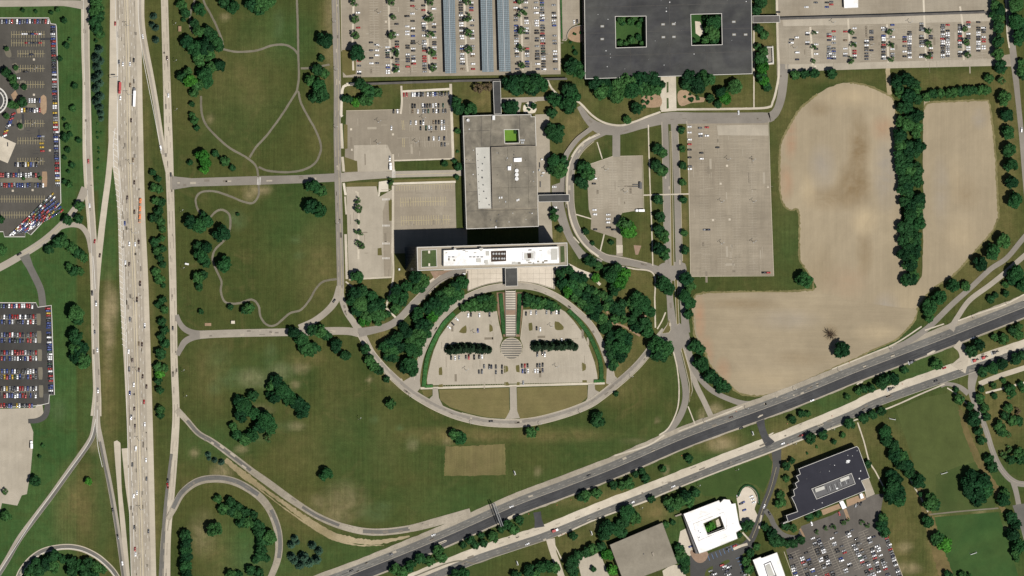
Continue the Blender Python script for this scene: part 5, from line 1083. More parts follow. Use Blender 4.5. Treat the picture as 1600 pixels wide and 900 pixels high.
def core_sphere(c, r, k=6, l=8):
    v = []; f = []
    for i in range(k+1):
        for j in range(l):
            t, p = math.pi*i/k, 2*math.pi*j/l
            v.append((c[0]+r[0]*math.sin(t)*math.cos(p), c[1]+r[1]*math.sin(t)*math.sin(p), c[2]+r[2]*math.cos(t)))
    for i in range(k):
        for j in range(l): f.append((i*l+j, (i+1)*l+j, (i+1)*l+(j+1) % l, i*l+(j+1) % l))
    return np.array(v), np.array(f)
def crown_geo(seed, lobes=22, per=70, size=.10, zc=1.0, zr=.82, dens=1.0, core=True):
    """unit crown: lobes of leaves over an uneven ellipsoid of radius 1"""
    rng = np.random.default_rng(seed); V = []; Q = []; k = 0
    wob = rng.uniform(.80, 1.08, 8)
    for i in range(lobes):
        az = rng.uniform(0, 2*math.pi); u = rng.uniform(-.35, 1)
        rr = wob[int(az/(2*math.pi)*8) % 8]
        c = np.array([math.cos(az)*math.sqrt(1-u*u*.9)*.70*rr, math.sin(az)*math.sqrt(1-u*u*.9)*.70*rr, zc+u*zr*.72])
        lr = rng.uniform(.24, .40)
        n = int(per*dens*(lr/.32)**2); d = sph(n, rng); d[:, 2] = np.where(d[:, 2] < -.4, -d[:, 2], d[:, 2])
        p = c+d*lr*rng.uniform(.55, 1.05, (n, 1))
        V.append(leaf_quads(p, d, size, rng)); q = np.arange(4*n).reshape(-1, 4)+k; Q.append(q); k += 4*n
        if core:
            v, f = core_sphere(c, (lr*.72,)*3, 4, 6); V.append(v); Q.append(f+k); k += len(v)
    if core:
        v, f = core_sphere((0, 0, zc), (.62, .62, zr*.6)); V.append(v); Q.append(f+k)
    return np.concatenate(V), np.concatenate(Q)
def trunk_mesh(seed, zc=.95):
    rng = random.Random(seed); m = MB(); m.bar((0, 0, -.02), (0, 0, .55), .075, n=7, r2=.055); m.bar((0, 0, .55), (.03, .02, zc+.3), .055, n=6, r2=.02)
    for i in range(6):
        a = i*1.05+rng.uniform(-.3, .3); z = rng.uniform(.5, .95); r = rng.uniform(.4, .62)
        m.bar((0, 0, z), (r*math.cos(a), r*math.sin(a), z+rng.uniform(.3, .6)), .032, n=5, r2=.01)
    me = m.mesh('trunk'); me.materials.append(MATS['bark']); return me
CROWN = {}
def reg(kind, mat, seeds, **kw):
    for s in seeds:
        v, q = crown_geo(s, **kw); CROWN.setdefault(kind, []).append(np_mesh('crown', v, q, [mat]))
reg('dark', 'leaf_dark', range(10, 16)); reg('mid', 'leaf_mid', range(20, 26)); reg('bright', 'leaf_bright', range(30, 33))
reg('lot', 'leaf_lot', range(40, 44), lobes=14, per=44, size=.11, dens=.8, core=False); reg('sparse', 'leaf_brown', range(50, 52), lobes=14, per=18, size=.06, core=False)
reg('shrub', 'leaf_mid', range(60, 63), lobes=10, per=40, size=.16, zc=.55, zr=.6)
def conifer_geo(seed, tiers=11, per=46, size=.11, hgt=2.6):
    rng = np.random.default_rng(seed); V = []; Q = []; k = 0
    for i in range(tiers):
        t = i/(tiers-1); r = (1-t)**.85*.98+.05; z = .25+t*(hgt-.3); n = max(8, int(per*r*1.6))
        a = rng.uniform(0, 2*math.pi, n); rr = r*np.sqrt(rng.uniform(.15, 1, n))*rng.uniform(.85, 1.1, n)
        p = np.stack([np.cos(a)*rr, np.sin(a)*rr, z-rr*.25+rng.normal(0, .04, n)], 1); d = np.stack([np.cos(a)*.5, np.sin(a)*.5, np.full(n, .8)], 1)
        V.append(leaf_quads(p, d, size, rng, .35)); Q.append(np.arange(4*n).reshape(-1, 4)+k); k += 4*n
    v, f = core_sphere((0, 0, .9), (.5, .5, .85)); V.append(v); Q.append(f+k)
    return np.concatenate(V), np.concatenate(Q)
for kind, mat, ss in (('pine', 'leaf_pine', (70, 71, 72)), ('spruce', 'leaf_blue', (73, 74, 75))):
    for s in ss: v, q = conifer_geo(s); CROWN.setdefault(kind, []).append(np_mesh('crown', v, q, [mat]))
TRUNK = [trunk_mesh(i) for i in range(4)]
def ordn(n): return '%d%s' % (n, 'th' if 10 <= n % 100 <= 20 else {1: 'st', 2: 'nd', 3: 'rd'}.get(n % 10, 'th'))
def tscale(t): return .92 if t['kind'] == 'lot' else 1.03 if ('plaza' in t['desc'] or 'tree block' in t['desc']) else 1.13
TREES = []      # (r, group, kind, x, y, axis, look)
def grove(desc, pts, kind='dark', axis='y', look='leafy tree', **kw):
    for t in pts:
        k = t[3] if len(t) > 3 else (kind if kind not in ('dark', 'mid') else random.choice(['dark', 'dark', 'mid']) if kind == 'dark' else random.choice(['mid', 'mid', 'dark']))
        TREES.append(dict(x=t[0], y=t[1], r=t[2], desc=desc, kind=k, axis=axis, look=look))
S = 'shrub'; B = 'bright'; BR = 'sparse'
grove('on the lawn right of the upper left car park', [(36, 16, 3.5), (56, 18, 3), (80, 20, 3.5), (90, 15, 4), (100, 32, 5), (104, 71, 5), (109, 62, 3), (94, 92, 4), (117, 134, 5), (114, 169, 5), (100, 186, 3), (106, 198, 5), (102, 215, 7), (110, 210, 4), (123, 219, 4.5), (106, 234, 4.5), (101, 246, 3.5), (113, 258, 5), (107, 268, 3), (101, 284, 4), (109, 288, 5.5)])
grove('on a planted island of the upper left car park', [(10, 76, 4, 'mid'), (25, 106, 4, 'mid'), (38, 136, 4.5), (10, 113, 8), (19, 124, 8), (24, 134, 6), (35, 160, 8), (18, 164, 6.5), (25, 166, 5.5), (10, 182, 5), (32, 197, 4, 'mid'), (2, 343, 6), (63, 278, 3.2), (37, 279, 2.8)])
BELT = [(150, 3, 9, 'mid'), (155, 12, 8, 'mid'), (147, 18, 8, 'mid'), (156, 25, 8), (148, 33, 9), (152, 45, 8), (156, 53, 7, 'mid'), (150, 64, 3), (156, 77, 6.5, 'spruce'), (151, 90, 7, 'spruce'), (157, 95, 6.5, 'spruce'), (152, 105, 6.5, 'spruce'), (156, 115, 6.5, 'spruce'), (150, 122, 6.5, 'spruce'), (156, 130, 6.5, 'spruce'), (151, 138, 6.5, 'spruce'), (157, 150, 7, 'spruce'), (152, 158, 7, 'spruce'), (156, 167, 6.5, 'spruce'), (158, 177, 5.5, 'spruce'), (159, 185, 4.5, 'spruce')]
for kd, lk in ((0, 'leafy tree'), (1, 'bluish conifer')): grove('in the belt left of the freeway', [t for t in BELT if (len(t) > 3 and t[3] == 'spruce') == kd], look=lk)
grove('in the shrub line left of the freeway ramp', [(152, 193, 2, S), (152, 207, 2, S), (158, 207, 2, S), (152, 215, 2, S), (154, 231, 2, S), (154, 238, 2, S), (154, 249, 2, S), (153, 262, 2, S)], look='small green shrub')
grove('beside the forked campus road at the left', [(124, 322, 8), (105, 344, 8), (123, 342, 7.5), (77, 390, 7), (90, 380, 8.5), (100, 377, 9.5), (112, 386, 9, 'mid'), (122, 395, 8.5), (130, 402, 8, 'mid'), (108, 417, 6), (115, 424, 7.5), (125, 425, 7), (2, 390, 9)])
grove('in the row between freeway and frontage road', [(239, 270, 5.5), (247, 279, 5.5), (240, 293, 6.5), (249, 296, 6.5), (243, 314, 6.5), (253, 316, 6.5), (248, 330, 7), (240, 342, 7), (251, 345, 7), (254, 358, 6), (243, 378, 7), (253, 372, 5.5), (254, 389, 6), (245, 392, 6.5), (250, 402, 6.5), (254, 413, 6), (244, 424, 6.5), (250, 436, 7.5), (255, 446, 4), (255, 469, 6.5), (247, 476, 5.5), (257, 484, 6.5), (253, 503, 7), (258, 516, 7), (252, 526, 6.5), (258, 537, 7), (251, 553, 8.5), (247, 573, 7), (257, 575, 6.5, 'mid'), (250, 585, 7, B), (248, 595, 6.5), (250, 609, 6.5), (251, 640, 7), (251, 649, 6)])
grove('between the freeway and its upper right ramp', [(241, 25, 5.5, 'spruce'), (238, 38, 4.5, 'spruce'), (244, 43, 5.5, 'spruce'), (244, 62, 5.5, 'spruce')], look='bluish conifer')
grove('on the lawn left of the lower service road', [(118, 490, 12), (122, 500, 8), (118, 526, 11), (116, 545, 9), (127, 545, 11), (130, 562, 13, 'mid'), (120, 558, 10)])
grove('on the grass at the lower left', [(67, 696, 3), (62, 713, 3), (55, 752, 8.5), (10, 806, 8), (138, 752, 6, B), (8, 768, 6, 'lot')])
grove('inside the lower left loop ramp', [(48, 890, 9), (60, 893, 9), (57, 879, 7), (72, 882, 10), (84, 868, 9.5), (84, 886, 9, 'mid'), (98, 874, 6), (112, 878, 9), (124, 884, 9.5), (137, 880, 9), (149, 886, 8.5), (160, 891, 7), (113, 893, 9), (134, 896, 9), (45, 900, 8), (147, 900, 8)])
grove('in the upper left wood of the park', [(284, 8, 8), (290, 20, 7.5), (312, 15, 9.5), (287, 31, 3.5), (304, 38, 8), (310, 48, 9, 'mid'), (325, 48, 8.5), (332, 56, 9.5, 'mid'), (292, 65, 10), (304, 76, 12, 'mid'), (321, 72, 12), (338, 66, 10, 'mid'), (310, 90, 8.5), (327, 86, 9), (343, 74, 7), (343, 102, 9.5), (312, 97, 8), (330, 106, 9), (320, 115, 11, 'mid'), (285, 120, 8.5), (297, 126, 10.5, B), (309, 133, 9.5, 'mid'), (323, 128, 9.5), (293, 112, 7), (303, 145, 7), (300, 163, 4.5), (303, 188, 7, 'mid'), (308, 200, 5), (300, 180, 5)])
grove('at the top edge of the park', [(350, 4, 9), (363, 10, 10), (393, 8, 10), (409, 8, 11, 'mid'), (405, 16, 9), (422, 2, 9, 'mid')])
grove('at the right side of the upper park', [(507, 63, 11.5), (502, 91, 5.5), (496, 109, 8.5), (485, 125, 9), (507, 115, 8, 'mid'), (498, 134, 11, 'mid'), (503, 147, 12), (492, 152, 9)])
grove('above the middle park road', [(316, 243, 10, B), (321, 256, 10, B), (319, 265, 7, B), (337, 240, 5.5), (297, 254, 4.5), (351, 252, 7.5, 'mid'), (363, 262, 5)])
grove('along the winding path of the lower park', [(297, 347, 9.5), (311, 353, 11.5, 'mid'), (323, 346, 9.5), (318, 337, 6.5), (346, 366, 12), (309, 385, 7.5), (321, 388, 9.5), (314, 400, 10.5, 'mid'), (321, 411, 8.5), (350, 413, 11.5, 'mid'), (309, 434, 9, 'mid'), (318, 430, 7), (311, 447, 5.5), (372, 335, 3), (312, 451, 4.5), (314, 487, 4.5), (360, 480, 5), (389, 482, 8.5, 'mid'), (382, 485, 6.5)])
grove('at the right side of the lower park', [(489, 291, 11), (503, 299, 8.5, 'mid'), (486, 323, 11), (499, 327, 11.5)])
grove('around the lower park road junction', [(459, 520, 9.5), (471, 529, 10, 'mid'), (480, 546, 12, 'mid'), (488, 516, 8.5), (501, 517, 10), (511, 524, 7.5), (492, 544, 9), (524, 541, 9.5), (537, 556, 7), (528, 536, 7), (541, 555, 7), (570, 545, 8.5), (578, 563, 8.5), (585, 573, 8.5, 'mid'), (592, 579, 7.5), (604, 593, 5.5)])
grove('in the big clump on the south lawn', [(434, 597, 11), (424, 603, 8), (442, 610, 12.5, 'mid'), (430, 620, 10), (452, 621, 11.5, 'mid'), (465, 630, 11.5), (473, 641, 12), (421, 617, 6), (395, 619, 9), (374, 627, 9.5), (382, 636, 12.5), (379, 648, 10.5), (395, 646, 10), (415, 656, 13.5), (405, 667, 11), (421, 668, 11, 'mid'), (364, 667, 7, 'mid'), (371, 680, 8), (382, 687, 9), (395, 681, 10), (420, 685, 8, 'lot')])
grove('standing alone on the south lawn', [(509, 741, 10.5), (611, 631, 8.5), (710, 679, 8.5), (720, 685, 9.5, 'mid'), (829, 676, 9), (934, 655, 11), (963, 615, 4), (840, 670, 3)])
grove('beside the ramp left of the loop', [(326, 710, 4.5, 'spruce'), (327, 716, 3.5, 'spruce'), (336, 719, 4.5, 'spruce'), (347, 722, 5, 'spruce')], look='bluish conifer')
grove('inside the lower loop ramp', [(340, 780, 6.5), (360, 785, 8), (350, 795, 8.5, 'mid'), (362, 800, 8), (373, 792, 7), (371, 805, 8, 'mid'), (384, 801, 8), (396, 805, 7), (377, 817, 8), (388, 817, 8.5), (404, 821, 9), (405, 831, 9), (421, 840, 10.5, 'mid'), (411, 846, 9), (409, 860, 9), (405, 870, 7.5), (416, 872, 6), (400, 875, 6), (392, 891, 8), (405, 896, 8), (360, 897, 8), (373, 899, 7), (335, 829, 11.5, 'mid'), (290, 837, 9), (291, 848, 9.5), (290, 860, 9.5), (291, 872, 9.5), (290, 885, 9.5), (291, 897, 9.5)])
grove('in the conifer ring right of the loop ramp', [(461, 841, 5.5, 'spruce'), (456, 851, 6, 'spruce'), (465, 847, 4.5, 'spruce'), (489, 852, 6.5, 'spruce'), (499, 861, 6.5, 'spruce'), (496, 875, 7, 'spruce'), (456, 869, 6.5, 'spruce'), (461, 876, 6.5, 'spruce'), (475, 871, 9, 'spruce'), (485, 879, 7.5, 'spruce'), (470, 882, 7.5, 'spruce')], look='bluish conifer')
grove('in the strips of the canopy car park', [(554, 4, 8), (555, 30, 8), (555, 55, 8), (556, 82, 11, 'dark'), (563, 88, 7.5, 'dark'), (611, 3, 8), (614.6, 27, 5.5), (613, 55, 8), (617, 82, 8), (618, 107, 7), (671.6, 3, 8), (671, 27, 9), (672, 55, 7.5), (674.5, 82, 8), (677, 106, 7), (730, 2, 8), (731, 27, 8), (732, 52, 8), (732, 78, 7.5), (813, 1, 7), (815.6, 22, 8.5), (815.6, 48, 7.5), (815, 75, 7.5), (815, 102, 6.5)], kind='lot')
grove('at the left corner of the courtyard building', [(896, 103, 13), (902, 110, 12, 'mid'), (890, 109, 8), (899, 82, 4), (898, 53, 2.5, S), (892, 66, 2.5, S), (896, 74, 2.5, S), (907, 51, 2, S)])
grove('on the corner lawn above the west car park', [(563, 131, 8.5), (573, 141, 9.5, 'mid'), (581, 145, 8.5), (590, 145, 8), (538, 154, 5.5), (545, 155, 6.5), (556, 160, 7, B), (568, 156, 9), (577, 157, 7, 'mid')])
grove('between the west car park and the podium', [(712, 160, 9), (716, 168, 10), (734, 170, 10.5, 'mid'), (747, 138, 8, 'sparse'), (762, 136, 7, 'sparse'), (715, 205, 4.5), (695, 256, 5), (710, 252, 4), (716, 261, 6.5), (715, 237, 2.5, S), (714, 277, 4)])
grove('down the middle strip of the small west car park', [(559, 313, 6), (560, 326, 8), (559, 347, 4.5), (558, 362, 5), (564, 364, 5.5), (559, 380, 5.5), (565, 384, 6.5), (610, 283, 6.5)], kind='lot')
grove('inside the small courtyard of the podium', [(806, 206, 3.5, 'mid')])
grove('north of the podium roof', [(799, 131, 12.5), (808, 137, 11), (824, 134, 12.5, 'mid'), (835, 129, 13), (847, 132, 11, 'mid'), (815, 126, 11), (832, 140, 10), (792, 167, 9.5), (803, 168, 9.5), (833, 166, 5.5), (826, 171, 2.6, S), (823, 165, 2.2, S)])
grove('between the podium and the curved drive', [(863, 154, 9.5), (872, 159, 10.5, 'mid'), (891, 141, 11.5), (887, 164, 13.5, 'mid'), (896, 152, 11), (862, 177, 8.5), (860, 202, 10), (866, 209, 11.5), (875, 205, 9.5, 'mid'), (871, 216, 8.5), (866, 252, 10), (874, 267, 12, 'mid'), (880, 253, 9), (866, 264, 10), (866, 339, 7), (875, 358, 5.5), (865, 330, 6)])
grove('inside the left courtyard of the courtyard building', [(969, 31, 5), (986, 34, 6, 'mid'), (998, 39, 5), (998, 58, 5), (987, 63, 6, 'mid'), (969, 67, 5), (973, 36, 4), (1003, 68, 4.5), (978, 68, 4.5, 'mid'), (1002, 31, 4)])
grove('inside the right courtyard of the courtyard building', [(1115, 38, 12, 'mid'), (1113, 51, 12), (1121, 30, 8), (1102, 63, 6), (1116, 63, 7.5), (1084, 64, 4), (1104, 29, 5.5)])
grove('along the front of the courtyard building', [(932, 131, 11.5), (940, 143, 12, 'mid'), (956, 143, 11, 'mid'), (968, 134, 13), (962, 150, 11.5, 'mid'), (981, 128, 14), (987, 140, 14), (1000, 125, 13.5), (1005, 138, 13.5), (1018, 126, 13.5), (1022, 138, 12.5), (1028, 131, 10), (947, 132, 10), (995, 169, 9.5), (980, 187, 6.5), (1010, 152, 2.2, S), (1018, 154, 2.2, S), (1005, 159, 3, S), (1012, 160, 3.2, S), (1006.5, 167, 3, S),
    (1075, 121, 11.5), (1089, 129, 14.5), (1104, 123, 13.5), (1091, 138, 10), (1073, 133, 8.5), (1148, 136, 11.5), (1126, 144, 9.5), (1133, 153, 10, B), (1122, 163, 6), (1110, 154, 6.5), (1070, 151, 2.2, S), (1078, 147, 2.2, S), (1080, 155, 4, S), (1090, 153, 3.6, S)], axis='x')
grove('on the right side of the courtyard building', [(1189, 3, 10.5), (1182, 15.5, 8), (1185, 44, 7.5), (1193, 54, 7.5), (1184, 73, 5.5), (1192, 80, 8.5, 'mid'), (1189, 93, 10.5, 'mid'), (1192, 105, 10, B), (1190, 120, 9), (1194, 127, 9.5, B), (1198, 136, 7.5)])
grove('on the lawns beside the curved entrance drive', [(913, 264, 11.5), (919, 271, 11, 'mid'), (908, 284, 9.5), (912, 288, 8), (977, 353, 13, 'mid'), (982, 358, 13, B), (915, 362, 5.5), (955, 379, 4.5), (926, 380, 3.5)])
grove('in the row left of the divided avenue', [(1028, 233, 8.5), (1036, 239, 7.5, 'mid'), (1026, 259, 9), (1034, 266, 9, 'mid'), (1029, 312, 7.5), (1031, 340, 9), (1030, 361, 9), (1037, 369, 9.5, 'mid'), (1031, 389, 9.5), (1039, 397, 9.5, 'mid'), (1036, 442, 11), (1044, 451, 9.5, 'mid'), (1026, 540, 13), (1039, 546, 14, 'mid'), (1031, 553, 13)])
grove('in the row right of the divided avenue', [(1065, 203, 5.5), (1065.5, 233, 6), (1067.5, 259, 6), (1067, 285, 5.5), (1067.5, 312, 6), (1069, 364, 5.5), (1070.5, 391, 6.5), (1073, 438, 11), (1077, 449, 9.5, 'mid'), (1070, 463, 10), (1078, 474, 9.5, 'mid'), (1076, 491, 8), (1079, 542, 6), (1087, 540, 9), (1094, 547, 8.5), (1096, 569, 11, 'mid'), (1089, 566, 7.5), (1109, 587, 10), (1116, 592, 9.5), (1127, 599, 9.5), (1134, 605, 8.5), (1124, 608, 6.5)])
grove('in the wood right of the tower plaza', [(923, 409, 10), (935, 416, 7.5, 'mid'), (962, 418, 9.5), (955, 432, 12.5, 'mid'), (967, 439, 13.5, B), (977, 428, 10.5, B), (961, 451, 11, 'mid'), (950, 424, 8.5), (931, 434, 7.5, B), (878, 426, 9.5), (889, 423, 9), (897, 432, 9.5), (910, 436, 9.5), (878, 441, 10.5), (893, 445, 10.5, 'mid'), (886, 456, 9.5, B), (902, 456, 9.5), (898, 464, 8, 'mid'), (908, 445, 9), (920, 453, 8.5), (931, 458, 8.5), (915, 465, 9.5), (928, 470, 10.5), (943, 462, 8.5), (952, 468, 8.5), (909, 473, 9), (921, 482, 10.5, 'mid'), (933, 481, 9.5), (929, 494, 9.5), (941, 498, 9.5), (948, 479, 8.5), (960, 481, 9.5), (973, 475, 8.5), (969, 487, 9.5), (961, 499, 8.5), (973, 499, 8.5), (950, 507, 8), (995, 467, 12.5), (1006, 475, 12.5, 'mid'), (996, 484, 11, 'mid'), (987, 474, 9), (1016, 487, 9.5, 'mid'), (988, 500, 8.5), (1005, 506, 12.5), (1011, 517, 11.5, 'mid'), (995, 512, 9.5), (946, 514, 9.5, 'mid'), (954, 525, 9.5), (969, 525, 12.5, 'mid'), (979, 532, 12), (953, 540, 10), (966, 544, 12.5, 'mid'), (956, 555, 9.5), (970, 557, 11.5), (961, 566, 9.5, 'mid'), (978, 544, 9.5), (957, 572, 8)])
grove('in the clump left of the plaza road', [(558, 432, 11), (555, 458, 10.5), (566, 455, 9.5), (549, 468, 9.5), (580, 464, 10.5, 'mid'), (564, 475, 13, 'mid'), (582, 479, 12.5), (558, 485, 10.5), (595, 475, 9.5), (573, 494, 11.5, 'mid'), (588, 492, 11.5, 'mid'), (598, 493, 8.5), (570, 502, 9.5, B), (591, 503, 7.5, 'mid'), (607, 491, 5)])
grove('between the west walk and the plaza road', [(619, 453, 9.5), (615, 466, 9.5), (630, 462, 9.5), (636, 448, 9.5), (628, 472, 8.5), (619, 482, 8.5), (651, 434, 11.5), (660, 440, 12.5, 'mid'), (650, 450, 9.5), (659, 449, 9.5, 'mid')])
grove('in the dense row between plaza road and crescent', [(723, 442, 11.5, 'mid'), (712, 448, 11.5), (716, 460, 10.5, 'mid'), (701, 455, 11.5), (705, 467, 10.5), (690, 464, 11.5), (694, 477, 10.5, 'mid'), (680, 472, 10.5), (672, 481, 10.5), (684, 484, 11.5, 'mid'), (676, 493, 10.5, B), (655, 490, 10.5), (651, 498, 8.5), (632, 512, 9.5), (638, 521, 10), (621, 526, 9.5), (611, 535, 10.5), (600, 541, 9.5), (614, 548, 10.5), (625, 541, 10), (605, 552, 9), (659, 508, 11.5), (669, 508, 9), (655, 521, 12.5, 'mid'), (666, 521, 9.5), (643, 531, 11), (655, 535, 11), (642, 546, 11.5, 'mid'), (651, 550, 10), (608, 557, 10), (617, 560, 7.5), (640, 570, 13), (645, 578, 11, 'mid'), (634, 575, 10)])
grove('in the left tree row of the semicircular car park', [(704, 546, 8, 'pine'), (714.5, 545, 8.5, 'pine'), (725, 544, 8.5, 'pine'), (736, 544, 8.5, 'pine'), (747, 544.5, 8, 'pine'), (756.5, 545, 8, 'pine'), (764, 546.5, 6, 'pine')], axis='x', look='dark pine')
grove('in the right tree row of the semicircular car park', [(839, 541, 8.5, 'pine'), (850, 540, 8, 'pine'), (860.5, 541, 7.5, 'pine'), (871.5, 540, 8, 'pine'), (882, 540, 8, 'pine'), (891.5, 538.5, 8, 'pine'), (899, 542, 6, 'pine')], axis='x', look='dark pine')
grove('in the tree block left above the semicircular car park', [(724, 481, 6.5), (732, 477, 7.5), (735, 483, 6), (741, 473, 7.5), (744, 481, 7), (750, 469, 7.5), (753, 478, 7.5), (759, 467, 7.5), (761, 476, 8), (768, 466, 7.5), (770, 474, 8), (769, 482, 6.5), (760, 483, 6)], axis='x', kind='mid')
grove('in the tree block right above the semicircular car park', [(823, 465, 7), (824, 474, 7.5), (831, 468, 7.5), (833, 476, 7.5), (840, 470, 7.5), (843, 478, 7), (849, 472, 7.5), (853, 479, 6.5), (858, 474, 7.5), (866, 478, 7), (863, 482, 5.5), (872, 481, 5)], axis='x', kind='mid')
grove('in the median of the lower highway', [(617, 889, 8.5), (641, 885, 9.5, 'mid'), (629, 895, 8.5), (657, 873, 8.5), (671, 877, 8.5, 'mid'), (685, 860, 8.5), (690, 871, 8.5, 'mid'), (724, 852, 5.5), (735, 844, 7), (743, 852, 6.5), (752, 837, 5.5), (756, 849, 6.5), (771, 839, 8.5, 'mid'), (793, 820, 7.5), (803, 827, 8, 'mid'), (812, 813, 7), (783, 828, 5.5), (907, 777, 6.5), (915, 775, 8.5, 'mid'), (932, 771, 8.5), (958, 759, 7.5), (971, 759, 7.5, 'mid'), (983, 755, 8.5, 'mid'), (993, 741, 5.5), (1004, 737, 5.5), (1009, 748, 7), (1036, 733, 5.5), (1077, 717, 6.5),
    (1238, 656, 6.5), (1253, 647, 6.5), (1263, 647, 5), (1324, 620, 5), (1342, 611, 6.5), (1351, 608, 6.5), (1361, 607, 7), (1377, 600, 9.5), (1385, 593, 8.5), (1397, 593, 9.5), (1414, 578, 6), (1464, 570, 9), (1517, 549, 9.5), (1530, 539, 9.5), (1554, 528, 6.5, 'mid'), (1568, 530, 8.5, 'mid'), (1583, 517, 7.5), (1591, 522, 8.5, 'mid'), (1592, 510, 6.5, 'mid')], axis='x')
grove('at the bottom edge below the highway', [(711, 898, 9), (724, 897, 9.5), (807, 900, 8.5), (845, 887, 9.5), (858, 884, 9.5), (867, 887, 9, 'mid'), (827, 892, 9.5), (835, 898, 8.5), (893, 881, 11.5), (904, 868, 8), (917, 863, 8.5), (926, 859, 9, 'mid'), (939, 855, 8), (949, 867, 9.5, B), (957, 890, 9, B), (896, 837, 7), (927, 889, 4.5), (1018.5, 780, 6.5), (981, 801, 12), (992, 809, 10, 'mid'), (973, 817, 9.5), (949, 825, 12), (944, 836, 10), (963, 828, 10), (971, 832, 8.5), (897, 894, 8)], axis='x')
grove('left of the white-roofed office', [(1045, 784, 8.5), (1058, 784, 11, 'mid'), (1071, 775, 9.5), (1048, 793, 7.5), (1077, 783, 9, 'mid'), (1087, 770, 7.5), (1063, 866, 9.5), (1069, 877, 9.5), (1061, 857, 8), (1040, 820, 5.5), (1051, 816, 4.5), (1070, 890, 7)])
grove('between the white-roofed and slate-roofed offices', [(1170, 820, 8.5), (1163, 824, 7), (1155, 836, 5), (1196, 823, 6.5), (1206, 833, 9.5), (1208, 844, 9.5), (1217, 846, 8.5), (1230, 850, 6.5), (1240, 849, 7.5), (1252, 844, 6.5), (1183, 854, 5.5), (1173, 864, 6.5), (1166, 877, 7, 'mid'), (1170, 890, 7.5, 'mid'), (1228, 729, 7.5), (1237, 720, 5.5), (1228, 748, 5.5), (1220, 773, 6.5, 'mid'), (1221, 785, 7.5), (1215, 788, 6.5), (1227, 823, 7), (1239, 826, 7), (1265, 808, 6.5), (1278, 803, 6), (1112, 822, 6.5, B), (1106, 826, 5, B)])
grove('along the street above the slate-roofed office', [(1267, 685, 8.5), (1286.5, 679, 7.5), (1317, 680, 4.5), (1303, 690, 4.5), (1276, 698, 2.5, S), (1261, 708, 2.2, S), (1328, 662, 8.5), (1349, 654, 8), (1364, 648, 7), (1378, 643, 7)], axis='x')
grove('in the thick row left of the sports field', [(1384, 675, 10), (1387, 688, 10.5), (1397, 698, 10.5), (1399, 711, 10.5), (1410, 713, 9.5), (1408, 726, 9.5), (1418, 727, 10), (1421, 737, 9), (1394, 744, 11), (1393, 759, 14), (1403, 770, 13), (1391, 775, 11.5), (1404, 781, 11), (1400, 750, 11), (1436, 753, 12), (1454, 785, 13), (1461, 790, 9), (1439, 772, 4), (1450, 815, 9.5, 'mid'), (1466, 843, 11.5), (1476, 852, 12, B), (1379, 810, 8.5), (1378, 821, 9.5), (1383, 832, 8), (1356, 725, 6.5)])
grove('in the great clump on the sports field', [(1517, 749, 13.5), (1528, 759, 16), (1514, 765, 12.5), (1535, 752, 12.5), (1530, 780, 11), (1542, 765, 12)])
grove('beside the street at the lower right', [(1494, 609, 4.5), (1499, 624, 8.5), (1515, 635, 7), (1522, 654, 11), (1529, 674, 7), (1531, 623, 8), (1538, 638, 7.5), (1542, 652, 6.5), (1535, 688, 7), (1545, 717, 8), (1551, 731, 9), (1570, 772, 8.5, 'mid'), (1569, 782, 11), (1581, 809, 9.5), (1587, 819, 9.5), (1583, 836, 11), (1592, 854, 11), (1588, 864, 8.5), (1588, 874, 5.5), (1537, 580, 8.5), (1552, 576, 9.5), (1566, 569, 9.5), (1587, 561, 10), (1598, 555, 7.5), (1534, 608, 5), (1552, 603, 5.5), (1568, 595, 4.5)])
grove('on the lawn right of the lower right street', [(1554, 619, 5), (1579, 610, 9.5), (1594, 600, 5.5), (1598, 608, 5.5), (1577, 622, 3, S), (1575, 638, 7.5, 'mid'), (1570, 650, 7), (1582, 658, 8.5), (1562, 666, 9, 'mid'), (1592, 658, 7.5), (1567, 675, 7.5), (1590, 642, 5, 'sparse'), (1563, 674, 7), (1576, 680, 5.5, 'lot'), (1568, 711, 7.5, 'lot'), (1576, 701, 6.5, 'lot'), (1580, 718, 8), (1593, 708, 9, 'mid'), (1597, 719, 9)])
grove('at the top of the slate-roofed office car park', [(1347, 817, 5), (1356, 821, 5), (1318, 817, 5), (1325, 812, 3.5), (1302, 824, 5.5), (1291, 826, 4.5), (1277, 832, 4.5)], kind='lot', axis='x')
grove('at the bottom edge of the sports field', [(1481, 899, 7.5), (1504, 899, 6.5), (1515, 901, 6)], axis='x')
grove('in the row above the ploughed field', [(1242, 117, 7.5), (1258, 116, 7.5), (1273, 115, 7.5), (1300, 115, 8.5)], axis='x')
rr = random.Random(3); belt = []
for y in range(128, 442, 10):
    for x0 in (1405, 1418, 1432):
        lo = np.interp(y, [120, 250, 330, 440], [1400, 1403, 1408, 1415]); hi = np.interp(y, [120, 250, 360, 400, 440], [1438, 1441, 1440, 1436, 1430]); x = lo+(x0-1402)/33*(hi-lo-4)+rr.uniform(-3, 3)
        if rr.random() < .80: belt.append((round(x, 1), y+rr.uniform(-4, 4), rr.uniform(7.5, 11)))
grove('in the tall belt between the two ploughed fields', belt, look='dense green tree')
grove('in the hedge-like row above the right field', [(1448, 151, 7.5), (1458, 147, 7.5), (1470, 146, 7.5), (1481, 146, 7.5), (1491, 145, 7.5), (1501, 143, 7.5), (1512, 142, 7.5), (1522, 142, 7.5), (1532, 141, 7.5), (1541, 141, 8)], kind='mid', axis='x')
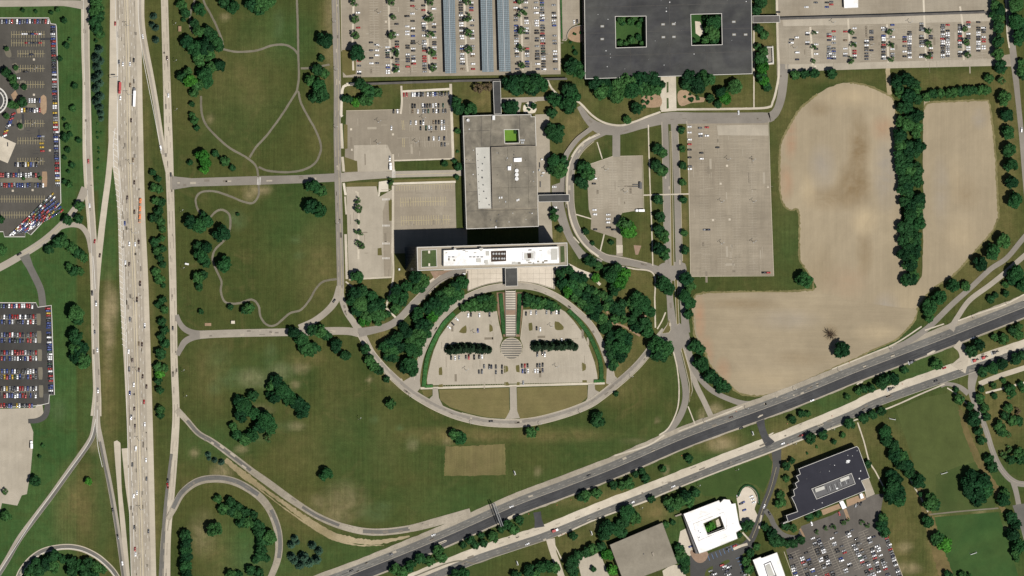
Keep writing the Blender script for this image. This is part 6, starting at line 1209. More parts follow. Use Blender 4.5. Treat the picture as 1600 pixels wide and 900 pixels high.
grove('in the row right of the ploughed fields', [(1545, 123, 8), (1565, 126, 8, 'lot'), (1564, 109, 7), (1569, 153, 11), (1573, 180, 11), (1574, 207, 10.5), (1577, 234, 10.5), (1579, 258, 11), (1581, 285, 10.5), (1584, 312, 12), (1568, 376, 12), (1549, 393, 12), (1531, 411, 12), (1489, 447, 10.5), (1509, 447, 7.5), (1469, 464, 11.5), (1452, 480, 12), (1451, 497, 8), (1587, 426, 12), (1581, 436, 9.5), (1597, 443, 10.5, 'mid'), (1571, 445, 5.5, 'mid'), (1571, 459, 6), (1549, 467, 6.5), (1556, 461, 4.5)])
grove('standing alone in the ploughed field', [(1256, 439, 12.5, 'mid'), (1315, 547, 13)])
grove('in the row right of the upper right car park', [(1555, 8, 8.5), (1560, 16, 9.5), (1555, 25, 9), (1562, 27, 8.5, 'mid'), (1560, 42, 9.5), (1560, 63, 10), (1560, 84, 9.5), (1564, 104, 10), (1587, 8, 12.5, 'mid'), (1588, 33, 12.5), (1598, 43, 9.5), (1594, 58, 12.5), (1597, 98, 7), (1595, 111, 8), (1599, 119, 7)])
grove('in the strips of the upper right car park', [(1272, 52, 4.5), (1271, 74, 5), (1271, 96, 4.5), (1331, 51, 5), (1333, 71, 6), (1329.5, 94, 6.5), (1390, 50, 6), (1391.6, 71, 6), (1393, 92, 6), (1451, 48, 6.5), (1451, 69, 7), (1451, 87, 6.5), (1508, 45, 6), (1510, 66, 7), (1512, 86, 6.5)], kind='lot')

# which are single things: shrubs and conifers all, and the 300 largest leafy trees
leafy = sorted([t for t in TREES if t['kind'] not in ('shrub', 'pine', 'spruce')], key=lambda t: -t['r'])
cut = set(id(t) for t in leafy[340:])
byd = {}
for t in TREES: byd.setdefault((t['desc'], t['look'] if t['kind'] != 'shrub' else 'small green shrub'), []).append(t)
small_v, small_q, small_k = [], [], 0
NAMES = {'shrub': 'shrub', 'pine': 'pine_tree', 'spruce': 'spruce_tree'}
for (desc, look), L in byd.items():
    ax_ = L[0]['axis']; L.sort(key=lambda t: t[ax_])
    for i, t in enumerate(L):
        R = t['r']*MPP*tscale(t); kind = t['kind']; hz = {'shrub': .55, 'pine': 1.0, 'spruce': 1.0}.get(kind, 1.05)
        p = GZ(t['x'], t['y'], R*hz); rot = random.uniform(0, 6.28); zs = R*random.uniform(.82, 1.02) if kind not in ('pine', 'spruce') else R*random.uniform(.9, 1.2)
        me = random.choice(CROWN[kind])
        if id(t) in cut:
            continue
        root = empty(NAMES.get(kind, 'leafy_tree'), p, rot, (R, R, zs))
        if len(L) == 1: lab = f'{look} {desc}'
        else: lab = f"{look}, {ordn(i+1)} from the {'top' if L[0]['axis'] == 'y' else 'left'}, {desc}"
        tag(root, lab, 'shrub' if kind == 'shrub' else 'tree', ('shrubs ' if kind == 'shrub' else 'trees ')+desc)
        c = bpy.data.objects.new('crown', me); COL.objects.link(c); c.parent = root
        if kind != 'shrub': k = bpy.data.objects.new('trunk', random.choice(TRUNK)); COL.objects.link(k); k.parent = root
rest = [t for t in leafy if id(t) in cut]
print('TREES', len(TREES), 'leafy', len(leafy), 'rest', len(rest))
if rest:
    V = []; Q = []; MI = []; k = 0; geo = [crown_geo(90+i, lobes=15, per=42, size=.125) for i in range(4)]; geol = [crown_geo(95+i, lobes=12, per=36, size=.12, dens=.8, core=False) for i in range(2)]
    mats = ['leaf_dark', 'leaf_mid', 'leaf_bright', 'leaf_lot', 'leaf_brown', 'bark']; mk = {'dark': 0, 'mid': 1, 'bright': 2, 'lot': 3, 'sparse': 4}
    for t in rest:
        R = t['r']*MPP*tscale(t); p = GZ(t['x'], t['y'], R*1.05); v, q = random.choice(geol if t['kind'] in ('lot', 'sparse') else geo); a = random.uniform(0, 6.28); ca, sa = math.cos(a), math.sin(a)
        w = np.stack([(v[:, 0]*ca-v[:, 1]*sa)*R+p.x, (v[:, 0]*sa+v[:, 1]*ca)*R+p.y, v[:, 2]*R*.95+p.z], 1); V.append(w); Q.append(q+k); k += len(w); MI.append(np.full(len(q), mk[t['kind']]))
        m = MB(); m.bar((p.x, p.y, p.z), (p.x, p.y, p.z+R*1.0), .09*R, n=4); fq = np.array([f for f in m.f if len(f) == 4]); V.append(np.array(m.v)); Q.append(fq+k); k += len(m.v); MI.append(np.full(len(fq), 5))
    me = np_mesh('small_trees', np.concatenate(V), np.concatenate(Q), mats); me.polygons.foreach_set('material_index', np.concatenate(MI).astype(np.int32))
    o = ob('small_trees', me); o['kind'] = 'stuff'; tag(o, 'the many smaller trees along the roads, lots, lawns and medians', 'trees')

# dead tree in the field
p = GZ(1298, 523, 4); dt = empty('dead_tree', p); tag(dt, 'bare leafless tree beside the round tree in the ploughed field', 'tree')
m = MB(); m.bar((0, 0, 0), (0, 0, 4), .4, n=7, r2=.25); mk = m.build('trunk', 'bark', dt); m = MB(); rr = random.Random(5)
for i in range(46):
    a = rr.uniform(0, 6.28); z = rr.uniform(2.5, 4); r = rr.uniform(4.5, 8.0); e = Vector((r*math.cos(a), r*math.sin(a), z+rr.uniform(2, 5))); s = Vector((0, 0, z)); m.bar(s, e, .2, n=4, r2=.07)
    for j in range(3): q = s.lerp(e, rr.uniform(.4, .9)); m.bar(q, q+Vector((rr.uniform(-2, 2), rr.uniform(-2, 2), rr.uniform(.3, 1.8))), .07, n=4, r2=.02)
m.build('branches', 'bark', dt)

# ================================================================== HEDGES
def hedge(line_, w, h, label, mat='leaf_hedge', seed=1, dens=1.0, name='hedge'):
    """a clipped hedge along a line: uneven solid core with leaves over top and sides; w in metres"""
    rng = np.random.default_rng(seed); c = smooth(line_, 1.5); W = np.array([P(*q).xy[:] for q in c]); zb = min(Z(*q) for q in c)
    t = np.gradient(W, axis=0); t /= np.linalg.norm(t, axis=1)[:, None]; n = np.stack([-t[:, 1], t[:, 0]], 1); V = []; Q = []
    prof = [(-.46, 0), (-.47, .8), (-.33, .97), (.33, .97), (.47, .8), (.46, 0)]
    for i in range(len(W)):
        for a, z in prof: V.append((*(W[i]+n[i]*a*w*rng.uniform(.93, 1.05)), zb+z*h*rng.uniform(.94, 1.04)))
        if i:
            for j in range(5): k = 6*i+j; Q.append((k-6, k-5, k+1, k))
    e = 6*(len(W)-1); Q += [(0, 1, 4, 5), (1, 2, 3, 4), (e+5, e+4, e+1, e), (e+4, e+3, e+2, e+1)]
    L = np.linalg.norm(np.diff(W, axis=0), axis=1).sum(); m = int(L*(w+h)*7*dens); i = rng.integers(0, len(W), m); u = rng.uniform(-1, 1, m); top = rng.random(m) < w/(w+1.2*h)
    off = np.where(top, u*.47*w, np.sign(u)*.48*w); z = np.where(top, h*rng.uniform(.94, 1.06, m), h*np.abs(u)); ii = W[i]+t[i]*rng.uniform(-.6, .6, (m, 1))
    pts = np.stack([ii[:, 0]+n[i, 0]*off, ii[:, 1]+n[i, 1]*off, zb+z], 1); d = np.stack([np.where(top, 0, n[i, 0]*np.sign(u)), np.where(top, 0, n[i, 1]*np.sign(u)), np.where(top, 1., .2)], 1)
    lv = leaf_quads(pts, d, .22, rng); k = len(V); V = np.r_[np.array(V), lv]; Q = np.r_[np.array(Q), np.arange(4*m).reshape(-1, 4)+k]
    return tag(ob(name, np_mesh(name, V, Q, [mat])), label, 'hedge')
hedge([(709, 490), (694, 505), (683, 523), (675.5, 538), (668.5, 556), (665, 573), (663, 591), (662, 604)], 5.0, 1.4, 'long curved hedge round the left side of the semicircular car park', seed=1)
hedge([(888, 485), (905, 502), (920, 523), (930, 543), (937, 562), (939.5, 582), (939, 596)], 5.0, 1.4, 'long curved hedge round the right side of the semicircular car park', seed=2)
hedge([(664, 603.5), (676, 603)], 3.4, 1.4, 'short hedge end at the lower left corner of the semicircular car park', seed=3)
hedge([(928, 595.6), (944, 595)], 3.4, 1.4, 'short hedge end at the lower right corner of the semicircular car park', seed=4)
hedge([(782, 459), (784.5, 490), (787.3, 522)], 4.6, 1.3, 'hedge strip along the left side of the garden stair', 'leaf_mid', 5)
hedge([(811.5, 459), (810.5, 490), (808.3, 522)], 4.6, 1.3, 'hedge strip along the right side of the garden stair', 'leaf_mid', 6)
hedge([(876.2, 0), (877.5, 60)], 2.0, 1.2, 'thin hedge at the right edge of the solar canopy car park', seed=9)
hedge([(1153, 775), (1158, 764), (1166, 758.5), (1176, 761), (1184, 772), (1186, 788)], 2.2, 1.6, 'curved hedge outside the small rounded car park', 'leaf_dark', 10)

# ================================================================== VEHICLES
def car_geo(kind):
    v = []; q = []; mi = []
    def add(vv, qq, m):
        k = len(v); v.extend(vv); q.extend([tuple(i+k for i in x) for x in qq]); mi.extend([m]*len(qq))
    spec = {'sedan': (2.35, .92, [(-2.35, .78, .80), (-2.2, .88, .92), (-1.3, .92, .98), (.9, .92, .95), (1.9, .89, .86), (2.3, .80, .70)], (-1.75, 1.05, -1.05, .25, 1.46)),
            'suv': (2.4, .97, [(-2.35, .84, .95), (-2.25, .93, 1.05), (-1.3, .97, 1.08), (1.0, .97, 1.06), (2.0, .94, .98), (2.35, .86, .82)], (-2.15, 1.15, -1.85, .45, 1.75)),
            'pickup': (2.9, 1.0, [(-2.85, .92, 1.0), (-2.75, .97, 1.06), (-.7, .98, 1.06), (1.4, .98, 1.08), (2.5, .95, 1.02), (2.85, .86, .85)], (-.75, 1.5, -.5, .85, 1.85)),
            'van': (2.7, 1.0, [(-2.7, .96, 1.2), (-2.6, 1.0, 1.3), (-1.3, 1.0, 1.3), (1.4, 1.0, 1.25), (2.3, .96, 1.1), (2.65, .88, .85)], (-2.65, 1.9, -2.5, 1.2, 2.2))}[kind]
    L, hw, sec, (b0, b1, t0, t1, zt) = spec
    for i, (x, w, z) in enumerate(sec):
        v.extend([(x, -w, .28), (x, -w, z-.08), (x, -w+.12, z), (x, w-.12, z), (x, w, z-.08), (x, w, .28)])
        if i:
            k = 6*i
            for j in range(5): q.append((k-6+j, k-5+j, k+1+j, k+j)); mi.append(0)
            q.append((k-1, k-6, k, k+5)); mi.append(2)
    e = 6*(len(sec)-1); q += [(0, 5, 4, 1), (1, 4, 3, 2), (e+5, e, e+1, e+4), (e+4, e+1, e+2, e+3)]; mi += [0]*4
    zb = sec[2][2]-.02; w0, w1 = hw-.1, hw-.3
    cb = [(b0, -w0, zb), (b1, -w0, zb), (b1, w0, zb), (b0, w0, zb), (t0, -w1, zt), (t1, -w1, zt), (t1, w1, zt), (t0, w1, zt)]
    add(cb, [(0, 1, 5, 4), (1, 2, 6, 5), (2, 3, 7, 6), (3, 0, 4, 7)], 1); add(cb[4:], [(0, 1, 2, 3)], 0)
    if kind == 'pickup': add([(-2.7, -.8, 1.08), (-.8, -.8, 1.08), (-.8, .8, 1.08), (-2.7, .8, 1.08)], [(0, 1, 2, 3)], 2)
    for x in (-L*.6, L*.6):
        for s in (-1, 1):
            c = [(x+.34*math.cos(a), .34+.34*math.sin(a)) for a in np.linspace(0, 2*math.pi, 8, endpoint=False)]; y0, y1 = s*(hw-.18), s*(hw+.02)
            add([(a, y0, b_) for a, b_ in c]+[(a, y1, b_) for a, b_ in c], [(i, (i+1) % 8, 8+(i+1) % 8, 8+i) for i in range(8)]+[(8, 9, 10, 11), (8, 11, 12, 15), (12, 13, 14, 15)], 2)
    for s in (-1, 1): add([(sec[-1][0]+.01, s*.45, .55), (sec[-1][0]+.01, s*.78, .55), (sec[-1][0]+.01, s*.78, .68), (sec[-1][0]+.01, s*.45, .68)], [(0, 1, 2, 3)], 3)
    return np.array(v), np.array(q), np.array(mi)
CG = {k: car_geo(k) for k in ('sedan', 'suv', 'pickup', 'van')}
CM = {}
def car_mesh(kind, colour):
    if (kind, colour) not in CM:
        v, q, mi = CG[kind]; me = np_mesh(kind, v, q, ['paint_'+colour.replace(' ', '_')+'_car', 'car_glass', 'rubber', 'plastic_white']); me.polygons.foreach_set('material_index', mi.astype(np.int32)); CM[(kind, colour)] = me
    return CM[(kind, colour)]
rc_ = random.Random(11)
def rcol(): return rc_.choices(['white', 'silver', 'grey', 'black', 'dark blue', 'red', 'blue', 'tan', 'green'], [30, 13, 14, 24, 6, 8, 5, 2, 1])[0]
def rkind(): return rc_.choices(['sedan', 'suv', 'pickup', 'van'], [46, 38, 12, 4])[0]
def heading(x, y, a):
    """a: pixel direction in degrees, 0 = to the right, 90 = up the photo"""
    p, q = P(x, y), P(x+math.cos(math.radians(a)), y-math.sin(math.radians(a))); return math.atan2(q.y-p.y, q.x-p.x)
NCAR = 0; LOOSE = []
CODE = dict(w='white', s='silver', g='grey', k='black', r='red', b='blue', d='dark blue', t='tan', n='brown', y='yellow', e='green', o='orange')
KN = {'sedan': 'car', 'suv': 'car', 'pickup': 'pickup truck', 'van': 'van'}
def cars(desc, lst, ang, axis='y', state='parked', kind=None, single=True):
    """lst of (x, y[, colour code[, angle]])"""
    global NCAR
    L = sorted(lst, key=lambda c: c[1] if axis == 'y' else c[0])
    for i, c in enumerate(L):
        col = CODE[c[2]] if len(c) > 2 and c[2] else rcol(); a = c[3] if len(c) > 3 else ang; k = kind or rkind()
        if not (len(c) > 3) and rc_.random() < .5 and state == 'parked': a += 180
        a += rc_.uniform(-1.5, 1.5); p = GZ(c[0], c[1], .7)
        if not single: LOOSE.append((p, heading(c[0], c[1], a), k, col)); continue
        o = bpy.data.objects.new({'car': 'car', 'pickup truck': 'pickup_truck', 'van': 'van'}[KN[k]], car_mesh(k, col)); COL.objects.link(o); o.location = p; o.rotation_euler = (0, 0, heading(c[0], c[1], a)); NCAR += 1
        pos = f"{ordn(i+1)} from the {'top' if axis == 'y' else 'left'}" if len(L) > 1 else ''
        tag(o, f"{col} {KN[k]}{', '+pos+',' if pos else ''} {desc}", KN[k], 'vehicles '+desc)
def row(p0, p1, sp, occ, rnd):
    a, b_ = np.array(p0, float), np.array(p1, float); n = int(np.linalg.norm(b_-a)/sp); out = []
    for i in range(n+1):
        if rnd.random() < occ: q = a+(b_-a)*(i/max(1, n)); out.append((q[0]+rnd.uniform(-.4, .4), q[1]+rnd.uniform(-.25, .25)))
    return out
rd = random.Random(21)
# traffic
cars('on the left freeway carriageway', [(186, 97, 'g'), (192, 100, 'w'), (188, 153, 'w'), (180, 37, 'r'), (199, 309, 'n'), (195, 349, 'b'), (202, 381, 'w'), (196, 410, 'w'), (202, 413, 'n'), (203, 499, 'g'), (201, 549, 'w'), (207, 563, 'n'), (202, 577, 'g'), (209, 601, 'w'), (203, 614, 'b'), (210, 639, 'n'), (205, 652, 'w'), (211, 666, 'n'), (212, 701, 'w'), (207, 726, 'k'), (214, 770, 'w'), (209, 775, 'w'), (210, 824, 'k'), (211, 858, 'r'), (212, 866, 'w')], 268.5, state='driving')
cars('on the right freeway carriageway', [(203, 100, 'w'), (209, 94, 'k'), (203.5, 133, 't'), (205, 188, 'n'), (208, 250, 't'), (210, 285, 'n'), (210, 331, 'n'), (211, 382, 'w'), (217, 378, 'n'), (219, 443, 'n'), (214, 468, 'n'), (226, 509, 'w'), (217, 537, 't'), (222, 538, 'n'), (217, 578, 'n'), (223, 588, 'n'), (229, 604, 'n'), (225, 628, 'r'), (226, 663, 'w'), (228, 719, 'w'), (229, 748, 'g'), (232, 830, 'g')], 88.5, state='driving')
cars('on the freeway ramps at the left', [(223, 57, 'w', 100), (156, 399, 'n', 80), (176, 797, 'k', 282), (184, 839, 'g', 280), (191, 880, 'w', 280)], 270, state='driving')
cars('on the frontage road right of the freeway', [(261, 91, 'n'), (263, 149, 'w'), (251, 231, 'w', 285), (267, 273, 'k'), (270, 513, 'k'), (262, 751, 'k', 100), (262, 759, 'r', 100)], 271, state='driving')
cars('on the service road left of the freeway', [(138, 252, 'r'), (140, 321, 'w'), (144, 458, 'k'), (150, 474, 'w'), (148, 519, 'g'), (152, 547, 'w'), (153, 610, 'w')], 272, state='driving')
cars('on the westbound highway lanes', [(549, 892, 'k'), (611, 866, 'g'), (677, 836, 'w'), (799, 791.5, 'w'), (920, 743, 'k'), (1142, 652, 'n'), (1158, 669, 'k'), (1269, 625.5, 'w'), (1520, 528, 'w')], 201, axis='x', state='driving')
cars('on the eastbound highway lanes', [(824, 850, 'w'), (987.5, 785, 'w'), (1052, 760, 'w'), (1223, 693, 'w'), (1253, 680, 'r'), (1462, 595, 'k'), (1475.5, 575, 'r')], 21, axis='x', state='driving')
cars('on the campus drives and the sweeping road', [(767, 658, 'k', 4), (522, 470, 'k', 55), (1194, 791, 'w', 68), (1202, 802, 'k', 120), (1596, 203, 'w', 85), (1154, 176, 'w', 90), (30, 397, 'k', 30), (148, 377, 'r', 80)], 0, state='driving')
# semicircular court
cars('in the top row left of the garden stair', [(731.5, 492.5, 'w'), (736, 491.5, 'k'), (749, 492.5, 'w'), (765, 491, 'g')], 90, axis='x')
cars('in the curved row of the semicircular car park', [(714, 499, 'w', 135), (707.5, 506, 'k', 135), (701.7, 511.6, 'w', 140)], 130)
cars('alone in the aisle left of the garden stair', [(746.7, 516.5, 'b')], 90)
cars('below the left pine row', [(705, 559, 'k'), (711, 559.5, 'w'), (717.5, 558.5, 's'), (728, 558, 'k'), (732.5, 558, 'r'), (741, 558, 'k'), (748.6, 557.5, 'k'), (753, 557.5, 'w')], 90, axis='x')
cars('in the left middle rows of the semicircular lot', [(756.5, 572.5, 'g'), (748.5, 581, 'k'), (753, 580.5, 'g'), (764.5, 573, 'g'), (768, 573, 'd'), (775, 573, 'k'), (775, 581.5, 'g'), (784.5, 573, 'k'), (784.5, 581, 'k')], 90, axis='x')
cars('in the right middle rows of the semicircular lot', [(815.6, 571.5, 'k'), (820, 571.5, 'r'), (824.5, 571, 'k'), (816.5, 580, 'b'), (820.5, 580, 'g'), (825, 579.6, 'w'), (839.6, 571, 'k'), (843.5, 570.6, 'g'), (848, 570, 'k'), (836, 579.6, 'w'), (840.2, 579.6, 'w'), (848, 578.5, 'd'), (817.5, 598, 's')], 90, axis='x')
cars('beside the right pine row', [(839.6, 553.7, 'g'), (847.3, 552, 'k'), (851.2, 553.5, 'w'), (877.5, 531.6, 'w')], 90, axis='x')
cars('in the top row right of the garden stair', [(822, 490, 'k'), (829.5, 488.5, 'w'), (838, 488.5, 's'), (854, 488, 's'), (861.6, 488, 'k'), (869.5, 487.5, 'w'), (873.4, 488, 'k')], 90, axis='x')
cars('in the aisle right of the garden stair', [(838.6, 513, 'k'), (844, 514.7, 'w')], 90, axis='x')
# west car park
W5 = lambda xs, y: [(520+x/5.625, y-((x-600)/5.625)*.02) for x in xs]
cars('in the first row of the west car park', W5([625, 650, 700, 720, 738, 755, 772, 792, 835, 858, 880, 897, 915, 940, 960, 990, 1018], 148), 90, axis='x')
cars('in the second row of the west car park', W5([700, 722, 790, 810, 832, 855, 880, 905, 930, 970], 166), 90, axis='x')
cars('in the third row of the west car park', W5([702, 748, 795, 815, 840, 885, 910, 930, 970, 992], 174.5), 90, axis='x')
cars('in the fourth row of the west car park', W5([685, 730, 772, 795, 885, 907, 932, 957, 978], 192), 90, axis='x')
cars('in the fifth row of the west car park', W5([772, 820, 845, 867, 908, 955, 980], 201), 90, axis='x')
cars('in the last rows of the west car park', W5([845, 885, 935, 980], 217.5)+W5([957, 985], 227), 90, axis='x')
cars('in the open middle of the west car park', [(615, 174, 'k'), (621, 174, 'w'), (611.5, 200, 'w'), (609, 247.6, 'w')], 90)
# east car parks
cars('in the small east car park', [(929, 328), (929.6, 335, 'w'), (950.4, 335.4, 'w'), (950.4, 342, 'w'), (950, 347.5, 'w'), (951, 355.6, 'k'), (959, 358.7, 'k'), (930, 358.4, 'k'), (929.5, 279, 'w'), (928, 287, 'k')], 0)
cars('in the left column of the big east car park', [(1077.4, 198, 'w'), (1077.4, 207, 'w'), (1077.4, 218, 'w'), (1077.4, 225.4, 'r'), (1077.6, 234, 'k'), (1077.6, 246, 'k'), (1078, 260, 'g'), (1078, 264, 'w')], 0)
cars('scattered in the big east car park', [(1094, 200, 'g'), (1104.5, 199, 'r'), (1094.6, 209, 'w'), (1095, 212.8, 'g'), (1104.5, 212, 'w'), (1121, 230.4, 'k'), (1096, 239, 'k'), (1096, 248, 'w'), (1101.5, 359, 's'), (1106, 359, 'd'), (1194, 426, 'k'), (1200.5, 426, 'r')], 0)
cars('in the podium service yard', [(866, 292, 'w'), (867, 324, 'w'), (870, 328, 'k')], 0)
cars('beside the courtyard building wall at the top', [(897, 34.5, 'w'), (902, 33.5, 'k')], 95, axis='x')
# solar canopy car park, left half: columns
S1 = lambda x, ys, cols='': [(520+x/6.925+y/6.925*.02, y/6.925, (cols[i] if i < len(cols) and cols[i] != '.' else None)) for i, y in enumerate(ys)]
cars('in the 1st column of the canopy lot', S1(270, [137, 300, 660, 712, 775, 797], 'wrrgwk'), 0)
cars('in the 2nd column of the canopy lot', S1(405, [460, 545, 628, 685], 'k.kw'), 0)
cars('in the 3rd column of the canopy lot', S1(465, [485, 545, 598, 683], 'wwwg'), 0)
cars('in the 4th column of the canopy lot', S1(582, [375, 510, 545, 570, 594, 620, 705, 730, 765, 790], 'k.w...w.w.'), 0)
cars('in the 5th column of the canopy lot', S1(685, [260, 375, 450, 480, 505, 540, 565, 640, 668, 700, 730, 770], 'kwkkrw.kgr..'), 0)
cars('in the 6th column of the canopy lot', S1(800, [175, 285, 340, 370, 495, 520, 588, 613, 640, 665, 722], 'kwwwkkw..dr'), 0)
cars('in the 7th column of the canopy lot', S1(860, [8, 65, 148, 228, 305, 335, 390, 445, 470, 525, 550, 610, 635, 660, 690], 'krwkwkbkkwk.dwr'), 0)
cars('in the 8th column of the canopy lot', S1(980, [60, 110, 192, 255, 282, 305, 330, 385, 445, 472, 500, 525, 550, 610, 635, 662, 690, 716, 745, 775]), 0)
cars('in the 9th column of the canopy lot', S1(1090, [95, 260, 295, 345, 405, 455, 480, 510, 535, 600, 630, 695, 722], 'ww..wk.w'), 0)
print('single cars', NCAR)
# right half of the solar car park and the other full lots: too many to be single things
for i, (x, occ) in enumerate(((721, .9), (737.5, .62), (806.5, .85), (822.5, .62), (838.5, .62), (847.5, .85), (866, .5))): cars('', row((x-2.5, -60), (x+1.8, 108), 3.95, occ, rd), 0, single=False)
for x in (704, 708, 760, 764, 788): cars('', row((x-2.5, -60), (x+1.8, 108), 3.95, .3, rd), 0, single=False)
U1 = lambda x, ys, o=1180: [(o+x/6.923, y/6.923) for y in ys]
for x, ys, o in ((565, [355, 375, 455, 477], 1180), (660, [350, 480, 530, 583], 1180), (800, [370, 393, 435, 505, 530, 555, 580, 605, 630], 1180), (850, [340, 400, 425, 465, 525, 555, 585, 612, 634], 1180), (975, [342, 437, 525, 580, 605], 1180), (1075, [305, 410, 465, 490, 550, 578, 600, 625], 1180), (1205, [440, 462, 490, 518, 545, 580, 610, 640], 1180), (1258, [335, 357, 405, 430, 545], 1180), (1388, [300, 325, 385, 408, 432, 458, 485, 510, 535, 562, 590, 612, 637], 1180),
                 (100, [270, 320, 400, 475, 530, 580, 605], 1380), (232, [400, 425, 450, 500, 557, 610], 1380), (285, range(345, 622, 25), 1380), (415, [255, 280, 303, 327, 390, 415, 445, 470, 500, 592, 616], 1380), (515, [390, 415, 520, 545, 572, 600, 625], 1380), (645, range(270, 645, 25), 1380), (698, [270]+list(range(332, 622, 25)), 1380), (830, range(270, 525, 24), 1380), (832, [560, 585, 610], 1380), (922, [240, 265, 290, 365, 390, 415, 510, 535, 565], 1380), (1030, [240]+list(range(300, 570, 25)), 1380), (1087, [300, 325, 350, 400, 425, 450, 500, 525], 1380)):
    cars('', U1(x, list(ys), o), 0, single=False)
cars('', [(1245, 58.5, 'w'), (1237, 62, 'g'), (1236, 66.7, 'w'), (1245.7, 82, 'w'), (1245.7, 93, 'd'), (1274.6, 4), (1292, 4), (1292, 11), (1299, 3), (1299, 7), (1216, 19, 'k'), (1260, 11, 'w')], 0, single=False)
# left car parks: bright new cars in tight rows
def lcol(): return rc_.choices('wswgkdbrryeb', [12, 8, 8, 9, 12, 13, 14, 13, 9, 5, 3, 8])[0]
def tight(p0, p1, sp, occ, ang, tail=0):
    cars('', [(x, y, lcol()) for x, y in row(p0, p1, sp, occ, rd)], ang, single=False)
tight((-30, 33.5), (75, 33.5), 3.9, .97, 90); tight((82.5, 42), (87.5, 225), 3.7, .98, 0); tight((87.5, 228), (90.5, 290), 3.7, .98, 0)
for y, xs in ((53, [37, 41, 45, 52, 56, 61]), (67, [42, 46, 50, 54, 58, 62]), (85, [49]), (112, [40]), (122, [28]), (157, [46, 50, 54, 58, 62]), (172, [34, 38, 42, 47, 50.5, 54, 58, 62]), (213, [62, 66]), (224, [65]), (230, [65.5]), (236, [66.5]), (257, [24, 28, 32, 36, 40, 44, 48, 52, 57])): cars('', [(x, y, lcol()) for x in xs], 0 if y in (53, 67, 85, 112, 122, 213, 224, 230, 236) else 90, single=False)
tight((7, 212), (21, 178), 4, .95, 25); tight((-30, 273.5), (64, 273.5), 3.9, .95, 90); tight((-30, 289.5), (67, 289.5), 3.9, .9, 90)
for i in range(6):
    ox, oy = i*5.0, i*5.2; tight((17+ox, 366-i*1.2), (78+ox*.6+3, 304+oy), 3.9, .97, 45)
for a, b_ in ((478, None), (495, 503), (523, 532), (551, 560), (580, 589), (607, 618), (634, None)):
    tight((-30, a), (50 if a in (478, 634) else 56, a), 3.95, .93, 90)
    if b_: tight((-30, b_), (56, b_), 3.95, .9, 90)
tight((75, 482), (79.5, 614), 3.75, .97, 0)
# lower right car park, rows slanting
z8 = lambda q: [(1225+x/8, 800+y/8) for x, y in q]
for x0, y0, x1, y1, occ in ((75, 545, 150, 790, .55), (215, 540, 300, 790, .55), (275, 510, 380, 790, .6), (360, 330, 540, 795, .7), (420, 310, 620, 790, .62), (600, 330, 800, 790, .42), (650, 260, 880, 790, .36), (790, 250, 1060, 790, .72), (850, 230, 1120, 790, .5), (1060, 320, 1200, 790, .7), (1120, 310, 1300, 790, .75), (1285, 325, 1440, 790, .85)):
    a, b_ = z8([(x0, y0), (x1, y1)]); cars('', row(a, (b_[0]+(b_[0]-a[0])*.15, b_[1]+(b_[1]-a[1])*.15), 3.7, occ, rd), 20, single=False)
cars('', z8([(345, 145), (690, 20)]), 110, single=False); cars('', [(1340, 788), (1337, 790), (1345, 787)], 70, single=False)
cars('', [(x, y) for x, y in ((1128, 883), (1132, 885), (1136, 887), (1140, 885), (1131, 889), (1136, 892), (1140, 889), (1134, 896), (1139, 898), (1110, 892), (1113, 896), (1117, 897), (1160, 895), (1164, 898), (1154, 774), (1158, 787), (1161, 785), (1163, 797), (1174, 776), (1176, 780), (1178, 785), (1138, 858), (1148, 853), (1079, 854), (1086, 861))], 20, single=False)
V = []; Q = []; MI = []; k = 0; slot = {}; mats = ['car_glass', 'rubber', 'plastic_white']
for c in CARCOL: slot[c] = len(mats); mats.append('paint_'+c.replace(' ', '_')+'_car')
for p, h, kd, col in LOOSE:
    v, q, mi = CG[kd]; c, s = math.cos(h), math.sin(h)
    V.append(np.stack([v[:, 0]*c-v[:, 1]*s+p.x, v[:, 0]*s+v[:, 1]*c+p.y, v[:, 2]+p.z], 1)); Q.append(q+k); k += len(v); MI.append(np.where(mi == 0, slot[col], mi-1))
me = np_mesh('parked_cars', np.concatenate(V), np.concatenate(Q), mats); me.polygons.foreach_set('material_index', np.concatenate(MI).astype(np.int32))
o = ob('parked_cars', me); o['kind'] = 'stuff'; tag(o, 'hundreds of cars parked in tight rows in the outer car parks', 'cars'); print('loose cars', len(LOOSE))

# ---- lorries and a bus
def lorry(x, y, ang, L, cabcol, boxcol, label, cat='truck', name='semi_truck', flat_bed=False, wid=1.28):
    e = empty(name, GZ(x, y, 2), heading(x, y, ang)); tag(e, label, cat)
    h = L/2; m = MB(); m.box(h-2.4, h, -1.2, 1.2, .6, 2.9); m.box(h-.6, h+.5, -1.05, 1.05, .6, 1.5); m.build('cab', 'paint_'+cabcol+'_car', e)
    m = MB(); m.box(h-.45, h+.02, -1.1, 1.1, 1.75, 2.6); m.build('windscreen', 'car_glass', e)
    m = MB(); m.box(-h, h-2.9, -wid, wid, 1.1, 1.4 if flat_bed else 4.0); m.build('trailer', 'paint_'+boxcol+'_car', e)
    if flat_bed:
        for i in range(5):
            m = MB(); a = -h+.6+i*(L-4.5)/5; m.box(a, a+(L-4.5)/5*.7, -1.0, 1.0, 1.4, 2.4+.3*(i % 2)); m.build('load', 'paint_orange_car' if i % 2 else 'paint_tan_car', e)
    for xx in (-h+1, -h+2.2, h-4, h-1):
        for s in (-1, 1): m = MB(); m.bar((xx, s*.95, .5), (xx, s*1.25, .5), .5, n=10); m.build('wheel', 'rubber', e)
lorry(209.5, 152, 88, 20, 'grey', 'white', 'long white semi-trailer truck on the right freeway carriageway'); lorry(187, 137, 268, 12, 'red', 'red', 'red box truck on the left freeway carriageway')
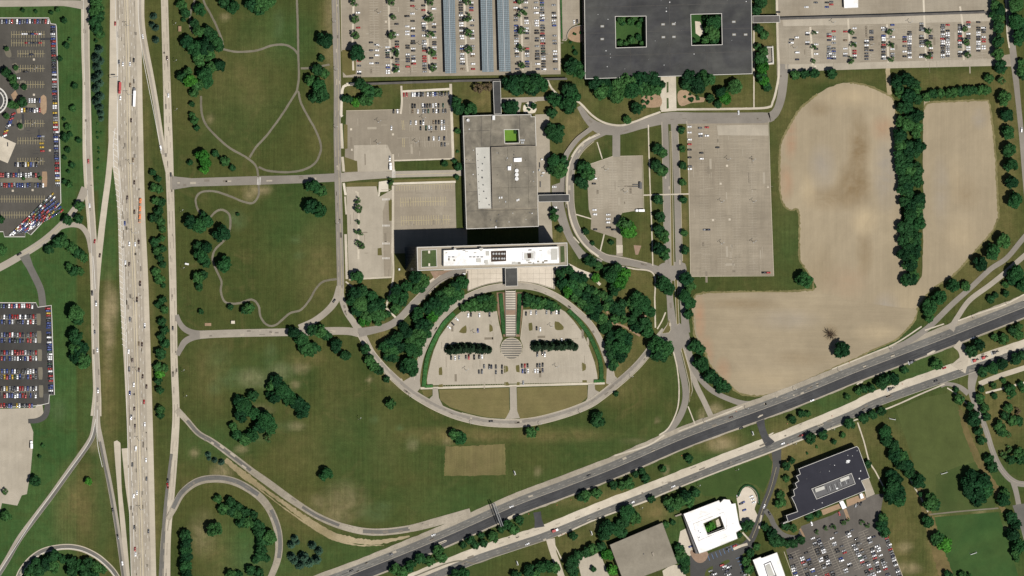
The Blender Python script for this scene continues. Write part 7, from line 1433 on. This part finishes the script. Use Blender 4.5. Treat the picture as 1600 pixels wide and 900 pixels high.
lorry(219, 329, 88, 26, 'orange', 'orange', 'long orange flatbed truck on the right freeway carriageway', flat_bed=True); lorry(610, 260, 90, 7.5, 'white', 'white', 'white box truck parked on the pale concrete patch of the west car park')
lorry(1000, 329, 180, 9.5, 'white', 'white', 'white bus-like van parked at the corner of the small east car park', 'bus', 'minibus'); lorry(49, 695, 90, 8, 'white', 'white', 'white box truck on the concrete yard at the left'); lorry(867, 829, 20, 7, 'white', 'red', 'red truck on the eastbound highway lanes')
def machine(x, y, ang, col, label):
    e = empty('paving_machine', GZ(x, y, 1.5), heading(x, y, ang)); tag(e, label, 'machine')
    m = MB(); m.box(-2.4, 1.6, -1.2, 1.2, .9, 2.1); m.box(-2.2, -.6, -1.0, 1.0, 2.1, 2.6); m.build('engine_body', 'paint_'+col+'_car', e)
    for s in (-1, 1): m = MB(); m.box(-2.2, 1.8, s*1.3-.3, s*1.3+.3, 0, .95); m.build('track', 'rubber', e)
    m = MB(); m.add([(1.6, -.5, 1.0), (5.0, -.5, 2.8), (5.0, .5, 2.8), (1.6, .5, 1.0), (1.6, -.5, 1.4), (5.0, -.5, 3.2), (5.0, .5, 3.2), (1.6, .5, 1.4)], [(0, 3, 2, 1), (4, 5, 6, 7), (0, 1, 5, 4), (1, 2, 6, 5), (2, 3, 7, 6), (3, 0, 4, 7)]); m.build('conveyor', 'metal_dark', e)
    m = MB(); m.box(-3.6, -2.4, -2.1, 2.1, .1, .8); m.build('screed', 'metal_grey', e); m = MB(); m.box(-1.6, .2, -1.3, 1.3, 3.3, 3.45); m.build('roof', 'paint_'+col+'_car', e)
    for a in (-1.5, .1):
        for s in (-1.2, 1.2): m = MB(); m.bar((a, s, 2.1), (a, s, 3.3), .06); m.build('roof_post', 'metal_grey', e)
machine(1523, 563.5, 20, 'red', 'red paving machine on the pale eastbound roadbed, left of two'); machine(1537, 559, 20, 'red', 'red paving machine on the pale eastbound roadbed, right of two'); machine(1554, 551, 20, 'black', 'dark paving machine on the pale eastbound roadbed'); machine(1391, 608, 20, 'black', 'dark machine on the pale roadbed below the median trees'); machine(1424, 566, 20, 'grey', 'grey machine at the lower rim of the new asphalt')

# ================================================================== POLES, SIGNS, SMALL THINGS
def lamp(x, y, h, ang, label, group, two=True):
    e = empty('street_lamp', GZ(x, y), math.radians(ang)); tag(e, label, 'street lamp', group)
    m = MB(); m.cyl((0, 0), .4, 0, .7, n=8); m.build('base', 'concrete_light', e); m = MB(); m.bar((0, 0, .7), (0, 0, h), .24, n=6, r2=.17); m.build('mast', 'metal_dark', e)
    for s in ((-1, 1) if two else (1,)): m = MB(); m.bar((0, 0, h-.1), (s*1.6, 0, h+.1), .12, n=5); m.box(s*1.6-.5, s*1.6+.5, -.3, .3, h, h+.22); m.build('lamp_head', 'metal_grey', e)
for i, y in enumerate(range(40, 900, 108)): lamp(float(np.interp(y, [0, 225, 450, 675, 900], [197, 201.5, 210, 216, 222])), y, 13, 0, f'twin freeway lamp on the median barrier, {ordn(i+1)} from the top', 'freeway median lamps')
LP = [('big east car park', [(1136, 249), (1175, 250), (1126, 315), (1176, 315), (1126, 380), (1176, 378)]), ('west car park', [(589, 224), (649, 222), (590, 190), (660, 185)]), ('solar canopy car park', [(590, 20), (592, 75), (650, 15), (655, 70), (850, 30), (853, 85)]), ('upper right car park', [(1300, 35), (1360, 70), (1420, 35), (1478, 60), (1535, 60), (1240, 75)]), ('semicircular car park', [(727, 578), (868, 573), (740, 520), (860, 510)]), ('small east car park', [(975, 300), (945, 265)]), ('upper left car park', [(53, 54), (53, 107), (50, 193), (60, 252)]), ('lower left car park', [(20, 499), (40, 555), (20, 612)]), ('slate-roofed office car park', [(1285, 860), (1340, 850), (1380, 880)])]
for d, L in LP:
    L.sort()
    for i, (x, y) in enumerate(L): lamp(x, y, 9, 35, f'thin twin-armed lamp, {ordn(i+1)} from the left in the {d}', 'car park lamps')
LS_ = [(271, 38), (272, 96), (273, 172), (282, 330), (284, 420), (284, 580), (288, 620), (520, 35), (523, 110), (523, 200), (525, 350), (560, 655), (640, 620), (735, 663), (842, 664), (905, 645), (985, 590), (1100, 660), (1165, 640), (1240, 610), (1310, 580), (1390, 545), (1520, 497), (1572, 475), (1000, 795), (1090, 760), (1150, 735), (1300, 672), (1240, 695)]
LS_.sort()
for i, (x, y) in enumerate(LS_): lamp(x, y, 8, 60, f'roadside lamp, {ordn(i+1)} from the left along the park roads and highway', 'roadside lamps', False)

# highway sign gantry
gt = empty('sign_gantry', P(776, 806)); tag(gt, 'grey lattice gantry spanning the westbound highway', 'gantry')
with Under(gt):
    h = 13.0; a, b_ = P(771.5, 787, h), P(784.5, 822, h); t = (b_-a).normalized(); n = Vector((-t.y, t.x, 0))*1.2; L = (b_-a).length
    for s in (-1, 1):
        for dz in (0, -1.8): m = MB(); m.bar(a+n*s+Vector((0, 0, dz)), b_+n*s+Vector((0, 0, dz)), .3, n=6); m.build('chord', 'metal_grey')
    k = 10
    for i in range(k):
        p, q = a+t*L*i/k, a+t*L*(i+1)/k; m = MB()
        for s in (-1, 1): m.bar(p+n*s, q+n*s+Vector((0, 0, -1.8)), .14, n=4)
        m.bar(p-n, q+n, .14, n=4); m.bar(p+n, p-n, .14, n=4); m.build('brace', 'metal_grey')
    for p in (a, b_):
        for s in (-1, 1): m = MB(); q = p+n*s; m.bar((q.x, q.y, 0), (q.x, q.y, h), .32, n=8); m.build('post', 'metal_grey')
    for i in (.30, .55): p = a+t*L*i+n*1.25; m = MB(); M = Matrix.Translation(p)@Matrix(((t.x, n.x/1.2, 0, 0), (t.y, n.y/1.2, 0, 0), (0, 0, 1, 0), (0, 0, 0, 1))); m.box(-2.6, 2.6, 0, .2, -2.8, .9, 0, M); m.build('sign_panel', 'metal_dark')
cs = empty('cantilever_sign', P(170, 120)); tag(cs, 'cantilever sign arm reaching over the left edge of the freeway', 'road sign')
with Under(cs):
    p = P(171, 121); q = P(184, 119.5, 7.5); m = MB(); m.bar((p.x, p.y, 0), (p.x, p.y, 7.8), .3); m.build('post', 'metal_grey'); m = MB(); m.bar((p.x, p.y, 7.5), q, .25); m.build('arm', 'metal_grey'); m = MB(); m.box(q.x-4.5, q.x, q.y-.2, q.y+.1, 5.6, 8.6); m.build('sign_panel', 'metal_dark')
# small roadside and park things
def cabinet(x, y, w, d, h, mat, name, label, cat, rot=0):
    e = GZ(x, y, h); m = MB(); m.box(-w/2, w/2, -d/2, d/2, 0, h*.9); m.box(-w/2-.08, w/2+.08, -d/2-.08, d/2+.08, h*.9, h); o = m.build(name, mat); o.location = e; o.rotation_euler = (0, 0, math.radians(rot)); return tag(o, label, cat)
cabinet(364, 503.5, 4, 3, 2.2, 'concrete_white', 'utility_hut', 'small white utility hut on the lower park lawn', 'hut'); cabinet(281, 45, 3.2, 5.5, 2, 'bed_sand', 'utility_cabinet', 'tan utility cabinet near the frontage road at the upper park', 'cabinet'); cabinet(292, 412.5, 4.2, 1.6, 1.6, 'plastic_white', 'utility_cabinet', 'white utility cabinet on the lower park lawn near the frontage road', 'cabinet', -10)
cabinet(325, 507, 7, 3, .5, 'bed_sand', 'picnic_slab', 'tan slab on the lower park lawn beside the white hut', 'slab'); cabinet(624, 421, 1.5, 2, 2, 'plastic_white', 'utility_cabinet', 'white cabinet at the left foot of the glass tower', 'cabinet'); cabinet(725, 428, 3, 1.5, 2, 'plastic_white', 'utility_cabinet', 'white cabinet at the left rim of the tower plaza', 'cabinet')
for x, y, lab in ((804, 739, 'white upright sign slab on the south lawn near the highway'), (924, 833, 'white upright sign slab left of the tan-grey hall'), (808, 880, 'white upright sign slab at the bottom edge below the highway'), (1176, 677, 'white upright sign slab in the highway median')):
    e = empty('sign_slab', GZ(x, y, 2)); tag(e, lab, 'sign'); m = MB(); m.box(-2.2, 2.2, -.3, .3, .5, 4.5); o = m.build('panel', 'plastic_white', e); m = MB(); m.box(-2.6, 2.6, -.7, .7, 0, .5); m.build('plinth', 'concrete_light', e); e.rotation_euler = (0, 0, math.radians(-72))
e = empty('shelter_roof', GZ(1001, 290, 3)); tag(e, 'small dark barrier shelter at the right rim of the small east car park', 'shelter')
m = MB(); m.box(-1.4, 1.4, -3.7, 3.7, 3.0, 3.4); m.build('roof', 'metal_dark', e)
for s in (-1, 1): m = MB(); m.bar((0, s*3, 0), (0, s*3, 3), .15); m.build('post', 'metal_grey', e); m = MB(); m.box(-8.5, -1.3, s*1.0-.35, s*1.0+.35, 1.0, 1.35); m.build('barrier_arm', 'metal_dark', e); m = MB(); m.box(-7, -6.6, s*1.0-.2, s*1.0+.2, 0, 1.0); m.build('arm_support', 'metal_grey', e)
for x, y, ang, lab in ((1475, 739.5, 15, 'white goal on the upper sports field'), (1521, 865, 18, 'white goal on the lower sports field'), (1394, 655, -10, 'white goal at the top of the sports field')):
    e = empty('goal', GZ(x, y, 1), math.radians(ang)); tag(e, lab, 'goal'); w = 3.6
    for s in (-w, w): m = MB(); m.bar((s, 0, 0), (s, 0, 2.4), .22); m.build('post', 'plastic_white', e); m = MB(); m.bar((s, 0, 2.4), (s, 1.8, 0), .16); m.build('stay', 'plastic_white', e)
    m = MB(); m.bar((-w, 0, 2.4), (w, 0, 2.4), .3); m.build('crossbar', 'plastic_white', e)
BAR = [(826, 803), (892, 781), (900, 778), (1065, 712), (1150, 643), (1327, 566), (985, 745), (884, 834), (878, 835), (1231, 694), (1047, 766), (870, 789), (1230, 662), (1300, 650), (1410, 600), (1540, 556)]
BAR.sort()
for i, (x, y) in enumerate(BAR):
    e = empty('traffic_barrel', GZ(x, y, .5)); tag(e, f'orange traffic barrel, {ordn(i+1)} from the left along the highway works', 'traffic barrel', 'orange barrels along the highway works')
    m = MB(); m.bar((0, 0, .12), (0, 0, 1.25), .42, n=10, r2=.32); m.build('drum', 'orange_plastic', e); m = MB(); m.cyl((0, 0), .55, 0, .12, n=10); m.build('base', 'rubber', e); m = MB(); m.bar((0, 0, .7), (0, 0, .9), .40, n=10, r2=.38); m.build('stripe', 'plastic_white', e)

for o_ in COL.objects:
    if 'label' in o_ and len(o_['label'].replace(',', ' ').replace('-', ' ').split()) > 16: print('LONG', o_['label'])
